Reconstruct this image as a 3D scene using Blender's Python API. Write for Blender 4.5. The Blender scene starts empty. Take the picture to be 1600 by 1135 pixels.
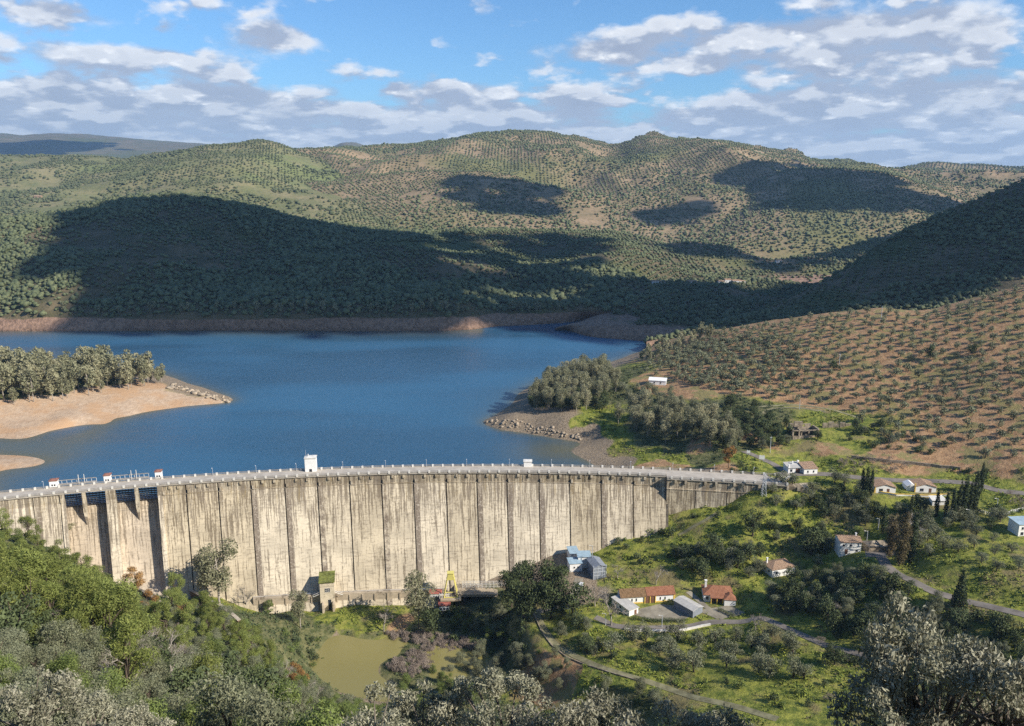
import bpy, math, random
import numpy as np
from mathutils import Vector, Matrix
from mathutils.bvhtree import BVHTree
R = math.radians
random.seed(7); RNG = np.random.default_rng(7)
SC = bpy.context.scene
COL = SC.collection
# ---------------------------------------------------------------- camera
F = 1250.0; CX, CY = 800.0, 567.5; CAMZ = 148.0; PITCH = R(12.95)
cam_d = bpy.data.cameras.new('camera'); cam = bpy.data.objects.new('camera', cam_d); COL.objects.link(cam)
cam.location = (0, 0, CAMZ); cam.rotation_euler = (R(90) - PITCH, 0, 0)
cam_d.sensor_width = 36; cam_d.lens = F / 1600 * 36; cam_d.clip_start = 0.2; cam_d.clip_end = 60000
SC.camera = cam
# ---------------------------------------------------------------- light
SUN_EL, SUN_AZ = R(34), R(118)          # azimuth clockwise from +Y (the view direction)
SUNV = Vector((math.cos(SUN_EL) * math.sin(SUN_AZ), math.cos(SUN_EL) * math.cos(SUN_AZ), math.sin(SUN_EL)))
sd = bpy.data.lights.new('sun', 'SUN'); sun = bpy.data.objects.new('sun', sd); COL.objects.link(sun)
sd.energy = 5.0; sd.angle = R(0.53); sd.color = (1.0, 0.93, 0.82)
sun.rotation_euler = (-SUNV).to_track_quat('-Z', 'Y').to_euler(); sun.location = (200, 0, 400)
SC.view_settings.view_transform = 'Standard'; SC.view_settings.look = 'None'
SC.view_settings.exposure = 0.52; SC.view_settings.gamma = 1.0
try: SC.view_settings.use_curve_mapping = False
except Exception: pass
SC.cycles.use_denoising = False
SC.cycles.max_bounces = 5; SC.cycles.diffuse_bounces = 2; SC.cycles.glossy_bounces = 2
SC.cycles.transmission_bounces = 2; SC.cycles.transparent_max_bounces = 6; SC.cycles.volume_bounces = 0
SC.cycles.sample_clamp_indirect = 4.0

# ---- tiny node helper
class NT:
    def __init__(s, tree): s.t = tree; s.n = tree.nodes; s.l = tree.links
    def add(s, kind, **kw):
        nd = s.n.new(kind)
        for k, v in kw.items():
            if k.startswith('i_'):
                key = k[2:]; key = int(key) if key.isdigit() else key.replace('_', ' ')
                s.put(nd.inputs[key], v)
            else: setattr(nd, k, v)
        return nd
    def put(s, sock, v):
        if isinstance(v, bpy.types.NodeSocket): s.l.new(v, sock)
        elif isinstance(v, bpy.types.Node): s.l.new(v.outputs[0], sock)
        else: sock.default_value = v
    def math(s, op, a, b=None, c=None, clamp=False):
        nd = s.n.new('ShaderNodeMath'); nd.operation = op; nd.use_clamp = clamp
        s.put(nd.inputs[0], a)
        if b is not None: s.put(nd.inputs[1], b)
        if c is not None: s.put(nd.inputs[2], c)
        return nd.outputs[0]
    def mix(s, f, a, b, blend='MIX'):
        nd = s.n.new('ShaderNodeMix'); nd.data_type = 'RGBA'; nd.blend_type = blend
        s.put(nd.inputs[0], f); s.put(nd.inputs[6], a); s.put(nd.inputs[7], b)
        return nd.outputs[2]
    def ramp(s, v, lo, hi, a=0.0, b=1.0, smooth=True):
        nd = s.n.new('ShaderNodeMapRange'); nd.interpolation_type = 'SMOOTHSTEP' if smooth else 'LINEAR'
        s.put(nd.inputs[0], v); nd.inputs[1].default_value = lo; nd.inputs[2].default_value = hi
        nd.inputs[3].default_value = a; nd.inputs[4].default_value = b
        return nd.outputs[0]
    def noise(s, vec, scale, detail=4, rough=0.55, dist=0.0):
        nd = s.n.new('ShaderNodeTexNoise'); s.put(nd.inputs['Vector'], vec)
        nd.inputs['Scale'].default_value = scale; nd.inputs['Detail'].default_value = detail
        nd.inputs['Roughness'].default_value = rough; nd.inputs['Distortion'].default_value = dist
        return nd.outputs[0]
    def vscale(s, vec, sx, sy, sz):
        nd = s.n.new('ShaderNodeVectorMath'); nd.operation = 'MULTIPLY'
        s.put(nd.inputs[0], vec); nd.inputs[1].default_value = (sx, sy, sz); return nd.outputs[0]
    def vadd(s, a, b):
        nd = s.n.new('ShaderNodeVectorMath'); nd.operation = 'ADD'; s.put(nd.inputs[0], a); s.put(nd.inputs[1], b); return nd.outputs[0]

# ---------------------------------------------------------------- sky
W = bpy.data.worlds.new('World'); SC.world = W; W.use_nodes = True
w = NT(W.node_tree)
for nd in list(w.n): w.n.remove(nd)
sky = w.add('ShaderNodeTexSky', sky_type='NISHITA', sun_disc=False, sun_elevation=SUN_EL, sun_rotation=SUN_AZ,
            altitude=400, air_density=1.0, dust_density=0.6, ozone_density=2.5)
tc = w.add('ShaderNodeTexCoord')
sep = w.add('ShaderNodeSeparateXYZ', i_0=tc.outputs['Generated'])
hx, hy, hz = sep.outputs
hyp = w.math('SQRT', w.math('ADD', w.math('MULTIPLY', hx, hx), w.math('MULTIPLY', hy, hy)))
v = w.math('MAXIMUM', w.math('DIVIDE', hz, w.math('MAXIMUM', hyp, 0.001)), 0.0)     # tangent of the elevation
az = w.math('ARCTAN2', hx, hy)
vl = w.math('LOGARITHM', w.math('ADD', v, 0.10), 2.718)
def cloud_noise(dv, scale=1.0, detail=7.0, rough=0.56):
    c = w.add('ShaderNodeCombineXYZ', i_0=w.math('MULTIPLY', az, 9.0 * scale), i_1=w.math('MULTIPLY', w.math('ADD', vl, dv), 4.7 * scale), i_2=3.7)
    nz = w.noise(c.outputs[0], 1.0, detail, rough, 0.0)
    wp = w.noise(w.vadd(c.outputs[0], (9.1, 4.2, 1.7)), 2.2, 3, 0.6); wp2 = w.noise(w.vadd(c.outputs[0], (2.1, 14.2, 6.7)), 2.2, 3, 0.6)
    cc = w.add('ShaderNodeCombineXYZ', i_0=w.math('MULTIPLY', w.math('SUBTRACT', wp, 0.5), 0.9), i_1=w.math('MULTIPLY', w.math('SUBTRACT', wp2, 0.5), 0.9))
    vo = w.add('ShaderNodeTexVoronoi', feature='SMOOTH_F1', i_Vector=w.vadd(c.outputs[0], cc.outputs[0])); vo.inputs['Scale'].default_value = 1.8; vo.inputs['Smoothness'].default_value = 0.35
    puff = w.ramp(vo.outputs['Distance'], 0.0, 0.75, 0.70, 0.28)
    return w.math('ADD', w.math('MULTIPLY', nz, 0.58), w.math('MULTIPLY', puff, 0.42))
def blob(au, av, ru, rv, k):
    a = w.math('DIVIDE', w.math('SUBTRACT', az, au), ru); b = w.math('DIVIDE', w.math('SUBTRACT', v, av), rv)
    d = w.math('ADD', w.math('MULTIPLY', a, a), w.math('MULTIPLY', b, b))
    return w.math('MULTIPLY', w.math('EXPONENT', w.math('MULTIPLY', d, -1.0)), k)
n0 = cloud_noise(0.0)
bias = w.math('ADD', w.math('MULTIPLY', w.ramp(v, 0.05, 0.125, 1.0, 0.0), 0.20), 0.05)
PXB = [(640,35,130,45,-.17),(560,70,90,35,-.10),(720,95,60,30,-.08),(250,22,50,22,-.08),(470,115,50,22,-.08),(980,160,120,16,-.09),(980,15,140,20,-.12),
       (1260,20,70,18,-.07),(1330,95,60,14,-.05),(200,135,60,10,-.05),
       (430,58,75,22,.22),(80,20,110,22,.16),(90,140,60,22,.15),(330,150,120,22,.14),(220,95,170,24,.14),(700,150,100,30,.15),(340,8,50,14,.10),
       (970,78,70,24,.16),(850,90,70,26,.09),(1150,100,130,24,.13),(1200,45,130,26,.14),(1480,40,130,50,.20),(1350,98,80,16,.10),(1450,140,140,26,.12),(900,160,60,20,.13),(1190,175,90,24,.12)]
for (bx, by, rx, ry, k) in PXB:
    _cy = (CY - by) / F; _dx = (bx - CX) / F; _dy = math.cos(PITCH) + _cy * math.sin(PITCH); _dz = -math.sin(PITCH) + _cy * math.cos(PITCH)
    au = math.atan2(_dx, _dy); av = _dz / math.hypot(_dx, _dy)
    bias = w.math('ADD', bias, blob(au, av, rx / 1330.0, ry / 1420.0, k))
def dens(nv): return w.ramp(w.math('ADD', nv, bias), 0.505, 0.635)
cov = w.math('MULTIPLY', dens(n0), w.ramp(v, 0.26, 0.55, 1.0, 0.0))
n_up = cloud_noise(0.075, detail=4.0)
n_small = cloud_noise(0.0, 2.7, 5.0, 0.6)
lit = w.ramp(w.math('ADD', w.math('SUBTRACT', n0, n_up), w.math('MULTIPLY', w.math('SUBTRACT', n_small, 0.5), 0.28)), -0.055, 0.075)
thick = w.ramp(w.math('ADD', n0, bias), 0.58, 0.78)
ccol = w.mix(lit, (0.35, 0.40, 0.50, 1), (0.72, 0.74, 0.77, 1))
ccol = w.mix(w.math('MULTIPLY', thick, w.math('SUBTRACT', 0.75, w.math('MULTIPLY', lit, 0.45))), ccol, (0.29, 0.33, 0.42, 1))
bright = w.math('MULTIPLY', w.ramp(lit, 0.72, 1.0), w.ramp(n_small, 0.50, 0.66))
ccol = w.mix(w.math('MULTIPLY', bright, 0.7), ccol, (0.92, 0.92, 0.91, 1))
lowhaze = w.ramp(v, 0.0, 0.12, 0.35, 0.0)
ccol = w.mix(lowhaze, ccol, (0.42, 0.53, 0.68, 1))
skyc = w.mix(1.0, sky.outputs[0], (0.80, 1.16, 1.46, 1), 'MULTIPLY')
skys = w.mix(1.0, skyc, (0.085, 0.085, 0.085, 1), 'MULTIPLY')
col = w.mix(w.math('MULTIPLY', cov, 0.93), skys, ccol)
col = w.mix(w.ramp(hz, -0.02, 0.0, 1.0, 0.0), col, (0.12, 0.14, 0.13, 1))
bg = w.add('ShaderNodeBackground', i_Color=col); bg.inputs['Strength'].default_value = 0.90
out = w.add('ShaderNodeOutputWorld', i_Surface=bg)

# ---------------------------------------------------------------- pixel helpers (give metres from positions measured in the photograph)
cp, sp_ = math.cos(PITCH), math.sin(PITCH)
def ray(px, py):
    cx, cy = (px - CX) / F, -(py - CY) / F
    return np.array([cx, cp + cy * sp_, -sp_ + cy * cp])
def Wz(px, py, z):
    d = ray(px, py); t = (z - CAMZ) / d[2]; return np.array([d[0] * t, d[1] * t, z])
def Wd(px, py, D):
    d = ray(px, py); t = D / d[1]; return np.array([d[0] * t, D, CAMZ + d[2] * t])
def proj(x, y, z):
    dz = z - CAMZ; fwd = y * cp - dz * sp_; up = y * sp_ + dz * cp
    return CX + F * x / fwd, CY - F * up / fwd

# ---------------------------------------------------------------- generic helpers
def hash2(ix, iy, s):
    h = (ix.astype(np.int64) * 374761393 + iy.astype(np.int64) * 668265263 + s * 982451653) & 0xFFFFFFFF
    h = ((h ^ (h >> 13)) * 1274126177) & 0xFFFFFFFF
    return ((h ^ (h >> 16)) & 0xFFFF) / 65535.0
def vnoise(x, y, s=0):
    ix, iy = np.floor(x), np.floor(y); fx, fy = x - ix, y - iy
    fx = fx * fx * (3 - 2 * fx); fy = fy * fy * (3 - 2 * fy)
    a = hash2(ix, iy, s); b = hash2(ix + 1, iy, s); c = hash2(ix, iy + 1, s); d = hash2(ix + 1, iy + 1, s)
    return a + (b - a) * fx + (c - a) * fy + (a - b - c + d) * fx * fy
def fbm(x, y, sc, octv=4, s=0, gain=0.5):
    x = np.asarray(x, float) / sc; y = np.asarray(y, float) / sc; r = 0; amp = 1; tot = 0
    for i in range(octv):
        r = r + amp * (vnoise(x, y, s + i * 17) * 2 - 1); tot += amp; amp *= gain; x = x * 2.03 + 11.3; y = y * 2.03 + 7.7
    return r / tot
def mesh_np(name, V, Fq, mats=(), midx=None, smooth=False):
    """V (n,3), Fq (m,k) all faces of k corners"""
    me = bpy.data.meshes.new(name); V = np.ascontiguousarray(V, np.float32); Fq = np.ascontiguousarray(Fq, np.int32)
    m, k = Fq.shape
    me.vertices.add(len(V)); me.vertices.foreach_set('co', V.ravel())
    me.loops.add(m * k); me.loops.foreach_set('vertex_index', Fq.ravel())
    me.polygons.add(m); me.polygons.foreach_set('loop_start', np.arange(0, m * k, k, dtype=np.int32))
    me.polygons.foreach_set('loop_total', np.full(m, k, np.int32))
    if smooth: me.polygons.foreach_set('use_smooth', np.ones(m, bool))
    for mt in mats: me.materials.append(mt)
    if midx is not None: me.polygons.foreach_set('material_index', np.ascontiguousarray(midx, np.int32))
    me.update(calc_edges=True); return me
def attr(me, name, vals):
    a = me.color_attributes.new(name, 'FLOAT_COLOR', 'POINT'); vals = np.asarray(vals, np.float32)
    if vals.shape[1] == 3: vals = np.hstack([vals, np.ones((len(vals), 1), np.float32)])
    a.data.foreach_set('color', vals.ravel())
def link(name, me, parent=None):
    o = bpy.data.objects.new(name, me); COL.objects.link(o)
    if parent is not None: o.parent = parent
    return o
def tag(o, label=None, cat=None, group=None, kind=None):
    if label: o['label'] = label
    if cat: o['category'] = cat
    if group: o['group'] = group
    if kind: o['kind'] = kind
    return o
def empty(name, loc, rz=0, label=None, cat=None, group=None):
    o = bpy.data.objects.new(name, None); o.empty_display_size = 0.5; COL.objects.link(o)
    o.location = loc; o.rotation_euler = (0, 0, rz); return tag(o, label, cat, group)
def copy_tree(o, loc, rz=0, s=1.0, label=None, group=None, cat=None):
    c = o.copy(); COL.objects.link(c); c.location = loc; c.rotation_euler = (0, 0, rz)
    c.scale = (s, s, s) if not isinstance(s, tuple) else s
    if label: c['label'] = label
    if group: c['group'] = group
    if cat: c['category'] = cat
    for ch in CHILD.get(o.name, []):
        d = ch.copy(); COL.objects.link(d); d.parent = c
    return c
CHILD = {}
class MB:
    def __init__(s): s.v = []; s.f = []; s.m = []
    def quad(s, a, b, c, d, m=0):
        n = len(s.v); s.v += [tuple(a), tuple(b), tuple(c), tuple(d)]; s.f.append((n, n+1, n+2, n+3)); s.m.append(m)
    def poly(s, pts, m=0):
        n = len(s.v); s.v += [tuple(p) for p in pts]; s.f.append(tuple(range(n, n + len(pts)))); s.m.append(m)
    def hexa(s, b, t, m=0):
        """b, t: four bottom and four top corners"""
        n = len(s.v); s.v += [tuple(p) for p in b] + [tuple(p) for p in t]
        for f in ((3,2,1,0), (4,5,6,7), (0,1,5,4), (1,2,6,5), (2,3,7,6), (3,0,4,7)): s.f.append(tuple(n + i for i in f)); s.m.append(m)
    def box(s, c, d, rz=0, m=0):
        hx, hy, hz = d[0]/2, d[1]/2, d[2]/2; ca, sa = math.cos(rz), math.sin(rz)
        q = [(-hx,-hy), (hx,-hy), (hx,hy), (-hx,hy)]; q = [(c[0]+x*ca-y*sa, c[1]+x*sa+y*ca) for x, y in q]
        s.hexa([(x, y, c[2]-hz) for x, y in q], [(x, y, c[2]+hz) for x, y in q], m)
    def tube(s, pts, rads, seg=6, m=0):
        pts = [Vector(p) for p in pts]; n0 = len(s.v); up = Vector((0.13, 0.21, 1)).normalized()
        for i, p in enumerate(pts):
            d = (pts[min(i+1, len(pts)-1)] - pts[max(i-1, 0)]).normalized()
            a = d.cross(up if abs(d.dot(up)) < .95 else Vector((1, 0, 0))).normalized(); b = d.cross(a)
            for k in range(seg):
                t = 2*math.pi*k/seg; s.v.append(tuple(p + (a*math.cos(t) + b*math.sin(t)) * rads[i]))
        for i in range(len(pts)-1):
            for k in range(seg):
                s.f.append((n0+i*seg+k, n0+i*seg+(k+1)%seg, n0+(i+1)*seg+(k+1)%seg, n0+(i+1)*seg+k)); s.m.append(m)
        s.f.append(tuple(n0 + (len(pts)-1)*seg + k for k in range(seg))); s.m.append(m)
        s.f.append(tuple(n0 + k for k in reversed(range(seg)))); s.m.append(m)
    def mesh(s, name, mats, smooth=False):
        me = bpy.data.meshes.new(name); me.from_pydata(s.v, [], s.f)
        for mt in (mats if isinstance(mats, (list, tuple)) else [mats]): me.materials.append(mt)
        me.polygons.foreach_set('material_index', s.m)
        if smooth: me.polygons.foreach_set('use_smooth', [True] * len(s.f))
        me.update(); return me
    def build(s, name, mats, parent=None, smooth=False): return link(name, s.mesh(name, mats, smooth), parent)
    def pieces(s):
        """one MB for each connected piece"""
        par = list(range(len(s.v)))
        def fd(i):
            while par[i] != i: par[i] = par[par[i]]; i = par[i]
            return i
        for f in s.f:
            for k in f[1:]: par[fd(k)] = fd(f[0])
        out = {}
        for f, m in zip(s.f, s.m):
            r = fd(f[0]); o = out.setdefault(r, (MB(), {}))
            q = []
            for k in f:
                if k not in o[1]: o[1][k] = len(o[0].v); o[0].v.append(s.v[k])
                q.append(o[1][k])
            o[0].f.append(tuple(q)); o[0].m.append(m)
        return [o[0] for o in out.values()]
    def build_each(s, name, mats, parent=None):
        return [p.build(name, mats, parent) for p in s.pieces()]

# ---------------------------------------------------------------- materials
def mat(name, rough=0.9):
    m = bpy.data.materials.new(name); m.use_nodes = True; n = NT(m.node_tree)
    b = m.node_tree.nodes['Principled BSDF']; b.inputs['Roughness'].default_value = rough
    try: b.inputs['Specular IOR Level'].default_value = 0.25
    except Exception: pass
    return m, n, b
def plain(name, c, rough=0.8, var=0.15, scale=0.8, metal=0.0):
    m, n, b = mat(name, rough); g = n.add('ShaderNodeTexCoord')
    nz = n.noise(g.outputs['Object'], scale, 6, 0.65)
    lo = tuple(x * (1 - var) for x in c) + (1,); hi = tuple(min(1, x * (1 + var)) for x in c) + (1,)
    n.put(b.inputs['Base Color'], n.mix(n.ramp(nz, 0.35, 0.65), lo, hi)); b.inputs['Metallic'].default_value = metal
    return m
def foliage(name, c1, c2, c3=None, rough=0.75, transl=0.0, island=True):
    """leaf colours vary from leaf to leaf, in clumps and from tree to tree"""
    m, n, b = mat(name, rough)
    g = n.add('ShaderNodeNewGeometry'); oi = n.add('ShaderNodeObjectInfo'); tcn = n.add('ShaderNodeTexCoord')
    r = g.outputs['Random Per Island']
    nz = n.noise(tcn.outputs['Object'], 0.7, 2, 0.5)
    f = n.math('ADD', n.math('MULTIPLY', r, 0.55), n.math('MULTIPLY', n.ramp(nz, 0.35, 0.65), 0.45))
    c = n.mix(f, c1 + (1,), c2 + (1,))
    if c3: c = n.mix(n.math('MULTIPLY', n.ramp(oi.outputs['Random'], 0.3, 1.0), 0.6), c, c3 + (1,))
    hs = n.add('ShaderNodeHueSaturation', i_Color=c); n.put(hs.inputs['Value'], n.ramp(oi.outputs['Random'], 0, 1, 0.8, 1.2, False))
    n.put(b.inputs['Base Color'], hs.outputs[0])
    if transl:
        tr = n.add('ShaderNodeBsdfTranslucent', i_Color=hs.outputs[0]); mx = n.add('ShaderNodeMixShader', i_0=transl)
        n.l.new(b.outputs[0], mx.inputs[1]); n.l.new(tr.outputs[0], mx.inputs[2])
        n.l.new(mx.outputs[0], m.node_tree.nodes['Material Output'].inputs[0])
    return m
# ================================================================ the land near the dam: one height field
# ---- the crest of the dam: an arc through three measured points
CREST = 12.0
A_, B_, C_ = Wz(0, 777, 13)[:2], Wz(700, 735, 13)[:2], Wz(1215, 750, 13)[:2]
def circle(a, b, c):
    ax, ay = a; bx, by = b; cx_, cy_ = c
    d = 2 * (ax*(by-cy_) + bx*(cy_-ay) + cx_*(ay-by))
    ux = ((ax*ax+ay*ay)*(by-cy_) + (bx*bx+by*by)*(cy_-ay) + (cx_*cx_+cy_*cy_)*(ay-by)) / d
    uy = ((ax*ax+ay*ay)*(cx_-bx) + (bx*bx+by*by)*(ax-cx_) + (cx_*cx_+cy_*cy_)*(bx-ax)) / d
    return np.array([ux, uy]), math.hypot(ax-ux, ay-uy)
CC, CR = circle(A_, B_, C_)
TH = lambda p: math.atan2(p[0]-CC[0], p[1]-CC[1])
def crest(s):
    """s metres along the downstream edge, 0 above px 0"""
    t = TH(A_) + s / CR; return np.array([CC[0] + CR*math.sin(t), CC[1] + CR*math.cos(t)])
FOC = np.array([20.0, -80.0])
def ddir(s):
    d = FOC - crest(s); return d / np.linalg.norm(d)
def tang(s):
    t = TH(A_) + s / CR; return np.array([math.cos(t), -math.sin(t)])
SLEN = (TH(C_) - TH(A_)) * CR
SL = 0.70
def run(z): return 0.3 + SL * max(0.0, 7.0 - z)
def dpt(s, o, z):
    p = crest(s) + ddir(s) * o; return (p[0], p[1], z)
_ss = np.linspace(-40, SLEN + 30, 600); _sp = [proj(*crest(s), CREST)[0] for s in _ss]
def s_at(px, z=9.0):
    return float(np.interp(px, [proj(*crest(s), z)[0] for s in _ss], _ss))
def Wdam(px, py, o=0.0):
    """where the ray meets the downstream face"""
    d = ray(px, py); best = None
    for t in np.linspace(150, 460, 1500):
        p = np.array([0, 0, CAMZ]) + d * t
        s = (math.atan2(p[0]-CC[0], p[1]-CC[1]) - TH(A_)) * CR
        q = crest(s); r = math.hypot(p[0]-CC[0], p[1]-CC[1])
        if CR - r < run(p[2]) + o: return p
    return p
print('crest', A_, B_, C_, 'R', CR, 'len', SLEN)

G_, S_, D_, K_, U_ = 0, 1, 2, 3, 4      # grass, red soil, pale sand, brown pebbly bank, dark undergrowth
PZ = []                                   # (x, y, z, class)
def pz(z, cls, *pts):
    for (px, py) in pts: q = Wz(px, py, z); PZ.append((q[0], q[1], q[2], cls))
def p3(cls, *pts):
    for (px, py, z) in pts: q = Wz(px, py, z); PZ.append((q[0], q[1], q[2], cls))
def pd(cls, *pts):
    for (px, py, D) in pts: q = Wd(px, py, D); PZ.append((q[0], q[1], q[2], cls))
def pw(cls, *pts):
    for p in pts: PZ.append((p[0], p[1], p[2], cls))
# left peninsula
pz(0.0, D_, (0,684),(60,680),(120,672),(172,660),(178,652),(210,647),(240,642),(270,638),(300,634),(335,631))
pz(0.0, K_, (362,628),(364,624),(342,615),(318,606),(295,600),(262,588),(200,576),(120,566),(40,560),(-80,556),(-200,560))
p3(D_, (60,668,2.0),(110,663,2.0),(20,674,1.8),(150,656,1.6),(200,643,2.0),(0,662,3.5),(80,655,3.5),(150,645,3),(220,632,3),(280,622,3),(330,622,2.5))
p3(K_, (300,612,4),(340,620,2.2),(270,603,5.5))
p3(D_, (0,640,8),(60,634,8),(130,620,8),(200,608,8.5),(250,602,7))
p3(U_, (0,610,14),(80,605,13),(160,596,10),(-100,620,16),(-200,640,20),(-200,590,20))
p3(D_, (-80,700,0),(-80,670,6),(-200,720,0),(-200,690,8))
# the small spit by the dam
pz(0.0, D_, (0,711),(35,713),(60,718),(71,723),(60,727),(30,731),(0,735)); p3(D_, (0,723,1.6),(35,722,1.1),(-60,722,4),(-120,722,8),(-120,745,6))
# bed of the reservoir
pz(-12.0, K_, (420,560),(560,560),(700,560),(430,620),(560,600),(560,650),(650,620),(330,680),(450,680),(250,700),(600,700),(700,700),(780,600),(120,700),(880,545),(300,560))
pz(-5, K_, (390,632),(210,695),(720,662),(780,690),(850,700),(160,740))
pw(K_, (-40,745,-12),(-300,740,-10),(-480,745,-10),(120,745,-8),(60,700,-12))
for px in (150, 300, 420, 540, 660, 780, 860): q = crest(s_at(px)) - ddir(s_at(px)) * 22; pw(K_, (q[0], q[1], -14))
q = crest(s_at(925)) - ddir(s_at(925)) * 12; pw(K_, (q[0], q[1], -3))
# right point and the cove behind the dam
pz(0.0, K_, (755,662),(775,669),(800,674),(850,682),(885,687),(912,690),(902,697),(890,704),(905,714),(922,724),(936,733))
pz(0.0, K_, (770,652),(788,640),(802,630),(815,612),(845,597),(885,583),(930,571),(975,559),(1010,547))
p3(K_, (785,660,3.5),(810,655,5.5),(830,650,6.5),(850,668,4),(880,672,4.5),(910,685,2))
p3(G_, (905,665,7),(945,668,8),(960,648,10)); p3(U_, (850,630,10),(900,618,12),(860,608,10),(930,595,12),(960,620,12),(1000,640,14))
p3(K_, (930,700,2),(980,722,3),(960,728,2.6)); p3(G_, (965,702,4),(1010,712,6),(1060,718,8.3)); p3(S_, (1000,734,5),(1030,725,7)); p3(U_, (1020,690,8),(1060,705,8.5),(1100,715,9.5)); p3(S_, (1060,733,8.5),(1120,737,11))
p3(U_, (1040,660,13),(1090,670,14.5),(1140,690,14.5),(1150,650,18)); p3(S_, (1027,600,17.5),(1100,600,22))
# olive hill
p3(S_, (1000,560,8)); pd(S_, (1040,533,662),(1110,518,640),(1200,503,620),(1300,489,592),(1380,481,572),(1440,487,562),(1500,471,556),(1600,444,546),(1760,398,540),(1900,372,535))
for (px, py, D) in ((1040,533,662),(1110,518,640),(1200,503,620),(1300,489,592),(1380,481,572),(1440,487,562),(1500,471,556),(1600,444,546),(1760,398,540)):
    q = Wd(px, py, D); pw(U_, (q[0]*1.06+6, q[1]+45, max(6, q[2]-20)), (q[0]*1.14+12, q[1]+110, max(3, q[2]-50)))
p3(S_, (1100,690,15.5),(1200,690,15.5),(1300,700,16),(1400,712,17),(1500,722,18),(1600,730,21),(1760,740,25),(1300,600,28.5),(1450,600,34),(1600,600,42),(1750,600,46),(1200,600,25))
p3(G_, (1230,690,15.5),(1290,685,16.5),(1330,700,15.6),(1180,712,13.5))
# road level, then the slopes below
p3(G_, (1190,737,12.2),(1220,735,12.2),(1256,732,12.3),(1300,740,12.4),(1383,770,11.6),(1437,771,11.6),(1500,755,14),(1600,765,15),(1560,815,11),(1600,830,10),(1760,830,14),(1340,755,12.2),(1480,792,10.5),(1180,722,13.0))
p3(G_, (1222,760,10.2),(1195,772,8),(1150,785,3.5),(1120,800,-1),(1090,803,-2),(1200,805,1.5),(1260,790,5),(1320,790,6.5),(1300,825,-0.5),(1270,850,-5),(1328,868,-4.5),(1225,903,-11.5),(1150,870,-9),(1090,850,-9.5),(1170,835,-4))
for (px, py) in ((1200,762),(1140,777),(1090,797),(1046,824),(1020,838),(950,850),(925,868)): q = Wdam(px, py); pw(G_, q)
p3(G_, (1050,870,-13.5),(980,872,-17),(945,902,-19.5),(1010,912,-18),(1080,900,-15))
p3(K_, (905,897,-20),(930,905,-20.2),(880,880,-20.5),(900,930,-21))
for (px, py) in ((880,864),(840,878),(800,895),(760,905)): q = Wdam(px, py); pw(K_, q)
for (px, py) in ((700,918),(600,922),(500,932),(420,935)): q = Wdam(px, py); pw(G_, (q[0], q[1]-5, -40.0))
q = Wdam(330, 930); pw(G_, (q[0], q[1]-3, -31))
p3(G_, (1010,950,-20),(1060,955,-20),(985,972,-20.5),(1120,950,-18.5),(1100,975,-20.5),(1160,965,-17.5),(850,950,-24),(960,988,-21.5),(1060,988,-21),(1200,962,-14.5),(1330,945,-6),(1410,900,2.2),(1420,860,3),(1370,870,0),(1500,880,8),(1600,900,9.5),(1600,966,4.5),(1500,938,2.2),(1440,922,2.2),(1500,1000,-3),(1600,1020,-1),(1400,990,-5),(1300,1010,-9),(1240,992,-12),(1450,830,5.5),(1520,850,8))
p3(G_, (835,958,-24.6),(870,1010,-23.5),(930,1042,-21),(1000,1062,-18.2),(1100,1090,-14),(1200,1117,-10.5),(1100,1020,-18.5),(950,1010,-23),(1050,1030,-19.5),(1200,1050,-13),(1300,1060,-9),(1300,1100,-9))
p3(S_, (885,1062,-29),(850,1050,-32)); p3(U_, (800,1010,-37),(760,960,-36),(820,960,-30),(760,930,-34),(780,985,-37))
# the river below the dam
p3(K_, (530,1000,-42.6),(560,1020,-42.6),(570,1055,-42.6),(620,1000,-42.4),(520,1020,-42.4),(685,1025,-42.4),(700,1018,-42.3),(740,1050,-42.2),(575,1090,-42.4))
p3(U_, (540,985,-39.4),(600,985,-39.6),(650,992,-39.6),(700,985,-38.5),(740,1000,-38.5),(640,1020,-40.2),(620,1045,-40.1),(665,1010,-40.2),(500,990,-39.0),(490,1010,-39.4),(460,960,-36.0),(480,1070,-39.0),(680,1060,-39.8),(600,1110,-40.0),(780,1045,-38.0))
p3(G_, (540,968,-38.2),(600,970,-38.4),(500,962,-37.8)); p3(S_, (620,975,-38.3),(605,982,-38.6))
p3(U_, (420,960,-33),(330,950,-31),(300,920,-35.0),(260,925,-35.0))
q = Wdam(230, 915, -3); pw(K_, (q[0], q[1]-6, q[2]-1.5)); q = Wdam(190, 900, -3); pw(K_, (q[0], q[1]-6, q[2]-1))
# left hillside
pd(U_, (-100,1000,100),(20,1010,112),(110,1030,125),(200,1000,170),(300,1050,165),(400,1050,192),(350,1000,218),(250,960,238),(150,915,262),(40,880,270),(0,830,298),(-60,800,318),(450,1000,258),(480,1085,240),(300,940,275),(200,930,282),(120,895,285),(60,850,300),(-150,800,320),(-200,900,200))
q = crest(-30); pw(U_, (q[0], q[1], 12.5), (q[0]-30, q[1]-12, 16), (q[0]-40, q[1]+30, 14), (q[0]-10, q[1]+18, 6)); q = crest(8); pw(U_, (q[0]+4, q[1]-16, -7))
pw(U_, (0,2,146.3),(30,2,146),(-30,2,146.5),(120,0,140),(-120,0,150),(0,30,119),(-28,30,121),(28,30,119),(0,60,94),(45,60,93),(-45,60,100),(0,120,46),(70,120,44),(-60,120,62),(140,120,46),
   (0,180,0),(90,180,0),(0,232,-29),(120,200,-4),(200,180,14),(190,90,80),(60,215,-14),(40,235,-26),(230,230,14),(260,300,22),(300,200,40),(-200,120,95),(-330,200,110),(-400,330,60),(-480,480,40),(-420,400,30),(420,380,45),(520,480,105),(560,300,90),(560,600,60),(560,740,30),(-300,260,60))
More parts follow.
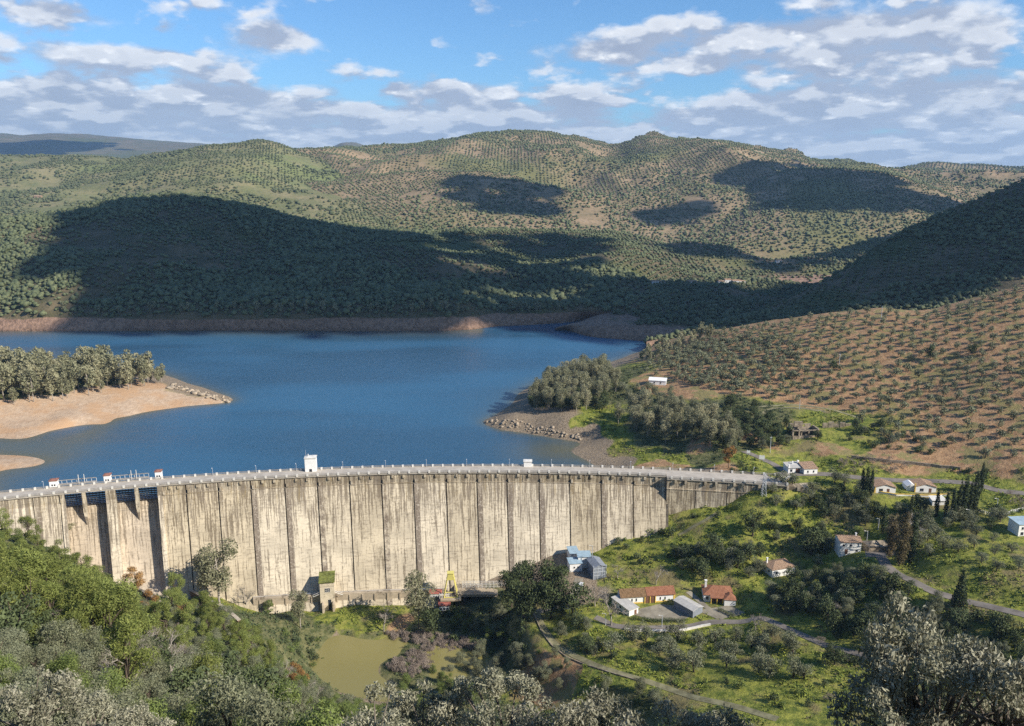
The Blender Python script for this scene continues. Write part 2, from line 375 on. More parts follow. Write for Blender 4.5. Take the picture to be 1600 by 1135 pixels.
P_ = np.array(PZ)
print('control points', len(P_))
def tps_solve(P, c=9.0):
    n = len(P); X = P[:, :2]
    d = np.sqrt(((X[:, None] - X[None]) ** 2).sum(-1) + c * c)
    Aug = np.zeros((n+3, n+3)); Aug[:n,:n] = d - np.eye(n) * 0.6; Aug[:n, n] = 1; Aug[:n, n+1:] = X / 300; Aug[n, :n] = 1; Aug[n+1:, :n] = X.T / 300
    return np.linalg.solve(Aug, np.append(P[:, 2], [0, 0, 0])), X, c
TPS = tps_solve(P_)
def tps_eval(x, y):
    sol, X, c = TPS; n = len(X); out = np.empty(len(x))
    for i in range(0, len(x), 8000):
        q = np.stack([x[i:i+8000], y[i:i+8000]], 1)
        d = np.sqrt(((q[:, None] - X[None]) ** 2).sum(-1) + c * c)
        out[i:i+8000] = d @ sol[:n] + sol[n] + q @ sol[n+1:] / 300
    return out
GX = np.arange(-560, 562, 2.5); GY = np.arange(-20, 762, 2.5)
gx, gy = np.meshgrid(GX, GY); fx, fy = gx.ravel(), gy.ravel()
gz = tps_eval(fx, fy)
rough = np.clip((np.hypot(fx, fy) - 20) / 60, 0, 1) * np.clip((gz + 1) / 3, 0.15, 1)
rough = np.where(fy < 330, np.clip((np.hypot(fx, fy) - 20) / 60, 0, 1), rough)
rough = np.where((fy > 345) & (gz < 12) & (fx < 60), rough * 0.25, rough)
gz = gz + rough * (fbm(fx, fy, 28, 4, 3) * 1.3 + fbm(fx, fy, 8, 2, 9) * 0.35)
HG = gz.reshape(gx.shape)
def H(x, y):
    u = (np.asarray(x, float) - GX[0]) / 2.5; v_ = (np.asarray(y, float) - GY[0]) / 2.5
    u = np.clip(u, 0, len(GX) - 1.001); v_ = np.clip(v_, 0, len(GY) - 1.001)
    i = np.floor(u).astype(int); j = np.floor(v_).astype(int); a = u - i; b = v_ - j
    return (HG[j, i]*(1-a)*(1-b) + HG[j, i+1]*a*(1-b) + HG[j+1, i]*(1-a)*b + HG[j+1, i+1]*a*b)
def pad(x0, y0, r, z=None):
    """level a building platform"""
    global HG
    if z is None: z = float(H(x0, y0))
    d = np.hypot(gx - x0, gy - y0); k = np.clip((r * 1.6 - d) / (r * 0.6), 0, 1); HG = HG * (1 - k) + z * k
    return z
def G(px, py, tmin=60.0, tmax=900):
    """the ground point seen at a pixel"""
    d = ray(px, py); t = np.arange(tmin, tmax, 0.5)
    X, Y, Z = d[0]*t, d[1]*t, CAMZ + d[2]*t
    hit = np.nonzero(Z < H(X, Y))[0]
    if not len(hit): return np.array([X[-1], Y[-1], Z[-1]])
    k = hit[0]; return np.array([X[k], Y[k], float(H(X[k], Y[k]))])
# level ground for the houses
for (px, py, r) in ((1256,732,11),(1383,770,9),(1437,771,10),(1328,868,7),(1225,903,8),(1120,950,9),(1010,945,12),(1055,960,10),(985,972,6),(905,896,8),(1027,601,7),(1600,833,6)):
    q = G(px, py); pad(q[0], q[1] + (3 if r > 6 else 1), r, q[2])
# material classes by the nearest control points
def classes(x, y):
    out = np.zeros((len(x), 5))
    for i in range(0, len(x), 8000):
        q = np.stack([x[i:i+8000], y[i:i+8000]], 1); q = q + np.stack([fbm(q[:,0], q[:,1], 16, 3, 40), fbm(q[:,0], q[:,1], 16, 3, 50)], 1) * 7
        d = ((q[:, None] - P_[None, :, :2]) ** 2).sum(-1) + 9; wt = d ** -2.2
        for c in range(5): out[i:i+8000, c] = (wt * (P_[:, 3] == c)).sum(1)
    return out / out.sum(1, keepdims=True)
cls = classes(fx, fy)
zz = HG.ravel()
# below the old waterline of the reservoir nothing grows
lake = (fy > 300) & (zz < 9.0) & ~((fy < np.interp(fx, [crest(s)[0] for s in _ss], [crest(s)[1] for s in _ss])))
bank = np.where(lake, np.clip((np.where((fx > 20) & (fy < 470), 2.6, 9.0) - zz) / 2.5, 0, 1), 0)
sandy = cls[:, 2] / (cls[:, 2] + cls[:, 3] + 1e-6)
leftp = fx < -60
cls2 = cls * (1 - bank[:, None]); cls2[:, 2] += bank * np.where(leftp, sandy, sandy * 0.2); cls2[:, 3] += bank * np.where(leftp, 1 - sandy, 1 - sandy * 0.2)
keepg = (cls[:, 0] > .5) & (fx > 0) & lake; cls2[keepg] = cls[keepg]

def ground_material():
    m, n, b = mat('ground_cover', 0.95)
    a = n.add('ShaderNodeVertexColor', layer_name='soil'); a2 = n.add('ShaderNodeVertexColor', layer_name='scrub')
    s3 = n.add('ShaderNodeSeparateColor', i_0=a.outputs[0]); red, sand, bk = s3.outputs
    und = n.add('ShaderNodeSeparateColor', i_0=a2.outputs[0]).outputs[0]
    g = n.add('ShaderNodeTexCoord').outputs['Object']
    n1 = n.noise(g, 0.05, 6, 0.6); n2 = n.noise(g, 0.35, 5, 0.65); n3 = n.noise(g, 1.6, 4, 0.7); n4 = n.noise(n.vadd(g, (50, 9, 3)), 0.11, 5, 0.6)
    grass = n.mix(n.ramp(n2, 0.38, 0.62), (0.095, 0.125, 0.020, 1), (0.265, 0.27, 0.048, 1))
    grass = n.mix(n.ramp(n4, 0.50, 0.68), grass, (0.30, 0.28, 0.065, 1))
    grass = n.mix(n.math('MULTIPLY', n.ramp(n3, 0.55, 0.75), 0.6), grass, (0.03, 0.05, 0.014, 1))
    grass = n.mix(n.math('MULTIPLY', n.ramp(n1, 0.50, 0.62), 0.75), grass, (0.20, 0.15, 0.08, 1))
    soil = n.mix(n.ramp(n2, 0.35, 0.65), (0.27, 0.155, 0.078, 1), (0.41, 0.255, 0.135, 1))
    soil = n.mix(n.math('MULTIPLY', n.ramp(n4, 0.50, 0.58), 0.8), soil, (0.22, 0.20, 0.075, 1))
    soil = n.mix(n.math('MULTIPLY', n.ramp(n3, 0.6, 0.8), 0.5), soil, (0.13, 0.11, 0.05, 1))
    sandc = n.mix(n.ramp(n2, 0.3, 0.7), (0.40, 0.285, 0.19, 1), (0.52, 0.39, 0.27, 1))
    sandc = n.mix(n.ramp(n1, 0.42, 0.6), sandc, (0.46, 0.295, 0.17, 1))
    zc = n.add('ShaderNodeSeparateXYZ', i_0=g).outputs[2]
    strata = n.noise(n.add('ShaderNodeCombineXYZ', i_0=0.0, i_1=0.0, i_2=n.math('ADD', zc, n.math('MULTIPLY', n2, 0.8))).outputs[0], 2.2, 3, 0.6)
    sandc = n.mix(n.math('MULTIPLY', n.ramp(strata, 0.45, 0.65), 0.25), sandc, (0.30, 0.17, 0.09, 1))
    bankc = n.mix(n.ramp(n3, 0.35, 0.65), (0.13, 0.095, 0.062, 1), (0.37, 0.29, 0.20, 1))
    bankc = n.mix(n.math('MULTIPLY', n.ramp(strata, 0.45, 0.6), 0.4), bankc, (0.22, 0.17, 0.11, 1))
    undc = n.mix(n.ramp(n2, 0.35, 0.65), (0.06, 0.075, 0.025, 1), (0.17, 0.16, 0.07, 1))
    c = n.mix(n.ramp(n.math('ADD', red, n.math('MULTIPLY', n.math('SUBTRACT', n2, 0.5), 0.5)), 0.35, 0.65), grass, soil)
    c = n.mix(n.ramp(n.math('ADD', und, n.math('MULTIPLY', n.math('SUBTRACT', n2, 0.5), 0.5)), 0.35, 0.65), c, undc)
    c = n.mix(n.ramp(bk, 0.35, 0.65), c, bankc); c = n.mix(n.ramp(sand, 0.35, 0.65), c, sandc)
    wet = n.ramp(zc, 0.1, 0.9, 0.62, 1.0)                                      # a wet brown line at the water's edge
    n.put(b.inputs['Base Color'], c)
    bp = n.add('ShaderNodeBump', i_Height=n.math('ADD', n2, n.math('MULTIPLY', n3, 0.6))); bp.inputs['Strength'].default_value = 0.7; bp.inputs['Distance'].default_value = 0.9
    n.l.new(bp.outputs[0], b.inputs['Normal']); return m
M_GROUND = ground_material()
nx, ny = len(GX), len(GY)
ii, jj = np.meshgrid(np.arange(nx-1), np.arange(ny-1)); base = (jj*nx + ii).ravel()
Fq = np.stack([base, base+1, base+1+nx, base+nx], 1)
me = mesh_np('ground', np.stack([fx, fy, HG.ravel()], 1), Fq, [M_GROUND], smooth=True)
attr(me, 'soil', np.stack([cls2[:,1], cls2[:,2], cls2[:,3]], 1)); attr(me, 'scrub', np.stack([cls2[:,4]]*3, 1))
tag(link('ground', me), kind='structure')

# ================================================================ water
def water_material(name, deep, shallow, rough=0.12, bump=0.25, sc=0.9):
    m, n, b = mat(name, rough); a = n.add('ShaderNodeVertexColor', layer_name='silt').outputs[0]
    g = n.add('ShaderNodeTexCoord').outputs['Object']
    sx = n.noise(n.vscale(g, 0.004, 0.013, 1), 1.0, 4, 0.45, 0.2)
    deepc = n.mix(n.ramp(sx, 0.36, 0.66), tuple(x*0.80 for x in deep) + (1,), tuple(x*1.16 for x in deep) + (1,))
    c = n.mix(a, deepc, shallow + (1,)); n.put(b.inputs['Base Color'], c)
    b.inputs['Specular IOR Level'].default_value = 0.5
    n.put(b.inputs['Roughness'], n.ramp(sx, 0.4, 0.6, rough * 0.7, rough * 1.6))
    w1 = n.noise(n.vscale(g, 1, 1.6, 1), sc, 3, 0.6); w2 = n.noise(g, sc * 0.25, 2, 0.5)
    bp = n.add('ShaderNodeBump', i_Height=n.math('ADD', w1, w2)); bp.inputs['Strength'].default_value = bump; bp.inputs['Distance'].default_value = 0.5
    n.l.new(bp.outputs[0], b.inputs['Normal']); return m
M_WATER = water_material('reservoir_water', (0.028, 0.098, 0.170), (0.12, 0.115, 0.065), 0.22, 0.55, 0.6)
M_POND = water_material('river_water', (0.20, 0.175, 0.060), (0.20, 0.175, 0.06), 0.12, 0.05, 0.6)
cx_s = np.array([crest(s)[0] - ddir(s)[0]*3 for s in _ss]); cy_s = np.array([crest(s)[1] - ddir(s)[1]*3 for s in _ss])
wx = np.concatenate([np.linspace(-1600, -470, 20), np.linspace(-460, 160, 180), np.linspace(170, 1600, 30)])
wv = np.linspace(0, 1, 150) ** 1.15
WX, WV = np.meshgrid(wx, wv); ylo = np.interp(WX, cx_s, cy_s) + np.where(WX > cx_s[-1], 12, 0)
WY = ylo + (1180 - ylo) * WV
bed = np.where((np.abs(WX) < 555) & (WY < 755), H(WX, WY), -12)
tx, ty = WX.ravel(), WY.ravel()
silt = np.exp(np.clip(bed.ravel(), -30, 0) / 1.7)
farY = 783.0
silt = np.maximum(silt, 0.75 * np.exp(-np.clip(farY - ty, 0, 999) / 16.0) * (tx < -30))
cove = Wz(880, 705, 0); silt = np.maximum(silt, 0.8 * np.exp(-((tx - cove[0])**2 / 30**2 + (ty - cove[1])**2 / 22**2)))
silt = np.clip(silt * (0.9 + 0.3 * fbm(tx, ty, 30, 3, 5)), 0, 1)
nwx, nwy = len(wx), len(wv); ii, jj = np.meshgrid(np.arange(nwx-1), np.arange(nwy-1)); base = (jj*nwx + ii).ravel()
me = mesh_np('reservoir_water', np.stack([tx, ty, np.zeros_like(tx)], 1), np.stack([base, base+1, base+1+nwx, base+nwx], 1), [M_WATER], smooth=True)
attr(me, 'silt', np.stack([silt]*3, 1)); tag(link('reservoir_water', me), kind='structure')
pp = [Wz(*p, -40.8)[:2] for p in ((440,940),(900,940),(900,1160),(440,1200))]
me = mesh_np('river_water', np.array([(p[0], p[1], -40.8) for p in pp]), np.array([[3,2,1,0]]), [M_POND]); attr(me, 'silt', np.zeros((4,3))); tag(link('river_water', me), kind='structure')

# ================================================================ hills beyond the water: lofted surfaces through measured lines
def interp_line(line, px):
    a = np.array(line, float); return np.stack([np.interp(px, a[:,0], a[:,k]) for k in range(1, a.shape[1])], 1)
def loft(name, lines, px0, px1, dpx, sub, amp, scl, material, seed, ridged=0.0, kind='structure'):
    """lines: list of (mode, polyline) from the foot to behind the ridge; mode 'z': (px,py,z), 'd': (px,py,D)"""
    px = np.arange(px0, px1 + 1, dpx); rows = []
    for mode, ln in lines:
        q = interp_line(ln, px)
        rows.append(np.array([(Wz if mode == 'z' else Wd)(a, b, c) for a, (b, c) in zip(px, q)]))
    rows = np.array(rows)
    # gentle smoothing along the line
    k = np.array([1, 2, 3, 2, 1.]); k /= k.sum()
    for r in rows:
        for c in range(3):
            r[:, c] = np.convolve(np.pad(r[:, c], 2, mode='reflect', reflect_type='odd'), k, 'valid')
    n = len(rows); out = []; tt = []
    for i in range(n - 1):
        m = sub[i]; p0 = rows[max(i-1, 0)]; p1 = rows[i]; p2 = rows[i+1]; p3_ = rows[min(i+2, n-1)]
        for j in range(m):
            t = j / m; lin = p1 + (p2 - p1) * t
            cr = 0.5 * ((2*p1) + (-p0+p2)*t + (2*p0-5*p1+4*p2-p3_)*t*t + (-p0+3*p1-3*p2+p3_)*t**3)
            out.append(lin * 0.6 + cr * 0.4); tt.append(i + t)
    out.append(rows[-1]); tt.append(n - 1); V = np.array(out); tt = np.array(tt)
    ridge = n - 2
    env = np.clip(np.minimum(tt - 1.0, 1.0), 0, 1)[:, None] * (0.25 + 0.75 * np.clip(np.abs(tt - ridge) / 0.6, 0, 1))[:, None]
    x, y = V[..., 0], V[..., 1]
    nz = fbm(x, y, scl, 5, seed)
    if ridged:
        rr = 1 - np.abs(fbm(x + fbm(x, y, scl*2, 2, seed+5)*scl*0.4, y, scl * 1.5, 3, seed + 9)) * 2.2
        nz = nz * (1 - ridged) + rr * ridged
    V[..., 2] += nz * amp * env
    V[..., 2] += fbm(x, y, scl / 9, 3, seed + 3) * amp * 0.10 * np.clip(tt - 1.0, 0, 1)[:, None]
    h, wd = V.shape[:2]; ii, jj = np.meshgrid(np.arange(wd-1), np.arange(h-1)); b = (jj*wd + ii).ravel()
    F_ = np.stack([b, b+1, b+1+wd, b+wd], 1)
    me = mesh_np(name, V.reshape(-1, 3), F_, [material], smooth=True)
    o = link(name, me); tag(o, kind=kind); return V, F_, o
def hill_material(name, base_a, base_b, green, rocky, sc=1.0, bank=None):
    m, n, b = mat(name, 0.95); g = n.add('ShaderNodeTexCoord').outputs['Object']
    n1 = n.noise(g, 0.0035 * sc, 4, 0.55); n2 = n.noise(g, 0.02 * sc, 6, 0.65); n3 = n.noise(g, 0.14 * sc, 3, 0.7)
    c = n.mix(n.ramp(n2, 0.35, 0.65), base_a + (1,), base_b + (1,))
    c = n.mix(n.ramp(n1, 0.5, 0.62), c, green + (1,))
    c = n.mix(n.math('MULTIPLY', n.ramp(n2, 0.60, 0.72), 0.5), c, rocky + (1,))
    c = n.mix(n.math('MULTIPLY', n.ramp(n3, 0.5, 0.7), 0.55), c, (0.045, 0.055, 0.028, 1))
    if bank:
        zc = n.add('ShaderNodeSeparateXYZ', i_0=g).outputs[2]
        bk = n.mix(n.ramp(n3, 0.35, 0.65), tuple(x*0.7 for x in bank) + (1,), tuple(min(1, x*1.2) for x in bank) + (1,))
        c = n.mix(n.ramp(n.math('ADD', zc, n.math('MULTIPLY', n.math('SUBTRACT', n2, 0.5), 9.0)), 11.0, 12.2, 1.0, 0.0), c, bk)
    n.put(b.inputs['Base Color'], c)
    bp = n.add('ShaderNodeBump', i_Height=n3); bp.inputs['Strength'].default_value = 0.6; bp.inputs['Distance'].default_value = 3.0
    n.l.new(bp.outputs[0], b.inputs['Normal']); return m
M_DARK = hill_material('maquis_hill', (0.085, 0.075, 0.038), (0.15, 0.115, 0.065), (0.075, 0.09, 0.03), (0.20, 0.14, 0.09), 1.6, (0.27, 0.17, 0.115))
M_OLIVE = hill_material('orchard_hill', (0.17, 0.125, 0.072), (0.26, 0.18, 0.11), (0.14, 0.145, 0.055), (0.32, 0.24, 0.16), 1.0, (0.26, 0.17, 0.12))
M_FAR = hill_material('far_hill', (0.20, 0.155, 0.085), (0.31, 0.22, 0.13), (0.17, 0.16, 0.065), (0.36, 0.28, 0.19), 0.6)
M_FARG = hill_material('far_green_hill', (0.15, 0.155, 0.065), (0.23, 0.20, 0.10), (0.165, 0.185, 0.07), (0.30, 0.25, 0.15), 0.8)
M_BLUE = hill_material('distant_ridge', (0.10, 0.10, 0.05), (0.16, 0.13, 0.08), (0.09, 0.10, 0.04), (0.20, 0.16, 0.12), 0.4)
L = {}
SKY_A = [(-500,425,1000),(-300,395,1020),(-100,360,1050),(0,346,1080),(60,340,1100),(110,331,1120),(165,321,1140),(220,311,1150),(270,309,1150),(330,314,1160),(400,327,1180),(450,340,1190),(500,350,1200),(560,358,1220),(640,367,1230),(700,365,1280),(800,362,1340),(900,362,1390),(960,363,1400),(1010,374,1380),(1060,388,1350),(1120,402,1340),(1200,420,1330),(1320,440,1330)]
MID_A = [(-500,455,900),(0,415,940),(150,400,960),(270,395,960),(450,405,980),(640,425,960),(800,425,1020),(960,425,1060),(1100,440,1080),(1320,470,1080)]
SH_A = [(-500,520,0),(0,518,0),(150,518,0),(250,517,0),(400,517,0),(600,518,0),(700,517,0),(742,515,0),(765,511,0),(830,508,0),(880,505,0),(915,500,0),(960,500,0),(1320,500,0)]
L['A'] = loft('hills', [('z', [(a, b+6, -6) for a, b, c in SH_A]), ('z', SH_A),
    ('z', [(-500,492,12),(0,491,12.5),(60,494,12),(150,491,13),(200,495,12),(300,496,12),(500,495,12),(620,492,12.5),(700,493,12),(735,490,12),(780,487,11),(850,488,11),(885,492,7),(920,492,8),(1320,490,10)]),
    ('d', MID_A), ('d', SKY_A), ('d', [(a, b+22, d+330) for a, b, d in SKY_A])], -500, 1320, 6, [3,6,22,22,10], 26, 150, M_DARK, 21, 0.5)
SKY_B = [(868,514,812),(890,508,820),(920,498,835),(960,478,880),(1000,452,960),(1040,441,1010),(1100,440,1040),(1160,438,1040),(1220,444,1020),(1300,452,1000),(1400,470,960),(1500,480,960)]
SH_B = [(868,516,0),(888,515,0),(900,521,0),(925,527,0),(960,530,0),(1000,533,0),(1060,534,0),(1120,531,0),(1300,531,0),(1500,531,0)]
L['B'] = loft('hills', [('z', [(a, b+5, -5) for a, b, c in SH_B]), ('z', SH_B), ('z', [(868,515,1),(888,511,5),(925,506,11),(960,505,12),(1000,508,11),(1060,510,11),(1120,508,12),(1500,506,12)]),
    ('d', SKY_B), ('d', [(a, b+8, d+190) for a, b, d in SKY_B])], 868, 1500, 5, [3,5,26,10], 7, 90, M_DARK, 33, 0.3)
SKY_C = [(980,400,1300),(1040,384,1340),(1080,378,1345),(1130,384,1330),(1170,398,1290),(1200,409,1270),(1240,404,1290),(1290,397,1340),(1350,380,1420),(1410,362,1500),(1480,345,1580),(1600,320,1660),(1750,290,1750)]
L['C'] = loft('hills', [('d', [(980,470,1060),(1200,470,1060),(1400,470,1040),(1750,440,1050)]), ('d', [(980,440,1130),(1200,445,1120),(1400,425,1180),(1750,370,1300)]),
    ('d', SKY_C), ('d', [(a, b+22, d+260) for a, b, d in SKY_C])], 980, 1750, 6, [10,22,10], 14, 120, M_OLIVE, 44, 0.4)
SKY_D = [(1010,537,700),(1060,527,715),(1100,514,735),(1140,503,750),(1180,490,765),(1220,474,790),(1260,455,815),(1300,432,835),(1350,401,855),(1400,371,870),(1450,347,880),(1500,325,890),(1550,303,900),(1600,283,905),(1700,240,915),(1850,190,930)]
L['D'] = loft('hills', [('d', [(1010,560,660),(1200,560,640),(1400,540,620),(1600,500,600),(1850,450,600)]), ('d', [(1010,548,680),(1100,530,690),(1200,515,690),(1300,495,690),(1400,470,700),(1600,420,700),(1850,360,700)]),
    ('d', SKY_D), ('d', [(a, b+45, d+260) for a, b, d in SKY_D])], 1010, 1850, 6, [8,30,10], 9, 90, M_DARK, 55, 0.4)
SKY_G = [(-500,280,2500),(-200,262,2450),(0,246,2400),(90,243,2400),(150,247,2400),(200,250,2380),(260,240,2380),(330,230,2400),(370,226,2420),(405,217,2440),(440,226,2460),(480,243,2480),(560,262,2500),(650,300,2400)]
L['G'] = loft('hills', [('d', [(-500,430,1350),(0,400,1400),(300,400,1450),(650,410,1500)]), ('d', [(-500,380,1600),(0,335,1650),(180,325,1700),(300,330,1700),(500,340,1700),(650,355,1750)]),
    ('d', [(-500,335,2000),(0,295,2000),(150,300,1950),(260,292,1960),(350,272,2050),(470,285,2100),(650,330,2050)]), ('d', SKY_G), ('d', [(a, b+12, d+600) for a, b, d in SKY_G])], -500, 650, 7, [8,20,20,8], 34, 230, M_FARG, 66, 0.5)
SKY_E = [(250,262,2900),(340,245,2900),(430,236,2950),(500,235,3000),(560,236,3000),(600,231,3000),(650,227,3000),(700,222,3000),(740,214,3050),(790,210,3050),(850,212,3050),(900,221,3000),(940,233,2950),(965,236,2900),(985,225,2850),(1005,217,2800),(1030,217,2780),(1070,222,2750),(1130,228,2750),(1200,240,2800),(1240,246,2850),(1275,259,2900),(1310,263,2950),(1345,262,3000),(1375,268,3100),(1420,268,3200),(1600,275,3300),(1850,290,3300)]
L['E'] = loft('hills', [('d', [(250,410,1450),(700,400,1560),(1000,410,1560),(1300,405,1560),(1850,380,1560)]), ('d', [(250,340,1800),(560,330,1850),(700,330,1800),(900,345,1800),(1050,372,1750),(1250,372,1700),(1400,352,1700),(1600,340,1750),(1850,330,1800)]),
    ('d', [(250,295,2300),(450,280,2350),(600,275,2350),(760,262,2300),(850,268,2300),(960,290,2300),(1100,275,2200),(1200,285,2200),(1400,300,2300),(1850,310,2400)]), ('d', SKY_E), ('d', [(a, b+14, d+700) for a, b, d in SKY_E])], 250, 1850, 7, [8,26,26,8], 74, 300, M_FAR, 77, 0.6)
SKY_H = [(1010,388,1850),(1070,362,1950),(1130,325,2050),(1180,285,2120),(1230,266,2150),(1290,264,2150),(1340,268,2120),(1390,273,2100),(1440,288,2060),(1490,309,2000),(1530,328,1950),(1580,352,1900),(1640,375,1850)]
L['H'] = loft('hills', [('d', [(1010,410,1560),(1640,400,1560)]), ('d', [(1010,398,1650),(1150,375,1660),(1300,362,1660),(1400,355,1680),(1500,360,1700),(1640,382,1700)]),
    ('d', SKY_H), ('d', [(a, b+12, d+260) for a, b, d in SKY_H])], 1010, 1640, 6, [8,26,8], 20, 180, M_FAR, 88, 0.6)
SKY_I = [(1300,300,3600),(1380,272,3600),(1420,262,3650),(1465,256,3650),(1500,260,3700),(1545,261,3700),(1590,266,3700),(1650,268,3700),(1850,275,3700)]
L['I'] = loft('hills', [('d', [(1300,360,2600),(1850,360,2600)]), ('d', [(1300,318,3000),(1850,318,3000)]), ('d', SKY_I), ('d', [(a, b+10, d+600) for a, b, d in SKY_I])], 1300, 1850, 8, [6,16,6], 50, 300, M_FAR, 99, 0.5)
SKY_F = [(-500,225,8500),(-100,210,8500),(0,207,8500),(30,212,8500),(70,209,8600),(120,210,8600),(160,215,8600),(230,220,8700),(300,225,8800),(360,229,8900),(430,238,9000),(500,240,9000),(518,232,8000),(532,225,8000),(548,222,8000),(562,226,8000),(580,233,8000),(640,246,8500),(800,262,9000)]
L['F'] = loft('mountains', [('d', [(-500,300,5000),(800,300,5000)]), ('d', [(-500,262,6200),(0,238,6200),(130,240,6200),(300,242,6500),(800,275,6500)]), ('d', SKY_F), ('d', [(a, b+10, d+1500) for a, b, d in SKY_F])], -500, 800, 8, [6,14,6], 110, 800, M_BLUE, 111, 0.5)
# a plain that carries the land on to the horizon under everything
bm_ = MB(); bm_.quad((-9500, 1200, -2.0), (9500, 1200, -2.0), (9500, 11200, -2.0), (-9500, 11200, -2.0)); tag(bm_.build('plain', M_FAR), kind='structure')
# ================================================================ the dam
SPLIT = ('bracket', 'gate_rib', 'buttress', 'leg', 'pier')
def part(name, mb, mats, root, smooth=False):
    l = root.location
    if name in SPLIT and len(mb.f) > 6:
        r = None
        for p in mb.pieces(): p.v = [(x - l[0], y - l[1], z - l[2]) for x, y, z in p.v]; r = link(name, p.mesh(name, mats, smooth), root)
        return r
    mb.v = [(x - l[0], y - l[1], z - l[2]) for x, y, z in mb.v]
    return link(name, mb.mesh(name, mats, smooth), root)
def concrete_mat(name, base, stain=1.0, lo=0.10):
    m, n, b = mat(name, 0.9); tcn = n.add('ShaderNodeTexCoord'); g = tcn.outputs['Object']; oi = n.add('ShaderNodeObjectInfo')
    geo = n.add('ShaderNodeNewGeometry').outputs['Position']
    sp3 = n.add('ShaderNodeSeparateXYZ', i_0=geo); z = sp3.outputs[2]
    uv = n.add('ShaderNodeUVMap', uv_map='UVMap'); su = n.add('ShaderNodeSeparateXYZ', i_0=uv.outputs[0]); u = su.outputs[0]; fall = n.add('ShaderNodeCombineXYZ', i_0=n.math('ADD', su.outputs[1], n.math('MULTIPLY', n.math('SUBTRACT', n.noise(geo, 0.25, 2, 0.5), 0.5), 0.8)), i_1=0.0, i_2=z).outputs[0]
    blotch = n.noise(geo, 0.10, 5, 0.6); fine = n.noise(geo, 1.1, 5, 0.7)
    streak = n.noise(n.vscale(fall, 1.0, 1.0, 0.05), 1.25, 5, 0.66, 0.0)
    streak2 = n.noise(n.vscale(fall, 1.0, 1.0, 0.16), 0.45, 6, 0.72)
    lift = n.noise(n.vscale(fall, 0.10, 1, 1.0), 1.5, 4, 0.65)
    B = tuple(base)
    c = n.mix(n.ramp(blotch, 0.35, 0.65), tuple(x*0.82 for x in B) + (1,), tuple(min(1, x*1.1) for x in B) + (1,))
    c = n.mix(n.math('MULTIPLY', n.ramp(fine, 0.45, 0.75), 0.45), c, tuple(x*0.55 for x in B) + (1,))
    c = n.mix(n.math('MULTIPLY', n.ramp(lift, 0.54, 0.62), 0.5), c, (0.22, 0.18, 0.13, 1))
    top = n.ramp(z, -16, 8, 0.0, 0.085)
    st = n.ramp(n.math('ADD', n.math('ADD', streak, n.math('MULTIPLY', n.math('SUBTRACT', fine, 0.5), 0.22)), top), 0.515, 0.62)
    c = n.mix(n.math('MULTIPLY', st, 0.8 * stain), c, (0.15, 0.115, 0.075, 1))
    st2 = n.ramp(n.math('ADD', streak2, top), 0.58, 0.68)
    c = n.mix(n.math('MULTIPLY', st2, 0.6 * stain), c, (0.20, 0.16, 0.12, 1))
    ochre = n.math('MULTIPLY', n.ramp(n.noise(n.vscale(fall, 1, 1, 0.10), 0.8, 4, 0.6), 0.58, 0.66), n.ramp(z, -6, 5))
    c = n.mix(n.math('MULTIPLY', ochre, 0.55 * stain), c, (0.27, 0.19, 0.075, 1))
    # the seepage band that runs down beside each joint
    edge = n.math('MULTIPLY', n.ramp(n.math('ADD', u, n.math('MULTIPLY', n.math('SUBTRACT', fine, 0.5), 0.5)), 2.2, 2.5, 1.0, 0.0), n.ramp(u, 0.0, 0.1))
    band = n.math('MULTIPLY', edge, n.ramp(n.math('ADD', n.math('MULTIPLY', oi.outputs['Random'], 1.0), n.math('MULTIPLY', n.math('SUBTRACT', n.noise(geo, 0.35, 4, 0.7), 0.5), 1.6)), 0.25, 0.7))
    band = n.math('MULTIPLY', band, n.ramp(z, 0, 6, 1.0, 0.35))
    c = n.mix(n.math('MULTIPLY', band, 0.85 * stain), c, (0.14, 0.105, 0.075, 1))
    c = n.mix(n.math('MULTIPLY', n.math('MULTIPLY', edge, n.ramp(fine, 0.53, 0.6)), 0.6 * stain), c, (0.50, 0.43, 0.33, 1))
    hs = n.add('ShaderNodeHueSaturation', i_Color=c); n.put(hs.inputs['Value'], n.ramp(oi.outputs['Random'], 0, 1, 0.84, 1.08, False)); n.put(hs.inputs['Saturation'], n.ramp(oi.outputs['Random'], 0, 1, 1.08, 0.88, False)); c = hs.outputs[0]
    n.put(b.inputs['Base Color'], c)
    bp = n.add('ShaderNodeBump', i_Height=n.math('ADD', fine, streak)); bp.inputs['Strength'].default_value = 0.5; bp.inputs['Distance'].default_value = 0.15
    n.l.new(bp.outputs[0], b.inputs['Normal']); return m
M_CONC = concrete_mat('weathered_concrete', (0.60, 0.51, 0.365), 1.0)
M_CHUTE = concrete_mat('worn_chute_concrete', (0.50, 0.41, 0.295), 1.0)
M_WHITE = plain('pale_concrete', (0.66, 0.63, 0.57), 0.8, 0.14, 0.6)
M_RAIL = plain('grey_rail', (0.30, 0.275, 0.24), 0.7, 0.2, 0.5)
M_ROAD = plain('crest_roadway', (0.42, 0.375, 0.315), 0.9, 0.12, 0.3)
M_DKCONC = plain('dark_concrete', (0.10, 0.085, 0.065), 0.9, 0.3, 0.7)  # near-black brown tone for joint backing, piers, pump house and ruin rooms
M_STEEL = plain('painted_steel_gate', (0.12, 0.125, 0.13), 0.6, 0.3, 0.9)
M_POST = plain('galvanised_post', (0.50, 0.52, 0.54), 0.5, 0.1, 1.0)
M_LIME = plain('whitewash', (0.80, 0.785, 0.75), 0.85, 0.05, 0.5)
M_GLASS = plain('dark_window', (0.03, 0.035, 0.045), 0.15, 0.1, 1.0)
M_REDROOF = plain('brick_red_cap', (0.27, 0.125, 0.09), 0.8, 0.2, 1.0)

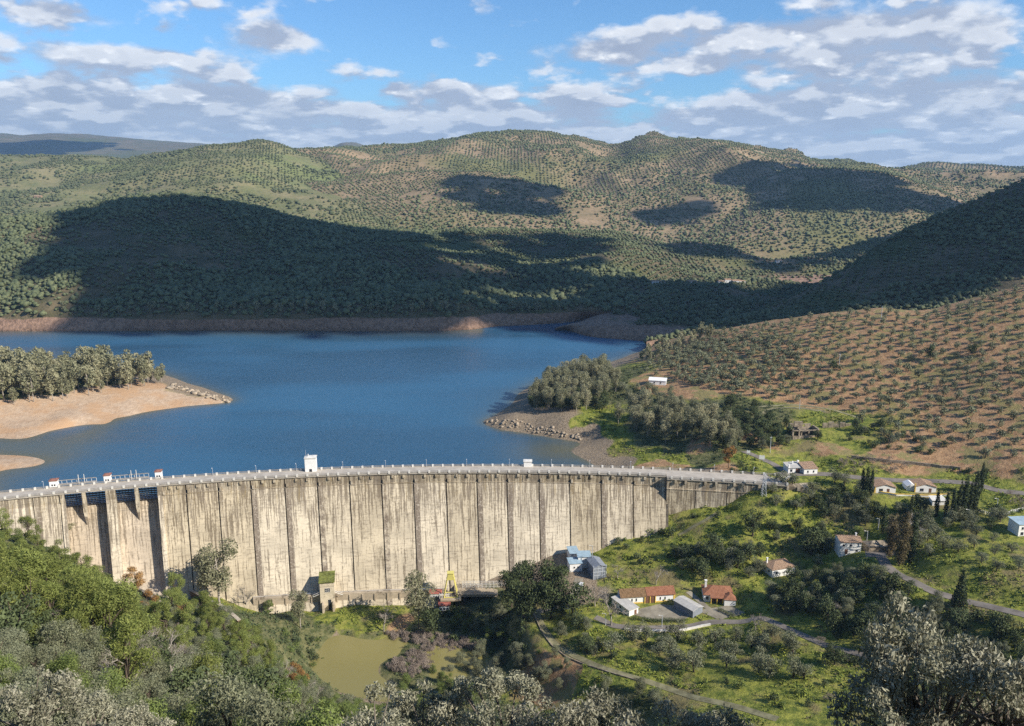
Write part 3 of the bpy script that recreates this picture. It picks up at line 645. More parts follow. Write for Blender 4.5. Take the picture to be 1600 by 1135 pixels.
c0 = crest(SLEN/2); dam = empty('dam', (c0[0], c0[1], -30), 0, 'long curved concrete dam with stained cream face across the valley', 'dam')
def zrows():
    return [7.0, 5, 2, -2, -7, -12, -18, -24, -30, -36, -44]
def add_uv(me, us, ss=None):
    uvl = me.uv_layers.new(name='UVMap'); li = np.empty(len(me.loops), np.int32); me.loops.foreach_get('vertex_index', li)
    U = np.array(us, np.float32)[li]; S__ = np.array(ss, np.float32)[li] if ss is not None else np.zeros_like(U); uvl.data.foreach_set('uv', np.stack([U, S__], 1).ravel())
def face_block(name, s0, s1, prof, zs, root, material, back, proud=0.0, uoff=0.0):
    """a wall section between s0 and s1 whose front follows prof(z); closed sides and top"""
    nseg = max(2, int((s1 - s0) / 3.5)); mb = MB(); us = []; ss = []
    grid = []
    for i in range(nseg + 1):
        s = s0 + (s1 - s0) * i / nseg; col = []
        for z in zs:
            col.append(len(mb.v)); mb.v.append(dpt(s, prof(z) + proud, z)); us.append(s - s0 + uoff); ss.append(s)
        grid.append(col)
    for i in range(nseg):
        for j in range(len(zs) - 1): mb.f.append((grid[i][j+1], grid[i+1][j+1], grid[i+1][j], grid[i][j])); mb.m.append(0)
    for i in (0, nseg):
        s = s0 if i == 0 else s1; n0 = len(mb.v)
        for z in zs: mb.v.append(dpt(s, prof(z) + proud, z)); us.append(9); ss.append(s + 50)
        for z in zs: mb.v.append(dpt(s, back, z)); us.append(9); ss.append(s + 54)
        for j in range(len(zs) - 1):
            q = (n0+j, n0+j+1, n0+len(zs)+j+1, n0+len(zs)+j); mb.f.append(q if i == 0 else q[::-1]); mb.m.append(0)
    n0 = len(mb.v)
    for i in range(nseg + 1):
        s = s0 + (s1 - s0) * i / nseg
        mb.v += [dpt(s, prof(zs[0]) + proud, zs[0]), dpt(s, back, zs[0])]; us += [9, 9]; ss += [s, s + 3]
    for i in range(nseg): mb.f.append((n0+2*i, n0+2*i+2, n0+2*i+3, n0+2*i+1)); mb.m.append(0)
    l = root.location; mb.v = [(x-l[0], y-l[1], z-l[2]) for x, y, z in mb.v]
    me = mb.mesh(name, material); add_uv(me, us, ss); return link(name, me, root)
PX_J = [252,291,341,392,445,496,546,596,646,697,745,792,842,890,939,989,1041]
SJ = [s_at(p, 7.0) for p in PX_J]
PX_W = [1041,1086,1135,1172,1215,1262]
SW = [s_at(p, 7.0) for p in PX_W]
upper = lambda z: -0.25
slope = lambda z: run(z)
for k in range(len(SJ) - 1):
    off = 0.35 * ((k * 7) % 3 - 1)
    b = face_block('wall_block', SJ[k] + 0.28, SJ[k+1] - 0.28, slope, zrows(), dam, M_CONC, -3.0, off * 0.3)
    face_block('parapet_wall_block', SJ[k] + 0.22, SJ[k+1] - 0.22, upper, [11.4, 9.2, 7.003], dam, M_CONC, -3.0)
mid = lambda z: run(z) - 0.9
face_block('core_wall', SJ[0] + 0.05, SJ[-1] + 1, mid, zrows()[1:], dam, M_DKCONC, -7.0)
face_block('core_wall', SJ[0] + 0.05, SJ[-1] + 1, lambda z: -0.9, [11.3, 9, 7.1], dam, M_DKCONC, -7.0)
# ledges, downstands and brackets under the roadway
for k in range(len(SJ) - 1):
    a, b = SJ[k], SJ[k+1]; mb = MB()
    face = lambda s, o0, o1, z0, z1, w: mb.hexa([dpt(s-w/2, o1, z0), dpt(s+w/2, o1, z0), dpt(s+w/2, o0, z0), dpt(s-w/2, o0, z0)], [dpt(s-w/2, o1, z1), dpt(s+w/2, o1, z1), dpt(s+w/2, o0, z1), dpt(s-w/2, o0, z1)])
    for f in (0.36, 0.70): face(a + (b-a)*f, -0.25, 0.34, 9.5, 10.9, 1.1)
    face(a + (b-a)*0.5, -0.25, -0.1, 7.13, 11.2, 0.2)
    part('bracket', mb, M_CONC, dam)
    mb = MB(); face = lambda s, o0, o1, z0, z1, w: mb.hexa([dpt(s-w/2, o1, z0), dpt(s+w/2, o1, z0), dpt(s+w/2, o0, z0), dpt(s-w/2, o0, z0)], [dpt(s-w/2, o1-0.5, z1), dpt(s+w/2, o1-0.5, z1), dpt(s+w/2, o0, z1), dpt(s-w/2, o0, z1)])
    face(a + 1.1, -0.25, 0.8, 7.13, 8.8, 0.9)
    part('corbel', mb, M_CONC, dam)
    face_block('ledge', a + 0.1, b - 0.1, lambda z: 0.55, [7.12, 6.72], dam, M_CONC, -0.8)
# right wing
wing = lambda z: 3.8 + 0.10 * max(0, 7 - z)
for k in range(len(SW) - 1):
    face_block('wing_block', SW[k] + (0.0 if k == 0 else 0.2), SW[k+1] - 0.2, wing, [7.0, 2, -4, -12, -22], dam, M_CONC, -6.5, 0, 3.0)
    face_block('wing_parapet_block', SW[k] + (0.0 if k == 0 else 0.15), SW[k+1] - 0.15, lambda z: 3.1, [11.4, 9, 7.003], dam, M_CONC, -6.5, 0, 3.0)
    mb = MB(); a, b = SW[k], SW[k+1]
    for f in (0.3, 0.65):
        s = a + (b-a)*f; mb.hexa([dpt(s-.5, 4.0, 9.8), dpt(s+.5, 4.0, 9.8), dpt(s+.5, 3.1, 9.8), dpt(s-.5, 3.1, 9.8)], [dpt(s-.5, 4.0, 11.2), dpt(s+.5, 4.0, 11.2), dpt(s+.5, 3.1, 11.2), dpt(s-.5, 3.1, 11.2)])
    part('bracket', mb, M_CONC, dam)
    face_block('ledge', a, b, lambda z: 4.0, [7.1, 6.75], dam, M_CONC, 1.0)
# left wing and the spillway
s95, s165, s182, s247, s252 = [s_at(p, 9.0) for p in (94, 165, 181, 246, 253)]
s131, s213 = s_at(131, 9.0), s_at(213.5, 9.0); s102 = s_at(101, 9.0)
face_block('wall_block', -60, s_at(52, 7), slope, zrows(), dam, M_CONC, -7, 0); face_block('wall_block', s_at(52, 7) + .3, s95 - 0.1, slope, zrows(), dam, M_CONC, -7, 0)
face_block('parapet_wall_block', -60, s_at(52, 7), upper, [11.4, 9, 7.003], dam, M_CONC, -7); face_block('parapet_wall_block', s_at(52, 7) + .3, s95 - 0.1, upper, [11.4, 9, 7.003], dam, M_CONC, -7)
def chute(z):
    if z > 2.6: return -2.6 - (z - 2.6) * 2
    return -2.6 + SL * (2.6 - z) + 1.7 * (1 - math.exp(-(2.6 - z) / 2.2))
def chute_curve(s): pass
ZC = [3.4, 3.3, 3.0, 2.6, 2.0, 1.2, 0.2, -1, -3, -6, -10, -14, -18, -22, -25, -27, -28.5]
def cprof(z): 
    o = -5.0 + math.sqrt(max(0, 3.4 - z)) * 1.9
    return min(o, run(z) - 4.6) if z > 0 else run(z) - 4.6 + 0.0
def cprof(z):
    d = 3.4 - z; return -6.2 + (math.sqrt(d / 0.36) if d < 3.2 else math.sqrt(3.2/0.36) + (d - 3.2) * 0.745)
for a, b in ((s102, s165), (s182, s247)):
    nseg = 8; mb = MB(); us = []; ss = []
    zs = ZC; grid = []
    tail = []
    for i in range(nseg+1):
        s = a + (b-a)*i/nseg; colv = []
        for z in zs: colv.append(len(mb.v)); mb.v.append(dpt(s, cprof(z), z)); us.append(9); ss.append(s)
        for kk in range(1, 7):                                   # the flip at the foot
            o = cprof(zs[-1]) + kk*2.2; colv.append(len(mb.v)); mb.v.append(dpt(s, o, zs[-1] - 2.4*math.sin(min(kk,6)/6*math.pi/2))); us.append(9); ss.append(s)
        grid.append(colv)
    for i in range(nseg):
        for j in range(len(grid[0])-1): mb.f.append((grid[i][j+1], grid[i+1][j+1], grid[i+1][j], grid[i][j])); mb.m.append(0)
    l = dam.location; mb.v = [(x-l[0], y-l[1], z-l[2]) for x, y, z in mb.v]
    me = mb.mesh('spillway_chute', M_CHUTE, True); add_uv(me, us, ss); link('spillway_chute', me, dam)
zp = [11.3, 7.0, 3, 0, -4, -10, -16, -22, -28, -34]
def pier(name, a, b, prof, zs, material, back=-7.5): face_block(name, a, b, prof, zs, dam, material, back, 0, 3.0)
pier('spillway_pier', s165, s182, lambda z: 0.5 if z > 6.9 else run(z) + 0.9, zp, M_CONC)
pier('spillway_pier', s247, s252 + 0.1, lambda z: 0.4 if z > 6.9 else run(z) + 0.8, zp, M_CONC)
pier('spillway_pier', s95, s102, lambda z: 0.4 if z > 6.9 else run(z) + 0.8, zp, M_CONC)
for s in (s131, s213):
    pier('gate_pier', s - 0.85, s + 0.85, lambda z: 0.4 if z > 2 else (0.4 - (2 - z) * 0.0), [11.3, 8, 5, 2], M_CONC)
    mb = MB(); mb.poly([dpt(s-.85, 0.4, 2), dpt(s, 0.1, -5.5), dpt(s+.85, 0.4, 2)]); mb.poly([dpt(s-.85, 0.4, 2), dpt(s-.85, -6.5, 2), dpt(s, 0.1, -5.5)]); mb.poly([dpt(s+.85, 0.4, 2), dpt(s, 0.1, -5.5), dpt(s+.85, -6.5, 2)])
    part('pier_nose', mb, M_CONC, dam)
for a, b in ((s102, s131-.85), (s131+.85, s165), (s182, s213-.85), (s213+.85, s247)):
    mb = MB(); n_ = 8
    for i in range(n_):
        t0, t1 = i/n_, (i+1)/n_; z0, z1 = 3.2 + 7.2*t0, 3.2 + 7.2*t1
        o0, o1 = -5.4 + 1.5*math.sin(t0*math.pi), -4.6 + 1.5*math.sin(t1*math.pi)
        mb.quad(dpt(a+.05, o0, z0), dpt(b-.05, o0, z0), dpt(b-.05, o1, z1), dpt(a+.05, o1, z1))
    g_ = part('radial_gate', mb, M_STEEL, dam)
    mb = MB()
    for i in range(1, 6):
        s = a + (b-a)*i/6
        for k in range(n_): t0, t1 = k/n_, (k+1)/n_; mb.hexa(*[[dpt(s-.12, -5.4+1.5*math.sin(t*math.pi)+.3, 3.2+7.2*t), dpt(s+.12, -5.4+1.5*math.sin(t*math.pi)+.3, 3.2+7.2*t), dpt(s+.12, -5.4+1.5*math.sin(t*math.pi), 3.2+7.2*t), dpt(s-.12, -5.4+1.5*math.sin(t*math.pi), 3.2+7.2*t)] for t in (t0, t1)])
    part('gate_rib', mb, M_STEEL, dam)
# roadway and parapets
def ribbon(s0, s1, o0, o1, z0, z1, step=4.0):
    mb = MB(); n_ = max(1, int((s1-s0)/step))
    for i in range(n_):
        a, b = s0+(s1-s0)*i/n_, s0+(s1-s0)*(i+1)/n_
        mb.hexa([dpt(a,o1,z0), dpt(b,o1,z0), dpt(b,o0,z0), dpt(a,o0,z0)], [dpt(a,o1,z1), dpt(b,o1,z1), dpt(b,o0,z1), dpt(a,o0,z1)])
    return mb
S_A, S_B = -60, SW[-2] + 4
S_M = SW[0]
part('roadway', ribbon(S_A, S_M, -8.2, 0.30, 11.402, 12.0), M_ROAD, dam); part('roadway', ribbon(S_M + .01, S_B, -8.2, 3.6, 11.404, 11.9), M_ROAD, dam)
for (o, a, b) in ((0.32, S_A, S_M), (-8.1, S_A, S_B), (3.45, S_M, S_B)):
    part('parapet_rail', ribbon(a, b, o-.16, o+.0, 12.74, 12.98), M_RAIL, dam)
    part('parapet_kerb', ribbon(a, b, o-.2, o+.05, 12.004, 12.42), M_RAIL, dam)
mb = MB(); mb.hexa([(-.45,-.3,0),(.45,-.3,0),(.45,.3,0),(-.45,.3,0)], [(-.42,-.27,1.12),(.42,-.27,1.12),(.42,.27,1.12),(-.42,.27,1.12)]); POSTM = mb.mesh('parapet_post', M_WHITE)
spots = []
n_ = int((S_M - s_at(-10)) / 4.75)
for i in range(n_): spots.append((s_at(-10) + i*4.75, 0.30))
s = S_M + 2
while s < S_B: spots.append((s, 3.45)); s += 4.75
for i in range(n_): spots.append((s_at(-10) + 2 + i*4.75, -8.1))
near_rest = spots[100:]; spots = spots[:100]
for (s, o) in spots:
    q = dpt(s, o, 12.003); p_ = link('parapet_post', POSTM, dam); t = tang(s)
    p_.location = Vector(q) - dam.location; p_.rotation_euler = (0, 0, math.atan2(t[1], t[0]))
mb = MB()
s = S_M + 2
extra = near_rest + [(S_M + 2 + i*4.75, -8.1) for i in range(int((S_B - S_M)/4.75))]
for (s, o) in extra: t = tang(s); q = dpt(s, o, 12.003 + .55); mb.box(q, (.9, .6, 1.1), math.atan2(t[1], t[0]))
pp_ = part('parapet_posts', mb, M_WHITE, dam); pp_['kind'] = 'stuff'
# hoist towers, tower and hut on the crest
def crest_house(name, px, w_, d_, h_, label, cat, roofm, group=None, o=-9.6, cap=0.35, win=True, door=False, parap=0.5):
    s = s_at(px, 14); q = dpt(s, o, 11.2); t = tang(s); rz = math.atan2(t[1], t[0])
    e = empty(name, q, rz, label, cat, group); mb = MB(); mb.box((0,0,h_/2), (w_, d_, h_)); mb.build('wall', M_LIME, e)
    mb = MB(); mb.box((0,0,h_+.16), (w_+.5, d_+.5, .3)); mb.hexa([(-w_/2-.1,-d_/2-.1,h_+.31),(w_/2+.1,-d_/2-.1,h_+.31),(w_/2+.1,d_/2+.1,h_+.31),(-w_/2-.1,d_/2+.1,h_+.31)], [(-w_/4,-d_/4,h_+.31+cap),(w_/4,-d_/4,h_+.31+cap),(w_/4,d_/4,h_+.31+cap),(-w_/4,d_/4,h_+.31+cap)]); mb.build('roof', roofm, e)
    if win:
        for x in (-.5, .5): mb = MB(); mb.box((x, -d_/2-.02, h_*.52), (.6, .08, .8)); mb.build('window', M_GLASS, e)
    if door:
        mb = MB(); mb.box((0, -d_/2-.02, 1.1), (1.3, .08, 2.1)); mb.build('door', M_GLASS, e)
    return e
HG_ = 'hoist houses over the spillway gates'
crest_house('hoist_house', 84, 3.2, 3.0, 4.0, 'small white hoist house with red cap, leftmost on the dam crest', 'hoist house', M_REDROOF, HG_)
crest_house('hoist_house', 168, 2.7, 2.9, 4.3, 'small white hoist house with red cap above the pier between the two spillways', 'hoist house', M_REDROOF, HG_)
crest_house('hoist_house', 248, 2.7, 2.9, 4.2, 'small white hoist house with red cap right of both spillways', 'hoist house', M_REDROOF, HG_)
tw = crest_house('crest_tower', 486.5, 5.2, 4.0, 7.4, 'tall white square tower with small door standing on the dam crest', 'tower', M_WHITE, o=-7.6, win=False, door=True, cap=0.2)
mb = MB(); mb.tube([(-2.4,1.6,7.6),(-2.4,1.6,10.6)], [.08,.05]); mb.tube([(-1.2,.5,7.6),(-1.2,.5,8.9)], [.35,.35]); mb.build('antenna', M_POST, tw)
crest_house('crest_hut', 826, 3.8, 3.0, 3.3, 'low white hut with overhanging flat roof on the right half of the dam crest', 'hut', M_WHITE, o=-8.6, win=False, cap=0.1)
# gantry beams between the hoist houses
for (a, b) in ((88, 150), (172, 232)):
    sa, sb = s_at(a, 14), s_at(b, 14); q = dpt((sa+sb)/2, -10.4, 11.0); e = empty('gate_gantry', q, 0, 'white steel gantry walkway between the %s pair of hoist houses' % ('left' if a == 88 else 'right'), 'gantry', 'gate gantries')
    part('beam', ribbon(sa, sb, -10.6, -10.2, 14.3, 14.55), M_RAIL, e); part('walkway', ribbon(sa, sb, -10.9, -9.3, 12.6, 12.85), M_RAIL, e)
    mb = MB()
    for i in range(9): s = sa + (sb-sa)*i/8; mb.tube([dpt(s, -10.4, 11), dpt(s, -10.4, 14.3)], [.12,.12], 5)
    part('leg', mb, M_POST, e)
    for px in ((122.5, 131.5) if a == 88 else (205, 213)):
        s = s_at(px, 14); mb = MB(); mb.tube([dpt(s, -9, 11.9), dpt(s, -9, 17.0)], [.14,.12], 6); part('mast', mb, M_WHITE, e)
# lamp posts
def lamp_mesh():
    e = empty('lamp_post', (0,0,0)); mb = MB(); mb.tube([(0,0,0),(0,0,3.6),(0,-.25,3.95),(0,-.9,4.05)], [.085,.065,.055,.05], 6); a = mb.build('pole', M_POST, e)
    mb = MB(); mb.hexa([(-.16,-1.5,3.98),(.16,-1.5,3.98),(.12,-.85,4.0),(-.12,-.85,4.0)], [(-.14,-1.45,4.12),(.14,-1.45,4.12),(.1,-.85,4.14),(-.1,-.85,4.14)]); b = mb.build('lamp_head', M_POST, e); CHILD[e.name] = [a, b]; return e
LAMP = None
for px in (67, 332, 400, 463, 536, 603, 667, 730, 797, 863, 923, 987, 1053, 1118, 1180):
    s = s_at(px, 15); t = tang(s); rz = math.atan2(t[1], t[0])
    if LAMP is None: LAMP = lamp_mesh(); e = LAMP; e.location = dpt(s, -7.7, 12.0); e.rotation_euler = (0,0,rz)
    else: e = copy_tree(LAMP, dpt(s, -7.7, 12.0), rz)
    tag(e, 'grey street lamp on the far parapet of the dam crest', 'street lamp', 'lamps along the dam crest')
# gallery ledge along the foot, valve house, platform with crane
def Wface(px, z):
    """point on the face at a height"""
    for s in np.linspace(0, SLEN, 1500):
        q = dpt(s, run(z), z)
        if proj(*q)[0] >= px: return s
    return SLEN
def z_face(px, py): return Wdam(px, py)[2]
zl = z_face(600, 921)
sA, sB = Wface(395, zl), Wface(700, zl)
e = empty('foot_gallery', dpt((sA+sB)/2, run(zl)+2, zl-6), 0, 'low concrete gallery ledge along the foot of the dam', 'gallery')
part('wall', ribbon(sA, sB, run(zl)-3, run(zl)+2.4, zl-9, zl, 6), M_CHUTE, e)
mb = MB()
for i in range(int((sB-sA)/6)): 
    s = sA + 3 + i*6; mb.hexa([dpt(s-.3, run(zl)+3.2, zl-9), dpt(s+.3, run(zl)+3.2, zl-9), dpt(s+.3, run(zl)+2.4, zl-9), dpt(s-.3, run(zl)+2.4, zl-9)], [dpt(s-.3, run(zl)+2.7, zl-.6), dpt(s+.3, run(zl)+2.7, zl-.6), dpt(s+.3, run(zl)+2.4, zl-.6), dpt(s-.3, run(zl)+2.4, zl-.6)])
part('buttress', mb, M_CHUTE, e)
part('rail', ribbon(sA, sB, run(zl)+2.2, run(zl)+2.3, zl+.9, zl+1.0, 6), M_POST, e)
M_MOSS = plain('mossy_slab', (0.13, 0.14, 0.035), 0.95, 0.45, 0.7)
sv = Wface(512, zl); o = run(zl); tg = tang(sv); q = dpt(sv, o + 2.0, zl)
vh = empty('valve_house', q, math.atan2(tg[1], tg[0]) + 0.06, 'cream concrete valve house with mossy sloped roof projecting from the dam foot', 'valve house')
mb = MB(); mb.hexa([(-3.1,-3.2,-9.5),(3.1,-3.2,-9.5),(3.1,8,-9.5),(-3.1,8,-9.5)], [(-3.1,-3.2,7.2),(3.1,-3.2,7.2),(3.1,2.5,8.9),(-3.1,2.5,8.9)]); mb.build('wall', M_CONC, vh)
me_ = [c for c in vh.children][0].data; add_uv(me_, [9]*len(me_.vertices))
mb = MB(); mb.hexa([(-3.5,-3.7,7.25),(3.5,-3.7,7.25),(3.5,2.8,9.3),(-3.5,2.8,9.3)], [(-3.5,-3.7,7.65),(3.5,-3.7,7.65),(3.5,2.8,9.7),(-3.5,2.8,9.7)]); mb.build('roof', M_MOSS, vh)
mb = MB(); mb.box((.2,-3.24,3.6), (2.2,.1,1.8)); wf = mb.build('window', M_GLASS, vh)
mb = MB(); [mb.box((.2+x,-3.32,3.6), (.1,.08,1.8)) for x in (-1.1,-.35,.35,1.1)]; [mb.box((.2,-3.32,3.6+z_), (2.3,.08,.1)) for z_ in (-.9,0,.9)]; mb.build('frame', M_WHITE, wf)
mb = MB(); mb.box((.9,-3.24,-4.2), (1.3,.12,6.0)); mb.build('opening', M_GLASS, vh)
for x in (-1.9, 2.6): mb = MB(); mb.box((x,-4.6,-6.0), (.8,3.0,8.0)); mb.build('buttress', M_CHUTE, vh)
mb = MB()
for x0, x1, zz0, zz1 in ((3.2, 6.6, 1.8, .2), (-6.2, -3.2, .4, 1.6)):
    mb.tube([(x0,-2.6,zz0+1.0),(x1,-2.6,zz1+1.0)], [.09,.09], 5); mb.tube([(x0,-2.6,zz0+.1),(x1,-2.6,zz1+.1)], [.14,.14], 5); mb.tube([(x0,-2.6,zz0),(x0,-2.6,zz0+1)], [.07,.07], 5); mb.tube([(x1,-2.6,zz1),(x1,-2.6,zz1+1)], [.07,.07], 5)
mb.build('stair_rail', M_WHITE, vh)
# crane platform
zc_ = z_face(745, 914); s1_, s2_ = Wface(722, zc_), Wface(776, zc_)
o = run(zc_); e = empty('platform', dpt((s1_+s2_)/2, o+4, zc_-8), 0, 'concrete service platform with white railings at the dam foot', 'platform')
part('deck', ribbon(s1_-4, s2_, o-2, o+8.5, zc_-1.2, zc_, 8), M_CHUTE, e)
mb = MB(); 
for k in range(3): mb.hexa([dpt(s1_+k*6, o+7, zc_-9), dpt(s1_+k*6+1, o+7, zc_-9), dpt(s1_+k*6+1, o-1, zc_-9), dpt(s1_+k*6, o-1, zc_-9)], [dpt(s1_+k*6, o+7, zc_-1.2), dpt(s1_+k*6+1, o+7, zc_-1.2), dpt(s1_+k*6+1, o-1, zc_-1.2), dpt(s1_+k*6, o-1, zc_-1.2)])
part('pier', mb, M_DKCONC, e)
mb = MB()
for o_ in (o+1.4, o+3.2):
    for zr in (.8, 1.7, 2.6): mb.tube([dpt(s1_, o_, zc_+zr), dpt(s2_+4, o_, zc_+zr)], [.1,.1], 5)
    for k in range(12): s = s1_ + (s2_+4-s1_)*k/11; mb.tube([dpt(s, o_, zc_), dpt(s, o_, zc_+2.7)], [.11,.11], 5)
part('railing', mb, M_WHITE, e)
M_YEL = plain('yellow_paint', (0.66, 0.58, 0.17), 0.5, 0.08, 1.5); M_RED = plain('faded_red_paint', (0.33, 0.11, 0.08), 0.6, 0.2, 1.2)
scr = Wface(703, zc_); q = dpt(scr, o + 6.5, zc_ - 1.0)
cr = empty('gantry_crane', q, 0.05, 'yellow A-frame gantry crane at the foot of the dam', 'crane')
mb = MB(); 
for sx in (-1, 1):
    for sy in (-1, 1): mb.tube([(sx*3.0, sy*2.2-1, 0), (sx*1.5, sy*.9-1, 8.2), (sx*1.2, sy*.8-1, 10.6)], [.26,.26,.22], 6)
mb.build_each('leg', M_YEL, cr)
mb = MB(); mb.box((0,-1,8.3), (3.6,2.4,.5)); mb.box((0,-1.9,9.9), (2.4,.3,2.6)); mb.box((0,-.1,9.9), (2.4,.3,2.6)); mb.box((0,-1,11.2), (3.0,2.6,.25)); mb.build('head', M_YEL, cr)
mb = MB(); mb.tube([(-3,-3.2,.3),(3,-3.2,.3)], [.2,.2], 6); mb.tube([(-3,1.2,.3),(3,1.2,.3)], [.2,.2], 6); mb.build_each('cross_beam', M_YEL, cr)
mb = MB(); mb.tube([(0,-1,8.2),(0,-1,3.4)], [.05,.05], 4); mb.box((0,-1,3.1), (.6,.5,.7)); mb.build('hook', M_STEEL, cr)
mb = MB(); mb.box((0,-1,-.5), (9,7,.9)); cd = mb.build('base_slab', M_CHUTE, cr)
mb = MB(); mb.box((-7.8,.5,.6), (5.0,3.2,1.5)); mb.box((-7.8,.5,1.45), (5.3,3.5,.2)); e = empty('machine_cabin', (0,0,0)); e.location = (q[0]-7, q[1], q[2]); 
mb = MB(); mb.hexa([(-2.6,-1.6,-.6),(2.6,-1.6,-.6),(2.6,1.6,-.6),(-2.6,1.6,-.6)], [(-2.6,-1.6,1.2),(2.6,-1.6,1.2),(2.6,1.6,1.2),(-2.6,1.6,1.2)]); mb.build('body', M_WHITE, e)
mb = MB(); mb.hexa([(-2.9,-1.9,1.2),(2.9,-1.9,1.2),(2.9,1.9,1.4),(-2.9,1.9,1.4)], [(-2.6,-1.5,1.7),(2.6,-1.5,1.7),(2.6,1.5,1.8),(-2.6,1.5,1.8)]); mb.build('roof', M_RED, e)
tag(e, 'white machine cabin with red roof left of the yellow crane', 'cabin')
q2 = Wz(694, 962, -40.0); q2 = (q2[0], q2[1]+2, float(H(q2[0], q2[1]+2)))
e = empty('pump_tower', q2, 0.05, 'pump house with white windowed front and red roof below the yellow crane', 'pump house')
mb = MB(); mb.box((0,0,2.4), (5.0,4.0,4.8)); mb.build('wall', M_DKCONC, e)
mb = MB(); mb.box((0,-2.06,3.4), (4.4,.1,1.9)); wf = mb.build('window_panel', M_LIME, e)
mb = MB(); [mb.box((x,-2.14,3.4), (.75,.1,1.0)) for x in (-1.4, 0, 1.4)]; mb.build_each('window', M_GLASS, wf)
mb = MB(); mb.box((0,0,5.0), (5.6,4.6,.35)); mb.hexa([(-2.8,-2.3,5.18),(2.8,-2.3,5.18),(2.8,2.3,5.18),(-2.8,2.3,5.18)], [(-2.5,-1.0,5.8),(2.5,-1.0,5.8),(2.5,2.2,5.8),(-2.5,2.2,5.8)]); mb.build('roof', M_RED, e)
mb = MB(); 
for x in (-2, -1, 0, 1, 2): mb.tube([(x,1,5.8),(x,1,9.2)], [.16,.16], 5)
mb.box((0,1,8.6), (4.6,.3,.3)); mb.build('rack', M_WHITE, e)
# spillway training walls
M_BRICKW = plain('rust_brown_wall', (0.15, 0.095, 0.065), 0.9, 0.3, 0.6)
def wall_thing(pts, hgt, th, name, label, cat, material, cap=None, capm=None, rail=False, group=None):
    """pts world xyz; a wall that stands on them"""
    q0 = pts[0]; e = empty(name, tuple(q0), 0, label, cat, group); mb = MB(); mc = MB()
    for a, b in zip(pts[:-1], pts[1:]):
        a, b = np.array(a), np.array(b); d = (b-a)[:2]; nrm = np.array([-d[1], d[0]]) / (np.linalg.norm(d)+1e-6) * th/2
        f = lambda p, sgn, z: (p[0]+sgn*nrm[0], p[1]+sgn*nrm[1], z)
        mb.hexa([f(a,-1,a[2]-1.5), f(b,-1,b[2]-1.5), f(b,1,b[2]-1.5), f(a,1,a[2]-1.5)], [f(a,-1,a[2]+hgt), f(b,-1,b[2]+hgt), f(b,1,b[2]+hgt), f(a,1,a[2]+hgt)])
        if cap: mc.hexa([f(a,-1.4,a[2]+hgt+.004), f(b,-1.4,b[2]+hgt+.004), f(b,1.4,b[2]+hgt+.004), f(a,1.4,a[2]+hgt+.004)], [f(a,-1.4,a[2]+hgt+cap), f(b,-1.4,b[2]+hgt+cap), f(b,1.4,b[2]+hgt+cap), f(a,1.4,a[2]+hgt+cap)])
    part('wall', mb, material, e)
    if cap: part('coping', mc, capm or M_WHITE, e)
    return e
def along(pxs, dz=0.0, step=6):
    out = []
    for (a, b) in zip(pxs[:-1], pxs[1:]):
        for k in range(step): t = k/step; q = G(a[0]+(b[0]-a[0])*t, a[1]+(b[1]-a[1])*t); out.append((q[0], q[1], q[2]+dz))
    q = G(*pxs[-1]); out.append((q[0], q[1], q[2]+dz)); return out
wall_thing(along([(250,908),(300,935),(350,962),(375,985)]), 3.6, 0.9, 'training_wall', 'rust-brown spillway training wall running down from the dam foot', 'retaining wall', M_BRICKW, 0.18, M_CHUTE)
wall_thing(along([(200,900),(216,925),(262,955),(290,978)]), 1.6, 0.7, 'training_wall', 'curved concrete wall bounding the left side of the spillway foot', 'retaining wall', M_CHUTE, 0.18, M_CHUTE)

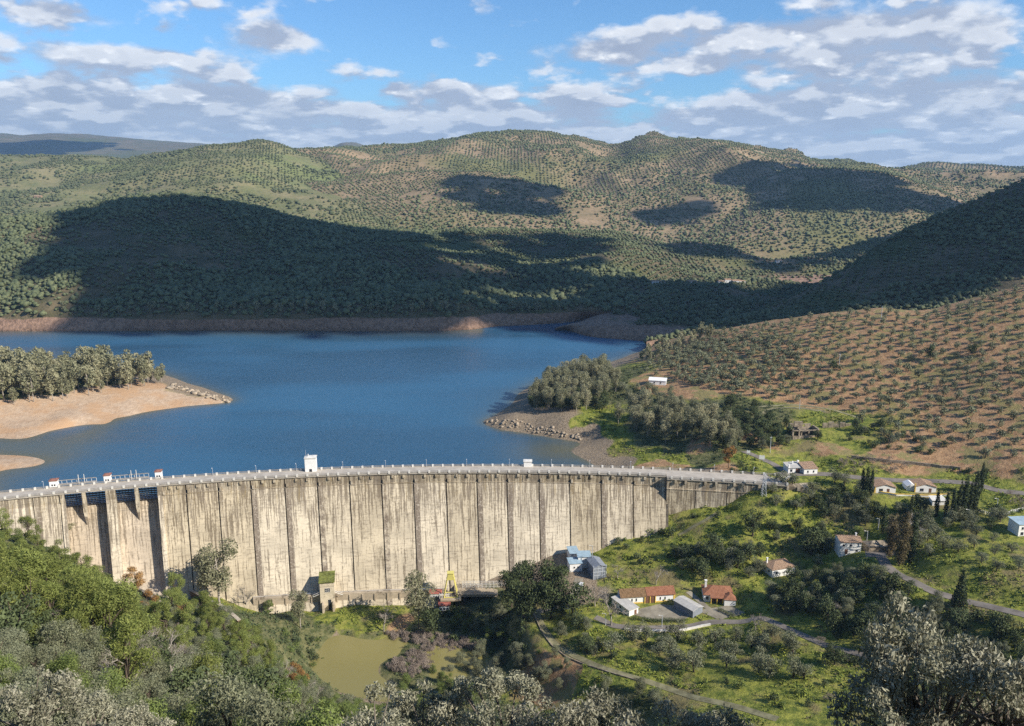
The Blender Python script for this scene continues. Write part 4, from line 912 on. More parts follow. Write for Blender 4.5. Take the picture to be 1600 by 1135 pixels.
# ================================================================ roads and paths
def road(name, pxs, width, material, zoff=0.06, kerb=0.0, steps=14, marks=False):
    pts = []
    for (a, b) in zip(pxs[:-1], pxs[1:]):
        for k in range(steps): t = k/steps; pts.append(G(a[0]+(b[0]-a[0])*t, a[1]+(b[1]-a[1])*t))
    pts.append(G(*pxs[-1])); P = np.array(pts)
    for _ in range(10): P[1:-1] = (P[:-2] + P[1:-1]*2 + P[2:]) / 4
    return road_w(name, P, width, material, zoff, kerb, marks)
def road_w(name, P, width, material, zoff=0.06, kerb=0.0, marks=False):
    global HG
    T_ = np.gradient(P[:, :2], axis=0); T_ /= np.linalg.norm(T_, axis=1)[:, None] + 1e-9; N_ = np.stack([-T_[:,1], T_[:,0]], 1)
    z = P[:, 2].copy()
    for _ in range(6): z[1:-1] = (z[:-2] + z[1:-1]*2 + z[2:]) / 4
    lo = P[:, :2].min(0) - 22; hi = P[:, :2].max(0) + 22
    i0, i1 = np.searchsorted(GX, [lo[0], hi[0]]); j0, j1 = np.searchsorted(GY, [lo[1], hi[1]])
    sx_, sy_ = gx[j0:j1, i0:i1], gy[j0:j1, i0:i1]
    # distance to the centre line, and the height of its nearest point
    fine_t = np.linspace(0, len(P) - 1, len(P) * 4); pf = np.stack([np.interp(fine_t, np.arange(len(P)), P[:, k]) for k in (0, 1)] + [np.interp(fine_t, np.arange(len(P)), z)], 1)
    dd = np.hypot(sx_[..., None] - pf[:, 0], sy_[..., None] - pf[:, 1]); kk = dd.argmin(-1); dm = dd.min(-1)
    t = np.clip((dm - width * 0.5 - 1.5) / 12.0, 0, 1); t = t * t * (3 - 2 * t)
    sub_ = HG[j0:j1, i0:i1]; zt = pf[kk, 2]
    HG = HG.copy(); HG[j0:j1, i0:i1] = np.where(t < 1, zt * (1 - t) + sub_ * t, sub_)
    V = []
    for i in range(len(P)):
        for j in range(5): f = (j/4 - .5) * width; V.append((P[i,0]+N_[i,0]*f, P[i,1]+N_[i,1]*f, z[i] + zoff + .06))
    V = np.array(V); n_ = len(P); F_ = [(i*5+j, i*5+j+1, (i+1)*5+j+1, (i+1)*5+j) for i in range(n_-1) for j in range(4)]
    F_ = [f[::-1] for f in F_]
    ROADS.append((name, V, F_, material)); ROADP.append((P, width))
    if kerb:
        for sgn in (-1, 1):
            V2 = []
            for i in range(n_):
                for (f, h) in ((width/2, -.3), (width/2, kerb), (width/2+.3, kerb), (width/2+.3, -.5)): V2.append((P[i,0]+N_[i,0]*f*sgn, P[i,1]+N_[i,1]*f*sgn, z[i]+zoff+.06+h))
            F2 = [(i*4+j, i*4+j+1, (i+1)*4+j+1, (i+1)*4+j) for i in range(n_-1) for j in range(3)]; ROADS.append(('kerb', np.array(V2), F2, M_WHITE))
    return P
ROADS, ROADP = [], []
M_ASPH = plain('old_asphalt', (0.19, 0.165, 0.14), 0.9, 0.2, 0.25); M_DIRT = plain('dirt_track', (0.22, 0.20, 0.11), 0.95, 0.3, 0.35); M_YARD = plain('gravel_yard', (0.25, 0.22, 0.165), 0.95, 0.25, 0.2)
road('road', [(1214,742),(1232,742),(1262,741),(1300,742),(1345,748),(1400,752),(1470,753),(1520,756),(1560,768),(1600,772)], 5.20, M_ASPH, 0.05)
road('road', [(1228,738),(1205,724),(1178,712),(1162,706)], 3.60, M_ASPH, 0.03)
road('road', [(1385,885),(1415,903),(1455,925),(1500,939),(1545,949),(1600,962),(1640,975)], 4.40, M_ASPH, 0.05)
road('road', [(1385,885),(1375,868),(1352,858)], 4.40, M_ASPH, 0.03)
road('path', [(838,957),(850,985),(868,1010),(905,1030),(950,1048),(1010,1066),(1080,1090),(1150,1105),(1215,1125)], 2.88, M_DIRT, 0.05)
road('path', [(930,965),(960,980),(1010,983),(1075,981),(1140,972),(1190,965),(1235,985),(1290,1010),(1370,1030)], 3.36, M_ASPH, 0.05)
road('path', [(905,905),(895,940),(870,950),(838,957)], 3.60, M_YARD, 0.03)
road('path', [(1060,838),(1080,826),(1105,812),(1120,803)], 2.00, M_DIRT, 0.05, steps=8)
road('path', [(1075,925),(1110,955),(1130,968)], 2.40, M_YARD, 0.03, steps=8)
road('path', [(1290,645),(1240,636),(1200,640),(1185,655)], 2.40, M_DIRT, 0.05, steps=8)
road('path', [(1180,637),(1240,632),(1300,640),(1345,655)], 2.40, M_DIRT, 0.03, steps=8)
# the yard before the long white house
def patch(name, pxs, material, zoff=0.1):
    P = np.array([G(*p) for p in pxs]); c = P.mean(0); V = [tuple(c)]
    ring = []
    for i in range(len(P)):
        a, b = P[i], P[(i+1) % len(P)]
        for k in range(5): ring.append(a + (b-a)*k/5)
    rr = []; K_n = 5
    for r_ in range(1, K_n+1):
        for q in ring: p = c + (q-c)*r_/K_n; rr.append((p[0], p[1], float(H(p[0], p[1])) + zoff))
    n_ = len(ring); V = [(c[0], c[1], float(H(c[0], c[1]))+zoff)] + rr
    T3 = [(0, 1+i, 1+(i+1) % n_) for i in range(n_)]; Q4 = [(1+(r_-1)*n_+i, 1+r_*n_+i, 1+r_*n_+(i+1) % n_, 1+(r_-1)*n_+(i+1) % n_) for r_ in range(1, K_n) for i in range(n_)]
    me = bpy.data.meshes.new(name); me.from_pydata(V, [], T3 + Q4); me.materials.append(material); tag(link(name, me), kind='structure')
gm = bpy.data.objects['ground'].data; gm.vertices.foreach_set('co', np.stack([fx, fy, HG.ravel()], 1).astype(np.float32).ravel()); gm.update()
for name, V, F_, material in ROADS:
    if name != 'kerb': V[:, 2] = H(V[:, 0], V[:, 1]) + (0.16 if material == M_ASPH else 0.12)
    me = bpy.data.meshes.new(name); me.from_pydata([tuple(v) for v in V], [], F_); me.materials.append(material)
    me.update(); tag(link(name, me), kind='structure')
patch('courtyard', [(1000,952),(1030,945),(1062,948),(1085,962),(1060,972),(1010,968),(990,962)], M_YARD)
patch('courtyard', [(1090,955),(1140,945),(1165,958),(1120,968)], M_YARD)
patch('courtyard', [(1352,850),(1395,845),(1400,868),(1352,872)], M_ASPH)

# ================================================================ houses
def tile_mat(name, a, b_):
    m, n, b = mat(name, 0.9); g = n.add('ShaderNodeTexCoord').outputs['Object']
    wv_ = n.add('ShaderNodeTexWave', wave_type='BANDS', bands_direction='X', i_Vector=g); wv_.inputs['Scale'].default_value = 1.6; wv_.inputs['Distortion'].default_value = 0.6
    c = n.mix(n.ramp(n.noise(g, 1.3, 5, 0.7), 0.35, 0.65), a + (1,), b_ + (1,)); c = n.mix(n.math('MULTIPLY', n.ramp(wv_.outputs[1], 0.2, 0.5, 1.0, 0.0), 0.35), c, tuple(x*.4 for x in a) + (1,))
    n.put(b.inputs['Base Color'], c); bp = n.add('ShaderNodeBump', i_Height=wv_.outputs[1]); bp.inputs['Distance'].default_value = 0.1; n.l.new(bp.outputs[0], b.inputs['Normal']); return m
M_TILE = tile_mat('terracotta_tiles', (0.30, 0.125, 0.07), (0.42, 0.20, 0.115)); M_TILEO = tile_mat('old_tiles', (0.17, 0.105, 0.05), (0.34, 0.21, 0.11)); M_TILEP = tile_mat('pale_tiles', (0.36, 0.23, 0.15), (0.48, 0.33, 0.22))
M_OCHRE = plain('ochre_trim', (0.70, 0.47, 0.10), 0.8, 0.1, 1.0); M_GREYR = plain('grey_sheet_roof', (0.46, 0.44, 0.40), 0.6, 0.12, 0.5); M_BLUER = plain('pale_blue_roof', (0.30, 0.40, 0.46), 0.6, 0.15, 0.5)
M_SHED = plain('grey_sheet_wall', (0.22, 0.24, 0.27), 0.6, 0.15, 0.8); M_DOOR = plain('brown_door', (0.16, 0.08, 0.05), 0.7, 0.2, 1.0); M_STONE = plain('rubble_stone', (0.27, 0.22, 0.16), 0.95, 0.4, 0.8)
def house(px, py, w_, d_, h_, rh, rz, label, cat='house', roof='gable', rm=None, wm=None, wins=(), doors=(), chim=(), side_wins=(), trim=False, name='house', eave=.35, axis='x', zadd=0.0, dback=None):
    q = G(px, py); c_, s_ = math.cos(rz), math.sin(rz); back = d_/2 if dback is None else dback
    loc = (q[0] - s_*back, q[1] + c_*back, q[2] - 0.15 + zadd); e = empty(name, loc, rz, label, cat)
    rm = rm or M_TILE; wm = wm or M_LIME; mb = MB(); W2, D2 = w_/2, d_/2
    mb.hexa([(-W2,-D2,-1.5),(W2,-D2,-1.5),(W2,D2,-1.5),(-W2,D2,-1.5)], [(-W2,-D2,h_),(W2,-D2,h_),(W2,D2,h_),(-W2,D2,h_)])
    if roof == 'gable':
        if axis == 'x':
            for sx in (-1, 1): x0, x1 = sx*W2, sx*(W2-.25); mb.poly([(x0,-D2,h_),(x0,D2,h_),(x0,0,h_+rh)]); mb.poly([(x1,-D2,h_),(x1,0,h_+rh),(x1,D2,h_)])
        else:
            for sy in (-1, 1): y0, y1 = sy*D2, sy*(D2-.25); mb.poly([(-W2,y0,h_),(W2,y0,h_),(0,y0,h_+rh)]); mb.poly([(-W2,y1,h_),(0,y1,h_+rh),(W2,y1,h_)])
    mb.build('wall', wm, e); mr = MB(); E = eave; t = .16
    if roof == 'gable':
        if axis == 'x':
            k = rh/D2
            for sy in (-1, 1): mr.hexa([(-W2-E,sy*(D2+E),h_-k*E),(W2+E,sy*(D2+E),h_-k*E),(W2+E,0,h_+rh),(-W2-E,0,h_+rh)][::1], [(-W2-E,sy*(D2+E),h_-k*E+t),(W2+E,sy*(D2+E),h_-k*E+t),(W2+E,0,h_+rh+t),(-W2-E,0,h_+rh+t)])
        else:
            k = rh/W2
            for sx in (-1, 1): mr.hexa([(sx*(W2+E),-D2-E,h_-k*E),(0,-D2-E,h_+rh),(0,D2+E,h_+rh),(sx*(W2+E),D2+E,h_-k*E)], [(sx*(W2+E),-D2-E,h_-k*E+t),(0,-D2-E,h_+rh+t),(0,D2+E,h_+rh+t),(sx*(W2+E),D2+E,h_-k*E+t)])
    elif roof == 'hip':
        r_ = max(0, W2-D2) if W2 > D2 else 0; a = [(-W2-E,-D2-E,h_),(W2+E,-D2-E,h_),(W2+E,D2+E,h_),(-W2-E,D2+E,h_)]; z1 = h_+rh
        mr.quad(a[0], a[1], (r_,0,z1), (-r_,0,z1)); mr.quad(a[2], a[3], (-r_,0,z1), (r_,0,z1)); mr.poly([a[1], a[2], (r_,0,z1)]); mr.poly([a[3], a[0], (-r_,0,z1)]); mr.hexa([(x,y,h_-.15) for x,y,_ in a], [(x,y,h_-.004) for x,y,_ in a])
    elif roof == 'mono':
        mr.hexa([(-W2-E,-D2-E,h_),(W2+E,-D2-E,h_),(W2+E,D2+E,h_+rh),(-W2-E,D2+E,h_+rh)], [(-W2-E,-D2-E,h_+t),(W2+E,-D2-E,h_+t),(W2+E,D2+E,h_+rh+t),(-W2-E,D2+E,h_+rh+t)])
        mb2 = MB(); mb2.hexa([(-W2,-D2,h_-.1),(W2,-D2,h_-.1),(W2,D2,h_-.1),(-W2,D2,h_-.1)], [(-W2,-D2,h_-.05),(W2,-D2,h_-.05),(W2,D2,h_+rh-.05),(-W2,D2,h_+rh-.05)]); mb2.build('wall', wm, e)
    mr.build('roof', rm, e)
    for (x, wz, ww, wh) in wins:
        mb = MB(); mb.box((x, -D2-.015, wz), (ww, .06, wh)); wi = mb.build('window', M_GLASS, e)
        mb = MB(); mb.box((x, -D2-.06, wz-wh/2-.08), (ww+.3, .16, .12)); mb.build('sill', M_WHITE, wi)
    for (y, wz, ww, wh, sd_) in side_wins:
        mb = MB(); mb.box((sd_*(W2+.015), y, wz), (.06, ww, wh)); mb.build('window', M_GLASS, e)
    for (x, dw, dh) in doors:
        mb = MB(); mb.box((x, -D2-.02, dh/2+.1), (dw, .08, dh)); mb.build('door', M_DOOR, e)
    for (x, y, cw, ch) in chim:
        mb = MB(); mb.box((x, y, h_+rh*.5+ch/2), (cw, cw, ch+rh)); mb.box((x, y, h_+rh+ch+.1), (cw+.25, cw+.25, .2)); mb.build('chimney', M_LIME, e)
    if trim:
        for x in (-W2+.0, W2-.0): mb = MB(); mb.box((x, -D2-.03, h_/2), (.7, .1, h_)); mb.build('corner_trim', M_OCHRE, e)
        mb = MB(); mb.box((0, -D2-.04, .35), (w_-.8, .08, .7)); mb.build('plinth', M_OCHRE, e)
    return e
# long white house: old half and new half of the roof
lh = house(1012, 943, 22.0, 6.0, 3.4, 0.01, 0.12, 'long low white house with ochre trim, its roof half mossy brown and half terracotta', roof='none', wins=((-9.3,1.7,.9,1.2),(-6.6,1.8,.55,1.2),(-4.8,1.8,.55,1.2),(5.2,1.8,.55,1.2),(7.2,1.8,.55,1.2)), trim=True)
[bpy.data.objects.remove(c) for c in list(lh.children) if c.name.startswith('roof')]
for (x0, x1, rm, nm) in ((-11.5, -.6, M_TILEO, 'mossy old brown tile half of the roof'), (-.55, 11.5, M_TILE, 'terracotta tile half of the roof')):
    mr = MB(); zr = 3.4
    hh = 0.0 if x0 < -5 else 0.15
    for sy in (-1, 1): mr.hexa([(x0,sy*3.5,zr-.2+hh),(x1,sy*3.5,zr-.2+hh),(x1,0,zr+1.9+hh),(x0,0,zr+1.9+hh)], [(x0,sy*3.5,zr+hh),(x1,sy*3.5,zr+hh),(x1,0,zr+2.1+hh),(x0,0,zr+2.1+hh)])
    r_ = mr.build('roof', rm, lh); r_['label'] = nm
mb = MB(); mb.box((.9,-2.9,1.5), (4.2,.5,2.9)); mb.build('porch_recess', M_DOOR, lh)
mb = MB(); [mb.box((x,-3.25,1.5), (.35,.35,3.0)) for x in (-1.3,.9,3.1)]; mb.build_each('porch_pillar', M_OCHRE, lh)
mb = MB(); [mb.poly([(x,-3,3.4),(x,3,3.4),(x,0,5.2)]) for x in (-10.98, 10.98)]; mb.build_each('gable_wall', M_LIME, lh)
house(990, 962, 4.6, 11.0, 2.7, .45, 0.55, 'narrow white outbuilding with grey and red flat roof in front of the long house', 'outbuilding', roof='mono', rm=M_GREYR, doors=((.9,1.2,2.1),), side_wins=((-3,1.6,1.2,.9,-1),(0,1.6,1.2,.9,-1),(3,1.6,1.2,.9,-1)), name='outbuilding')
house(1090, 962, 5.6, 10.0, 2.9, .7, 0.62, 'grey sheet-metal garage with pale roof beside the gravel yard', 'garage', roof='gable', axis='y', rm=M_GREYR, wm=M_SHED, doors=(), name='garage')
rh_ = house(1122, 942, 11.5, 8.0, 3.2, 2.2, -0.12, 'white bungalow with bright terracotta hip roof and tall white chimney', roof='hip', rm=M_TILE, wins=((-4.4,1.7,1.0,1.3),(4.2,1.7,1.0,1.2)), side_wins=((-1,1.7,1.2,1.2,-1),), chim=((-4.6,1.0,.8,1.4),))
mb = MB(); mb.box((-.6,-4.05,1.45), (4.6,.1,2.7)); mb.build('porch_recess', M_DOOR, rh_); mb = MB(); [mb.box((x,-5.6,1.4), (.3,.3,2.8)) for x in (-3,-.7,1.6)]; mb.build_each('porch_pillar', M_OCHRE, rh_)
mb = MB(); mb.hexa([(-3.4,-6.0,2.75),(2.0,-6.0,2.75),(2.0,-4.3,3.3),(-3.4,-4.3,3.3)], [(-3.4,-6.0,2.9),(2.0,-6.0,2.9),(2.0,-4.3,3.45),(-3.4,-4.3,3.45)]); mb.build('porch_roof', M_TILE, rh_)
mb = MB(); mb.box((4.2,-5.4,1.5), (4.4,3.2,3.0)); mb.build('wall', M_LIME, rh_); mb = MB(); a=[(1.7,-7.3,3.02),(6.7,-7.3,3.02),(6.7,-3.4,3.02),(1.7,-3.4,3.02)]; mb.poly([a[0],a[1],(4.2,-5.0,4.4)]); mb.poly([a[1],a[2],(4.2,-3.5,4.9),(4.2,-5.0,4.4)]); mb.poly([a[3],a[0],(4.2,-5.0,4.4),(4.2,-3.5,4.9)]); mb.build('roof', M_TILE, rh_)
house(1224, 900, 11.0, 7.5, 3.6, 1.8, 0.30, 'white hip-roofed house half hidden by olive trees on the slope below the village', roof='hip', rm=M_TILEP, wins=((-3.5,2,.9,1.1),(2.5,2,.9,1.1)), side_wins=((-1.5,2,1.0,1.0,-1),(1.5,2,1,1,-1)), chim=((-4.6,1.5,.5,.9),))
h2 = house(1328, 866, 8.6, 6.5, 5.4, 1.1, -0.05, 'two-storey white house with pale tile roof beside the tall brown cypresses', roof='gable', rm=M_TILEP, wins=((-2.8,3.9,.9,1.0),(0,3.9,.9,1.0),(2.6,1.6,.9,1.0)), doors=((-1.6,1.2,2.1),), chim=((3.4,1.2,.5,.8),))
house(1374, 863, 9.0, 5.5, 2.6, 1.5, 0.05, 'low grey-roofed shelter right of the two-storey white house', 'shelter', roof='hip', rm=M_STONE, wm=M_STONE, name='shelter')
h3 = house(1383, 771, 8.8, 7.0, 2.9, 1.3, -0.08, 'small white cottage with ochre corner, left one of the two roadside cottages', roof='gable', axis='y', rm=M_TILEP, wins=((-1.9,1.5,1.6,1.3),), doors=((1.2,1.1,2.1),), side_wins=())
mb = MB(); mb.hexa([(-4.9,-3.6,-.5),(-4.1,-3.6,-.5),(-4.1,-2.8,-.5),(-4.9,-2.8,-.5)], [(-4.6,-3.6,2.8),(-4.2,-3.6,2.8),(-4.2,-3,2.8),(-4.6,-3,2.8)]); mb.build('corner_trim', M_OCHRE, h3)
h4 = house(1446, 770, 8.8, 7.0, 2.9, 1.3, -0.1, 'small white cottage with ochre chimney, right one of the two roadside cottages', roof='gable', axis='y', rm=M_TILEP, wins=((-1.7,1.4,1.6,1.2),), doors=((1.9,1.1,2.1),))
mb = MB(); mb.box((-5.6,.3,1.2), (4.4,5.2,2.6)); mb.hexa([(-7.9,-2.4,2.5),(-3.4,-2.4,2.5),(-3.4,3.0,2.5),(-7.9,3.0,2.5)], [(-5.7,-2.4,3.6),(-5.6,-2.4,3.6),(-5.6,3.0,3.6),(-5.7,3.0,3.6)]); mb.build('annexe', M_LIME, h4)
mb = MB(); mb.box((-4.55,-3.4,2.0), (.45,.45,4.6)); mb.build('chimney', M_OCHRE, h4)
h5 = house(1258, 735, 6.6, 6.0, 2.9, 1.2, 0.10, 'white cottage with brown roof and small chimneys at the right end of the dam road', roof='mono', rm=M_TILEP, wins=((-1.4,1.5,.7,1.0),(1.4,1.5,.7,1.0)), dback=-2.6)
mb = MB(); mb.hexa([(-10,-.5,-.6),(-3.3,-.5,-.6),(-3.3,5,-.6),(-10,5,-.6)], [(-10,-.5,2.6),(-3.3,-.5,2.8),(-3.3,5,3.7),(-10,5,3.5)]); mb.build('annexe', M_LIME, h5)
mb = MB(); mb.hexa([(-10.2,-1,2.65),(-3.32,-1,2.85),(-3.32,5.2,3.75),(-10.2,5.2,3.55)], [(-10.2,-1,2.8),(-3.32,-1,3.0),(-3.32,5.2,3.9),(-10.2,5.2,3.7)]); mb.build('roof', M_GREYR, h5)
mb = MB(); mb.box((-8.4,-.56,1.4), (1.0,.1,1.2)); mb.build('window', M_GLASS, h5); mb = MB(); mb.box((-5.2,-.56,1.2), (2.0,.1,2.0)); mb.build('door', M_DOOR, h5)
mb = MB(); mb.box((-9.6,-.2,2.6), (.7,.7,3.4)); mb.box((-3.6,3.4,4.2), (.8,.8,1.6)); mb.box((-6.4,3.0,4.2), (.5,.5,1.2)); mb.build_each('chimney', M_LIME, h5)
house(1027, 602, 11.0, 6.5, 3.0, 0.5, -0.25, 'small white farmhouse with sunlit flat white roof above the lakeside eucalyptus', roof='mono', rm=M_LIME, wins=((-2,1.6,.9,.9),(2,1.6,.9,.9)))
house(888, 594, 9.0, 3.0, 1.4, 0.4, -0.05, 'low white-roofed shed among the trees on the right lakeside point', 'shed', roof='mono', rm=M_WHITE, name='shed')
house(1605, 838, 8.0, 6.0, 5.0, 0.6, 0.1, 'white two-storey house with blue balcony cut by the right edge', roof='mono', rm=M_BLUER, wins=((-2.4,3.4,.9,1.0),(-2.4,1.2,1.2,1.2)))
house(1467, 790, 5.5, 4.0, 2.2, 0.5, -0.1, 'small white shed partly behind the cypress row', 'shed', roof='mono', rm=M_WHITE, name='shed')
house(900, 894, 5.6, 5.0, 4.0, 0.3, 0.15, 'white flat-roofed service building with blue-grey roof beside the dam foot', 'service building', roof='mono', rm=M_BLUER, wins=((-.8,2.2,.7,.7),(.9,2.2,.7,.7)), name='service_building')
house(913, 889, 5.6, 5.0, 5.6, 0.3, 0.05, 'taller white service building with pale blue roof behind the lower one', 'service building', roof='mono', rm=M_BLUER, wins=((-1.3,2.9,.8,1.0),), name='service_building')
house(898, 877, 4.0, 7.0, 3.6, 0.2, 0.15, 'narrow blue-roofed annexe left of the white service buildings', 'annexe', roof='mono', rm=M_BLUER, name='annexe')
sh = house(937, 905, 5.4, 8.5, 5.6, 1.0, 0.26, 'tall grey sheet-metal shed behind the bare trees', 'shed', roof='gable', axis='y', rm=M_SHED, wm=M_SHED, name='shed')
mb = MB(); [mb.box((x,-4.31,3.3), (.18,.12,6.4)) for x in (-2.9,-1,1,2.9)]; [mb.box((0,-4.31,z_), (5.8,.1,.15)) for z_ in (1.8,3.4,5.0)]; mb.build('frame', M_POST, sh)
# ruin
q = G(1254, 681); ru = empty('ruined_building', q, 0.08, 'roofless ruined stone building with dark empty openings below the olive grove', 'ruin')
mb = MB()
for (x, y, w_, d_, h_) in ((-6.8,0,.8,7,4.2),(6.8,0,.8,7,4.6),(0,3.4,13,.7,3.8),(-3.6,-3.4,.7,.7,4.6),(1.6,-3.4,.7,.7,4.4),(0,-3.4,13.6,.6,1.0),(-2,0,.5,6,3.6),(4,3.5,3,.8,5.4),(-5,3.5,2,.8,5.8),(-1.2,3.6,4.6,.9,6.6)): mb.box((x,y,h_/2-.5), (w_,d_,h_+1))
mb.box((0,-3.5,4.0), (13.4,.5,.5)); mb.box((-1.5,1,6.0), (6,.5,.5)); mb.build('wall', M_STONE, ru)
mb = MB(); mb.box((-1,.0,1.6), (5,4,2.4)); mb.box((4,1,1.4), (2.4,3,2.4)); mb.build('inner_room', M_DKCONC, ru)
q = G(1310, 668); ru = empty('ruined_wall', q, -0.1, 'low broken stone wall right of the roofless ruin', 'ruin'); mb = MB()
for (x, h_) in ((-7,2.2),(-4,3.0),(-1,1.8),(2,2.8),(5,2.2),(8,1.2)): mb.box((x,random.uniform(-.2,.2),h_/2-.5), (2.7,.6,h_+1))
mb.build('wall', M_STONE, ru)
# far farmhouses
def far_box(surface_pt, w_, h_, label, n_=2, rot=0.0, mtl=None, scale=1.0):
    e = empty('farmhouse', surface_pt, rot, label, 'farmhouse', 'farmhouses on the far hills'); x = -w_*(n_-1)/2
    for k in range(n_):
        hh = h_ * (0.75 + .5 * ((k*37) % 10)/10); mb = MB(); mb.box((x, (k % 2)*3, hh/2-1), (w_*.85, 7, hh+2)); mb.build('wall', mtl or M_LIME, e)
        mb = MB(); mb.hexa([(x-w_*.46,(k%2)*3-3.8,hh+.004),(x+w_*.46,(k%2)*3-3.8,hh+.004),(x+w_*.46,(k%2)*3+3.8,hh+.004),(x-w_*.46,(k%2)*3+3.8,hh+.004)], [(x-w_*.46,(k%2)*3-.2,hh+1.5),(x+w_*.46,(k%2)*3-.2,hh+1.5),(x+w_*.46,(k%2)*3+.2,hh+1.5),(x-w_*.46,(k%2)*3+.2,hh+1.5)]); mb.build('roof', M_TILEP, e)
        mb = MB(); [mb.box((x+dx, (k%2)*3-3.53, hh*.55), (1.0,.1,1.2)) for dx in (-w_*.2, w_*.2)]; mb.build('window', M_GLASS, e)
        x += w_
    return e
# ================================================================ ray casting on everything that is land
class Surf:
    def __init__(s, V, F_): s.b = BVHTree.FromPolygons([tuple(v) for v in V.reshape(-1, 3).tolist()], F_.tolist())
    def px(s, px, py):
        d = ray(px, py); h = s.b.ray_cast(Vector((0,0,CAMZ)), Vector(d).normalized()); return None if h[0] is None else np.array(h[0])
SURF = {k: Surf(*v[:2]) for k, v in L.items()}
def fpt(k, px, py): 
    p = SURF[k].px(px, py); return p if p is not None else Wd(px, py, 1000)
far_box(fpt('B', 1024, 445), 11, 3.6, 'long white farmhouse, leftmost of those on the shaded ridge above the dark wood', 3)
far_box(fpt('B', 1081, 443), 13, 3.4, 'small white farm building midway along the shaded ridge', 1)
far_box(fpt('B', 1143, 444), 9, 4.6, 'cluster of white farm buildings at the right end of the shaded ridge', 4)
far_box(fpt('C', 1216, 410), 10, 4, 'lone white house below the dark ridge right of centre', 1)
far_box(fpt('G', 173, 319) if True else None, 16, 7, 'white house on the green slope above the dark hill at left', 1)
far_box(fpt('G', 60, 309), 18, 5, 'pinkish farm building among olive rows at far left', 1, 0, M_TILEP)
far_box(fpt('I', 1560, 277) , 26, 9, 'white farm high on the far right ridge', 2)
# ================================================================ plants
def rnd(n): return RNG.random(n)
def leaf_quads(C, Nn, hl, hw, droop=0.0):
    """quads centred on C facing about Nn with half length hl, half width hw"""
    n = len(C); r = RNG.normal(size=(n, 3)); Nn = Nn / (np.linalg.norm(Nn, axis=1)[:, None] + 1e-9)
    a = np.cross(Nn, r); a[:, 2] -= droop; a -= Nn * (a * Nn).sum(1)[:, None]; a /= np.linalg.norm(a, axis=1)[:, None] + 1e-9; b = np.cross(Nn, a)
    hl = np.broadcast_to(hl, (n,))[:, None]; hw = np.broadcast_to(hw, (n,))[:, None]
    V = np.stack([C - a*hl, C - b*hw + Nn*hw*.3, C + a*hl, C + b*hw + Nn*hw*.3], 1).reshape(-1, 3); F_ = np.arange(4*n).reshape(n, 4)
    return V, F_
def blob_points(blobs, n, shell=0.55, up=0.0):
    """blobs: (x,y,z,rx,ry,rz)"""
    B = np.array(blobs, float); wts = (B[:,3]*B[:,4] + B[:,3]*B[:,5]); wts /= wts.sum(); k = RNG.choice(len(B), n, p=wts)
    d = RNG.normal(size=(n, 3)); d[:, 2] += up; d /= np.linalg.norm(d, axis=1)[:, None]; r = shell + (1-shell) * rnd(n) ** 0.7
    r = r * (0.88 + 0.24 * rnd(n)); C = B[k, :3] + d * B[k, 3:] * r[:, None]
    return C, d
def make_crown(name, blobs, n, hl, hw, material, shell=0.55, rndn=0.75, up=0.25, droop=0.0):
    C, d = blob_points(blobs, n, shell, up); s = np.exp(RNG.normal(size=n) * 0.25)
    V, F_ = leaf_quads(C, d + RNG.normal(size=(n, 3)) * rndn, hl * s, hw * s, droop)
    return V, F_
def branch_set(mb, base, top, r0, blobs, m=0, seg=6):
    """a trunk with limbs to the crown's clumps"""
    bx, by, bz = base; tx, ty, tz = top; n = 5; pts = []
    for i in range(n+1):
        t = i/n; pts.append((bx+(tx-bx)*t + random.uniform(-1,1)*r0*.8*(0 < i < n), by+(ty-by)*t + random.uniform(-1,1)*r0*.8*(0 < i < n), bz+(tz-bz)*t))
    mb.tube(pts, [r0*(1-.65*i/n) for i in range(n+1)], seg, m)
    for b in blobs:
        t = random.uniform(.35, .95); p = Vector(pts[0]).lerp(Vector(pts[-1]), t); q = Vector(b[:3]); mid_ = p.lerp(q, .5) + Vector((random.uniform(-.2,.2), random.uniform(-.2,.2), .15*(q-p).length))
        mb.tube([p, mid_, q], [r0*.4, r0*.26, r0*.1], 5, m)
M_BARK = plain('bark', (0.10, 0.075, 0.055), 0.95, 0.35, 2.0); M_OAKBARK = plain('oak_bark', (0.15, 0.125, 0.10), 0.95, 0.35, 2.0); M_PALEBARK = plain('pale_bark', (0.34, 0.30, 0.25), 0.9, 0.3, 1.5); M_TWIG = plain('bare_twigs', (0.27, 0.22, 0.18), 0.9, 0.3, 1.0)
F_OLIVE = foliage('olive_leaves', (0.115, 0.13, 0.065), (0.28, 0.28, 0.17), (0.18, 0.19, 0.12), transl=0.15)
F_DARK = foliage('holm_oak_leaves', (0.034, 0.050, 0.018), (0.11, 0.135, 0.05), (0.08, 0.10, 0.045))
F_EUC = foliage('eucalyptus_leaves', (0.15, 0.16, 0.085), (0.36, 0.34, 0.20), (0.30, 0.27, 0.16), transl=0.2)
F_PINE = foliage('pine_needles', (0.11, 0.145, 0.03), (0.30, 0.32, 0.085), (0.19, 0.22, 0.06), transl=0.25)
F_GREEN = foliage('shrub_leaves', (0.085, 0.125, 0.03), (0.23, 0.27, 0.075), (0.15, 0.19, 0.055), transl=0.2)
F_RUSSET = foliage('russet_leaves', (0.18, 0.085, 0.025), (0.40, 0.22, 0.07), (0.30, 0.19, 0.08))
F_CYP = foliage('cypress_foliage', (0.022, 0.038, 0.014), (0.065, 0.085, 0.03), (0.05, 0.06, 0.025))
F_CYPB = foliage('brown_cypress_foliage', (0.07, 0.06, 0.022), (0.17, 0.13, 0.06), (0.14, 0.10, 0.05))
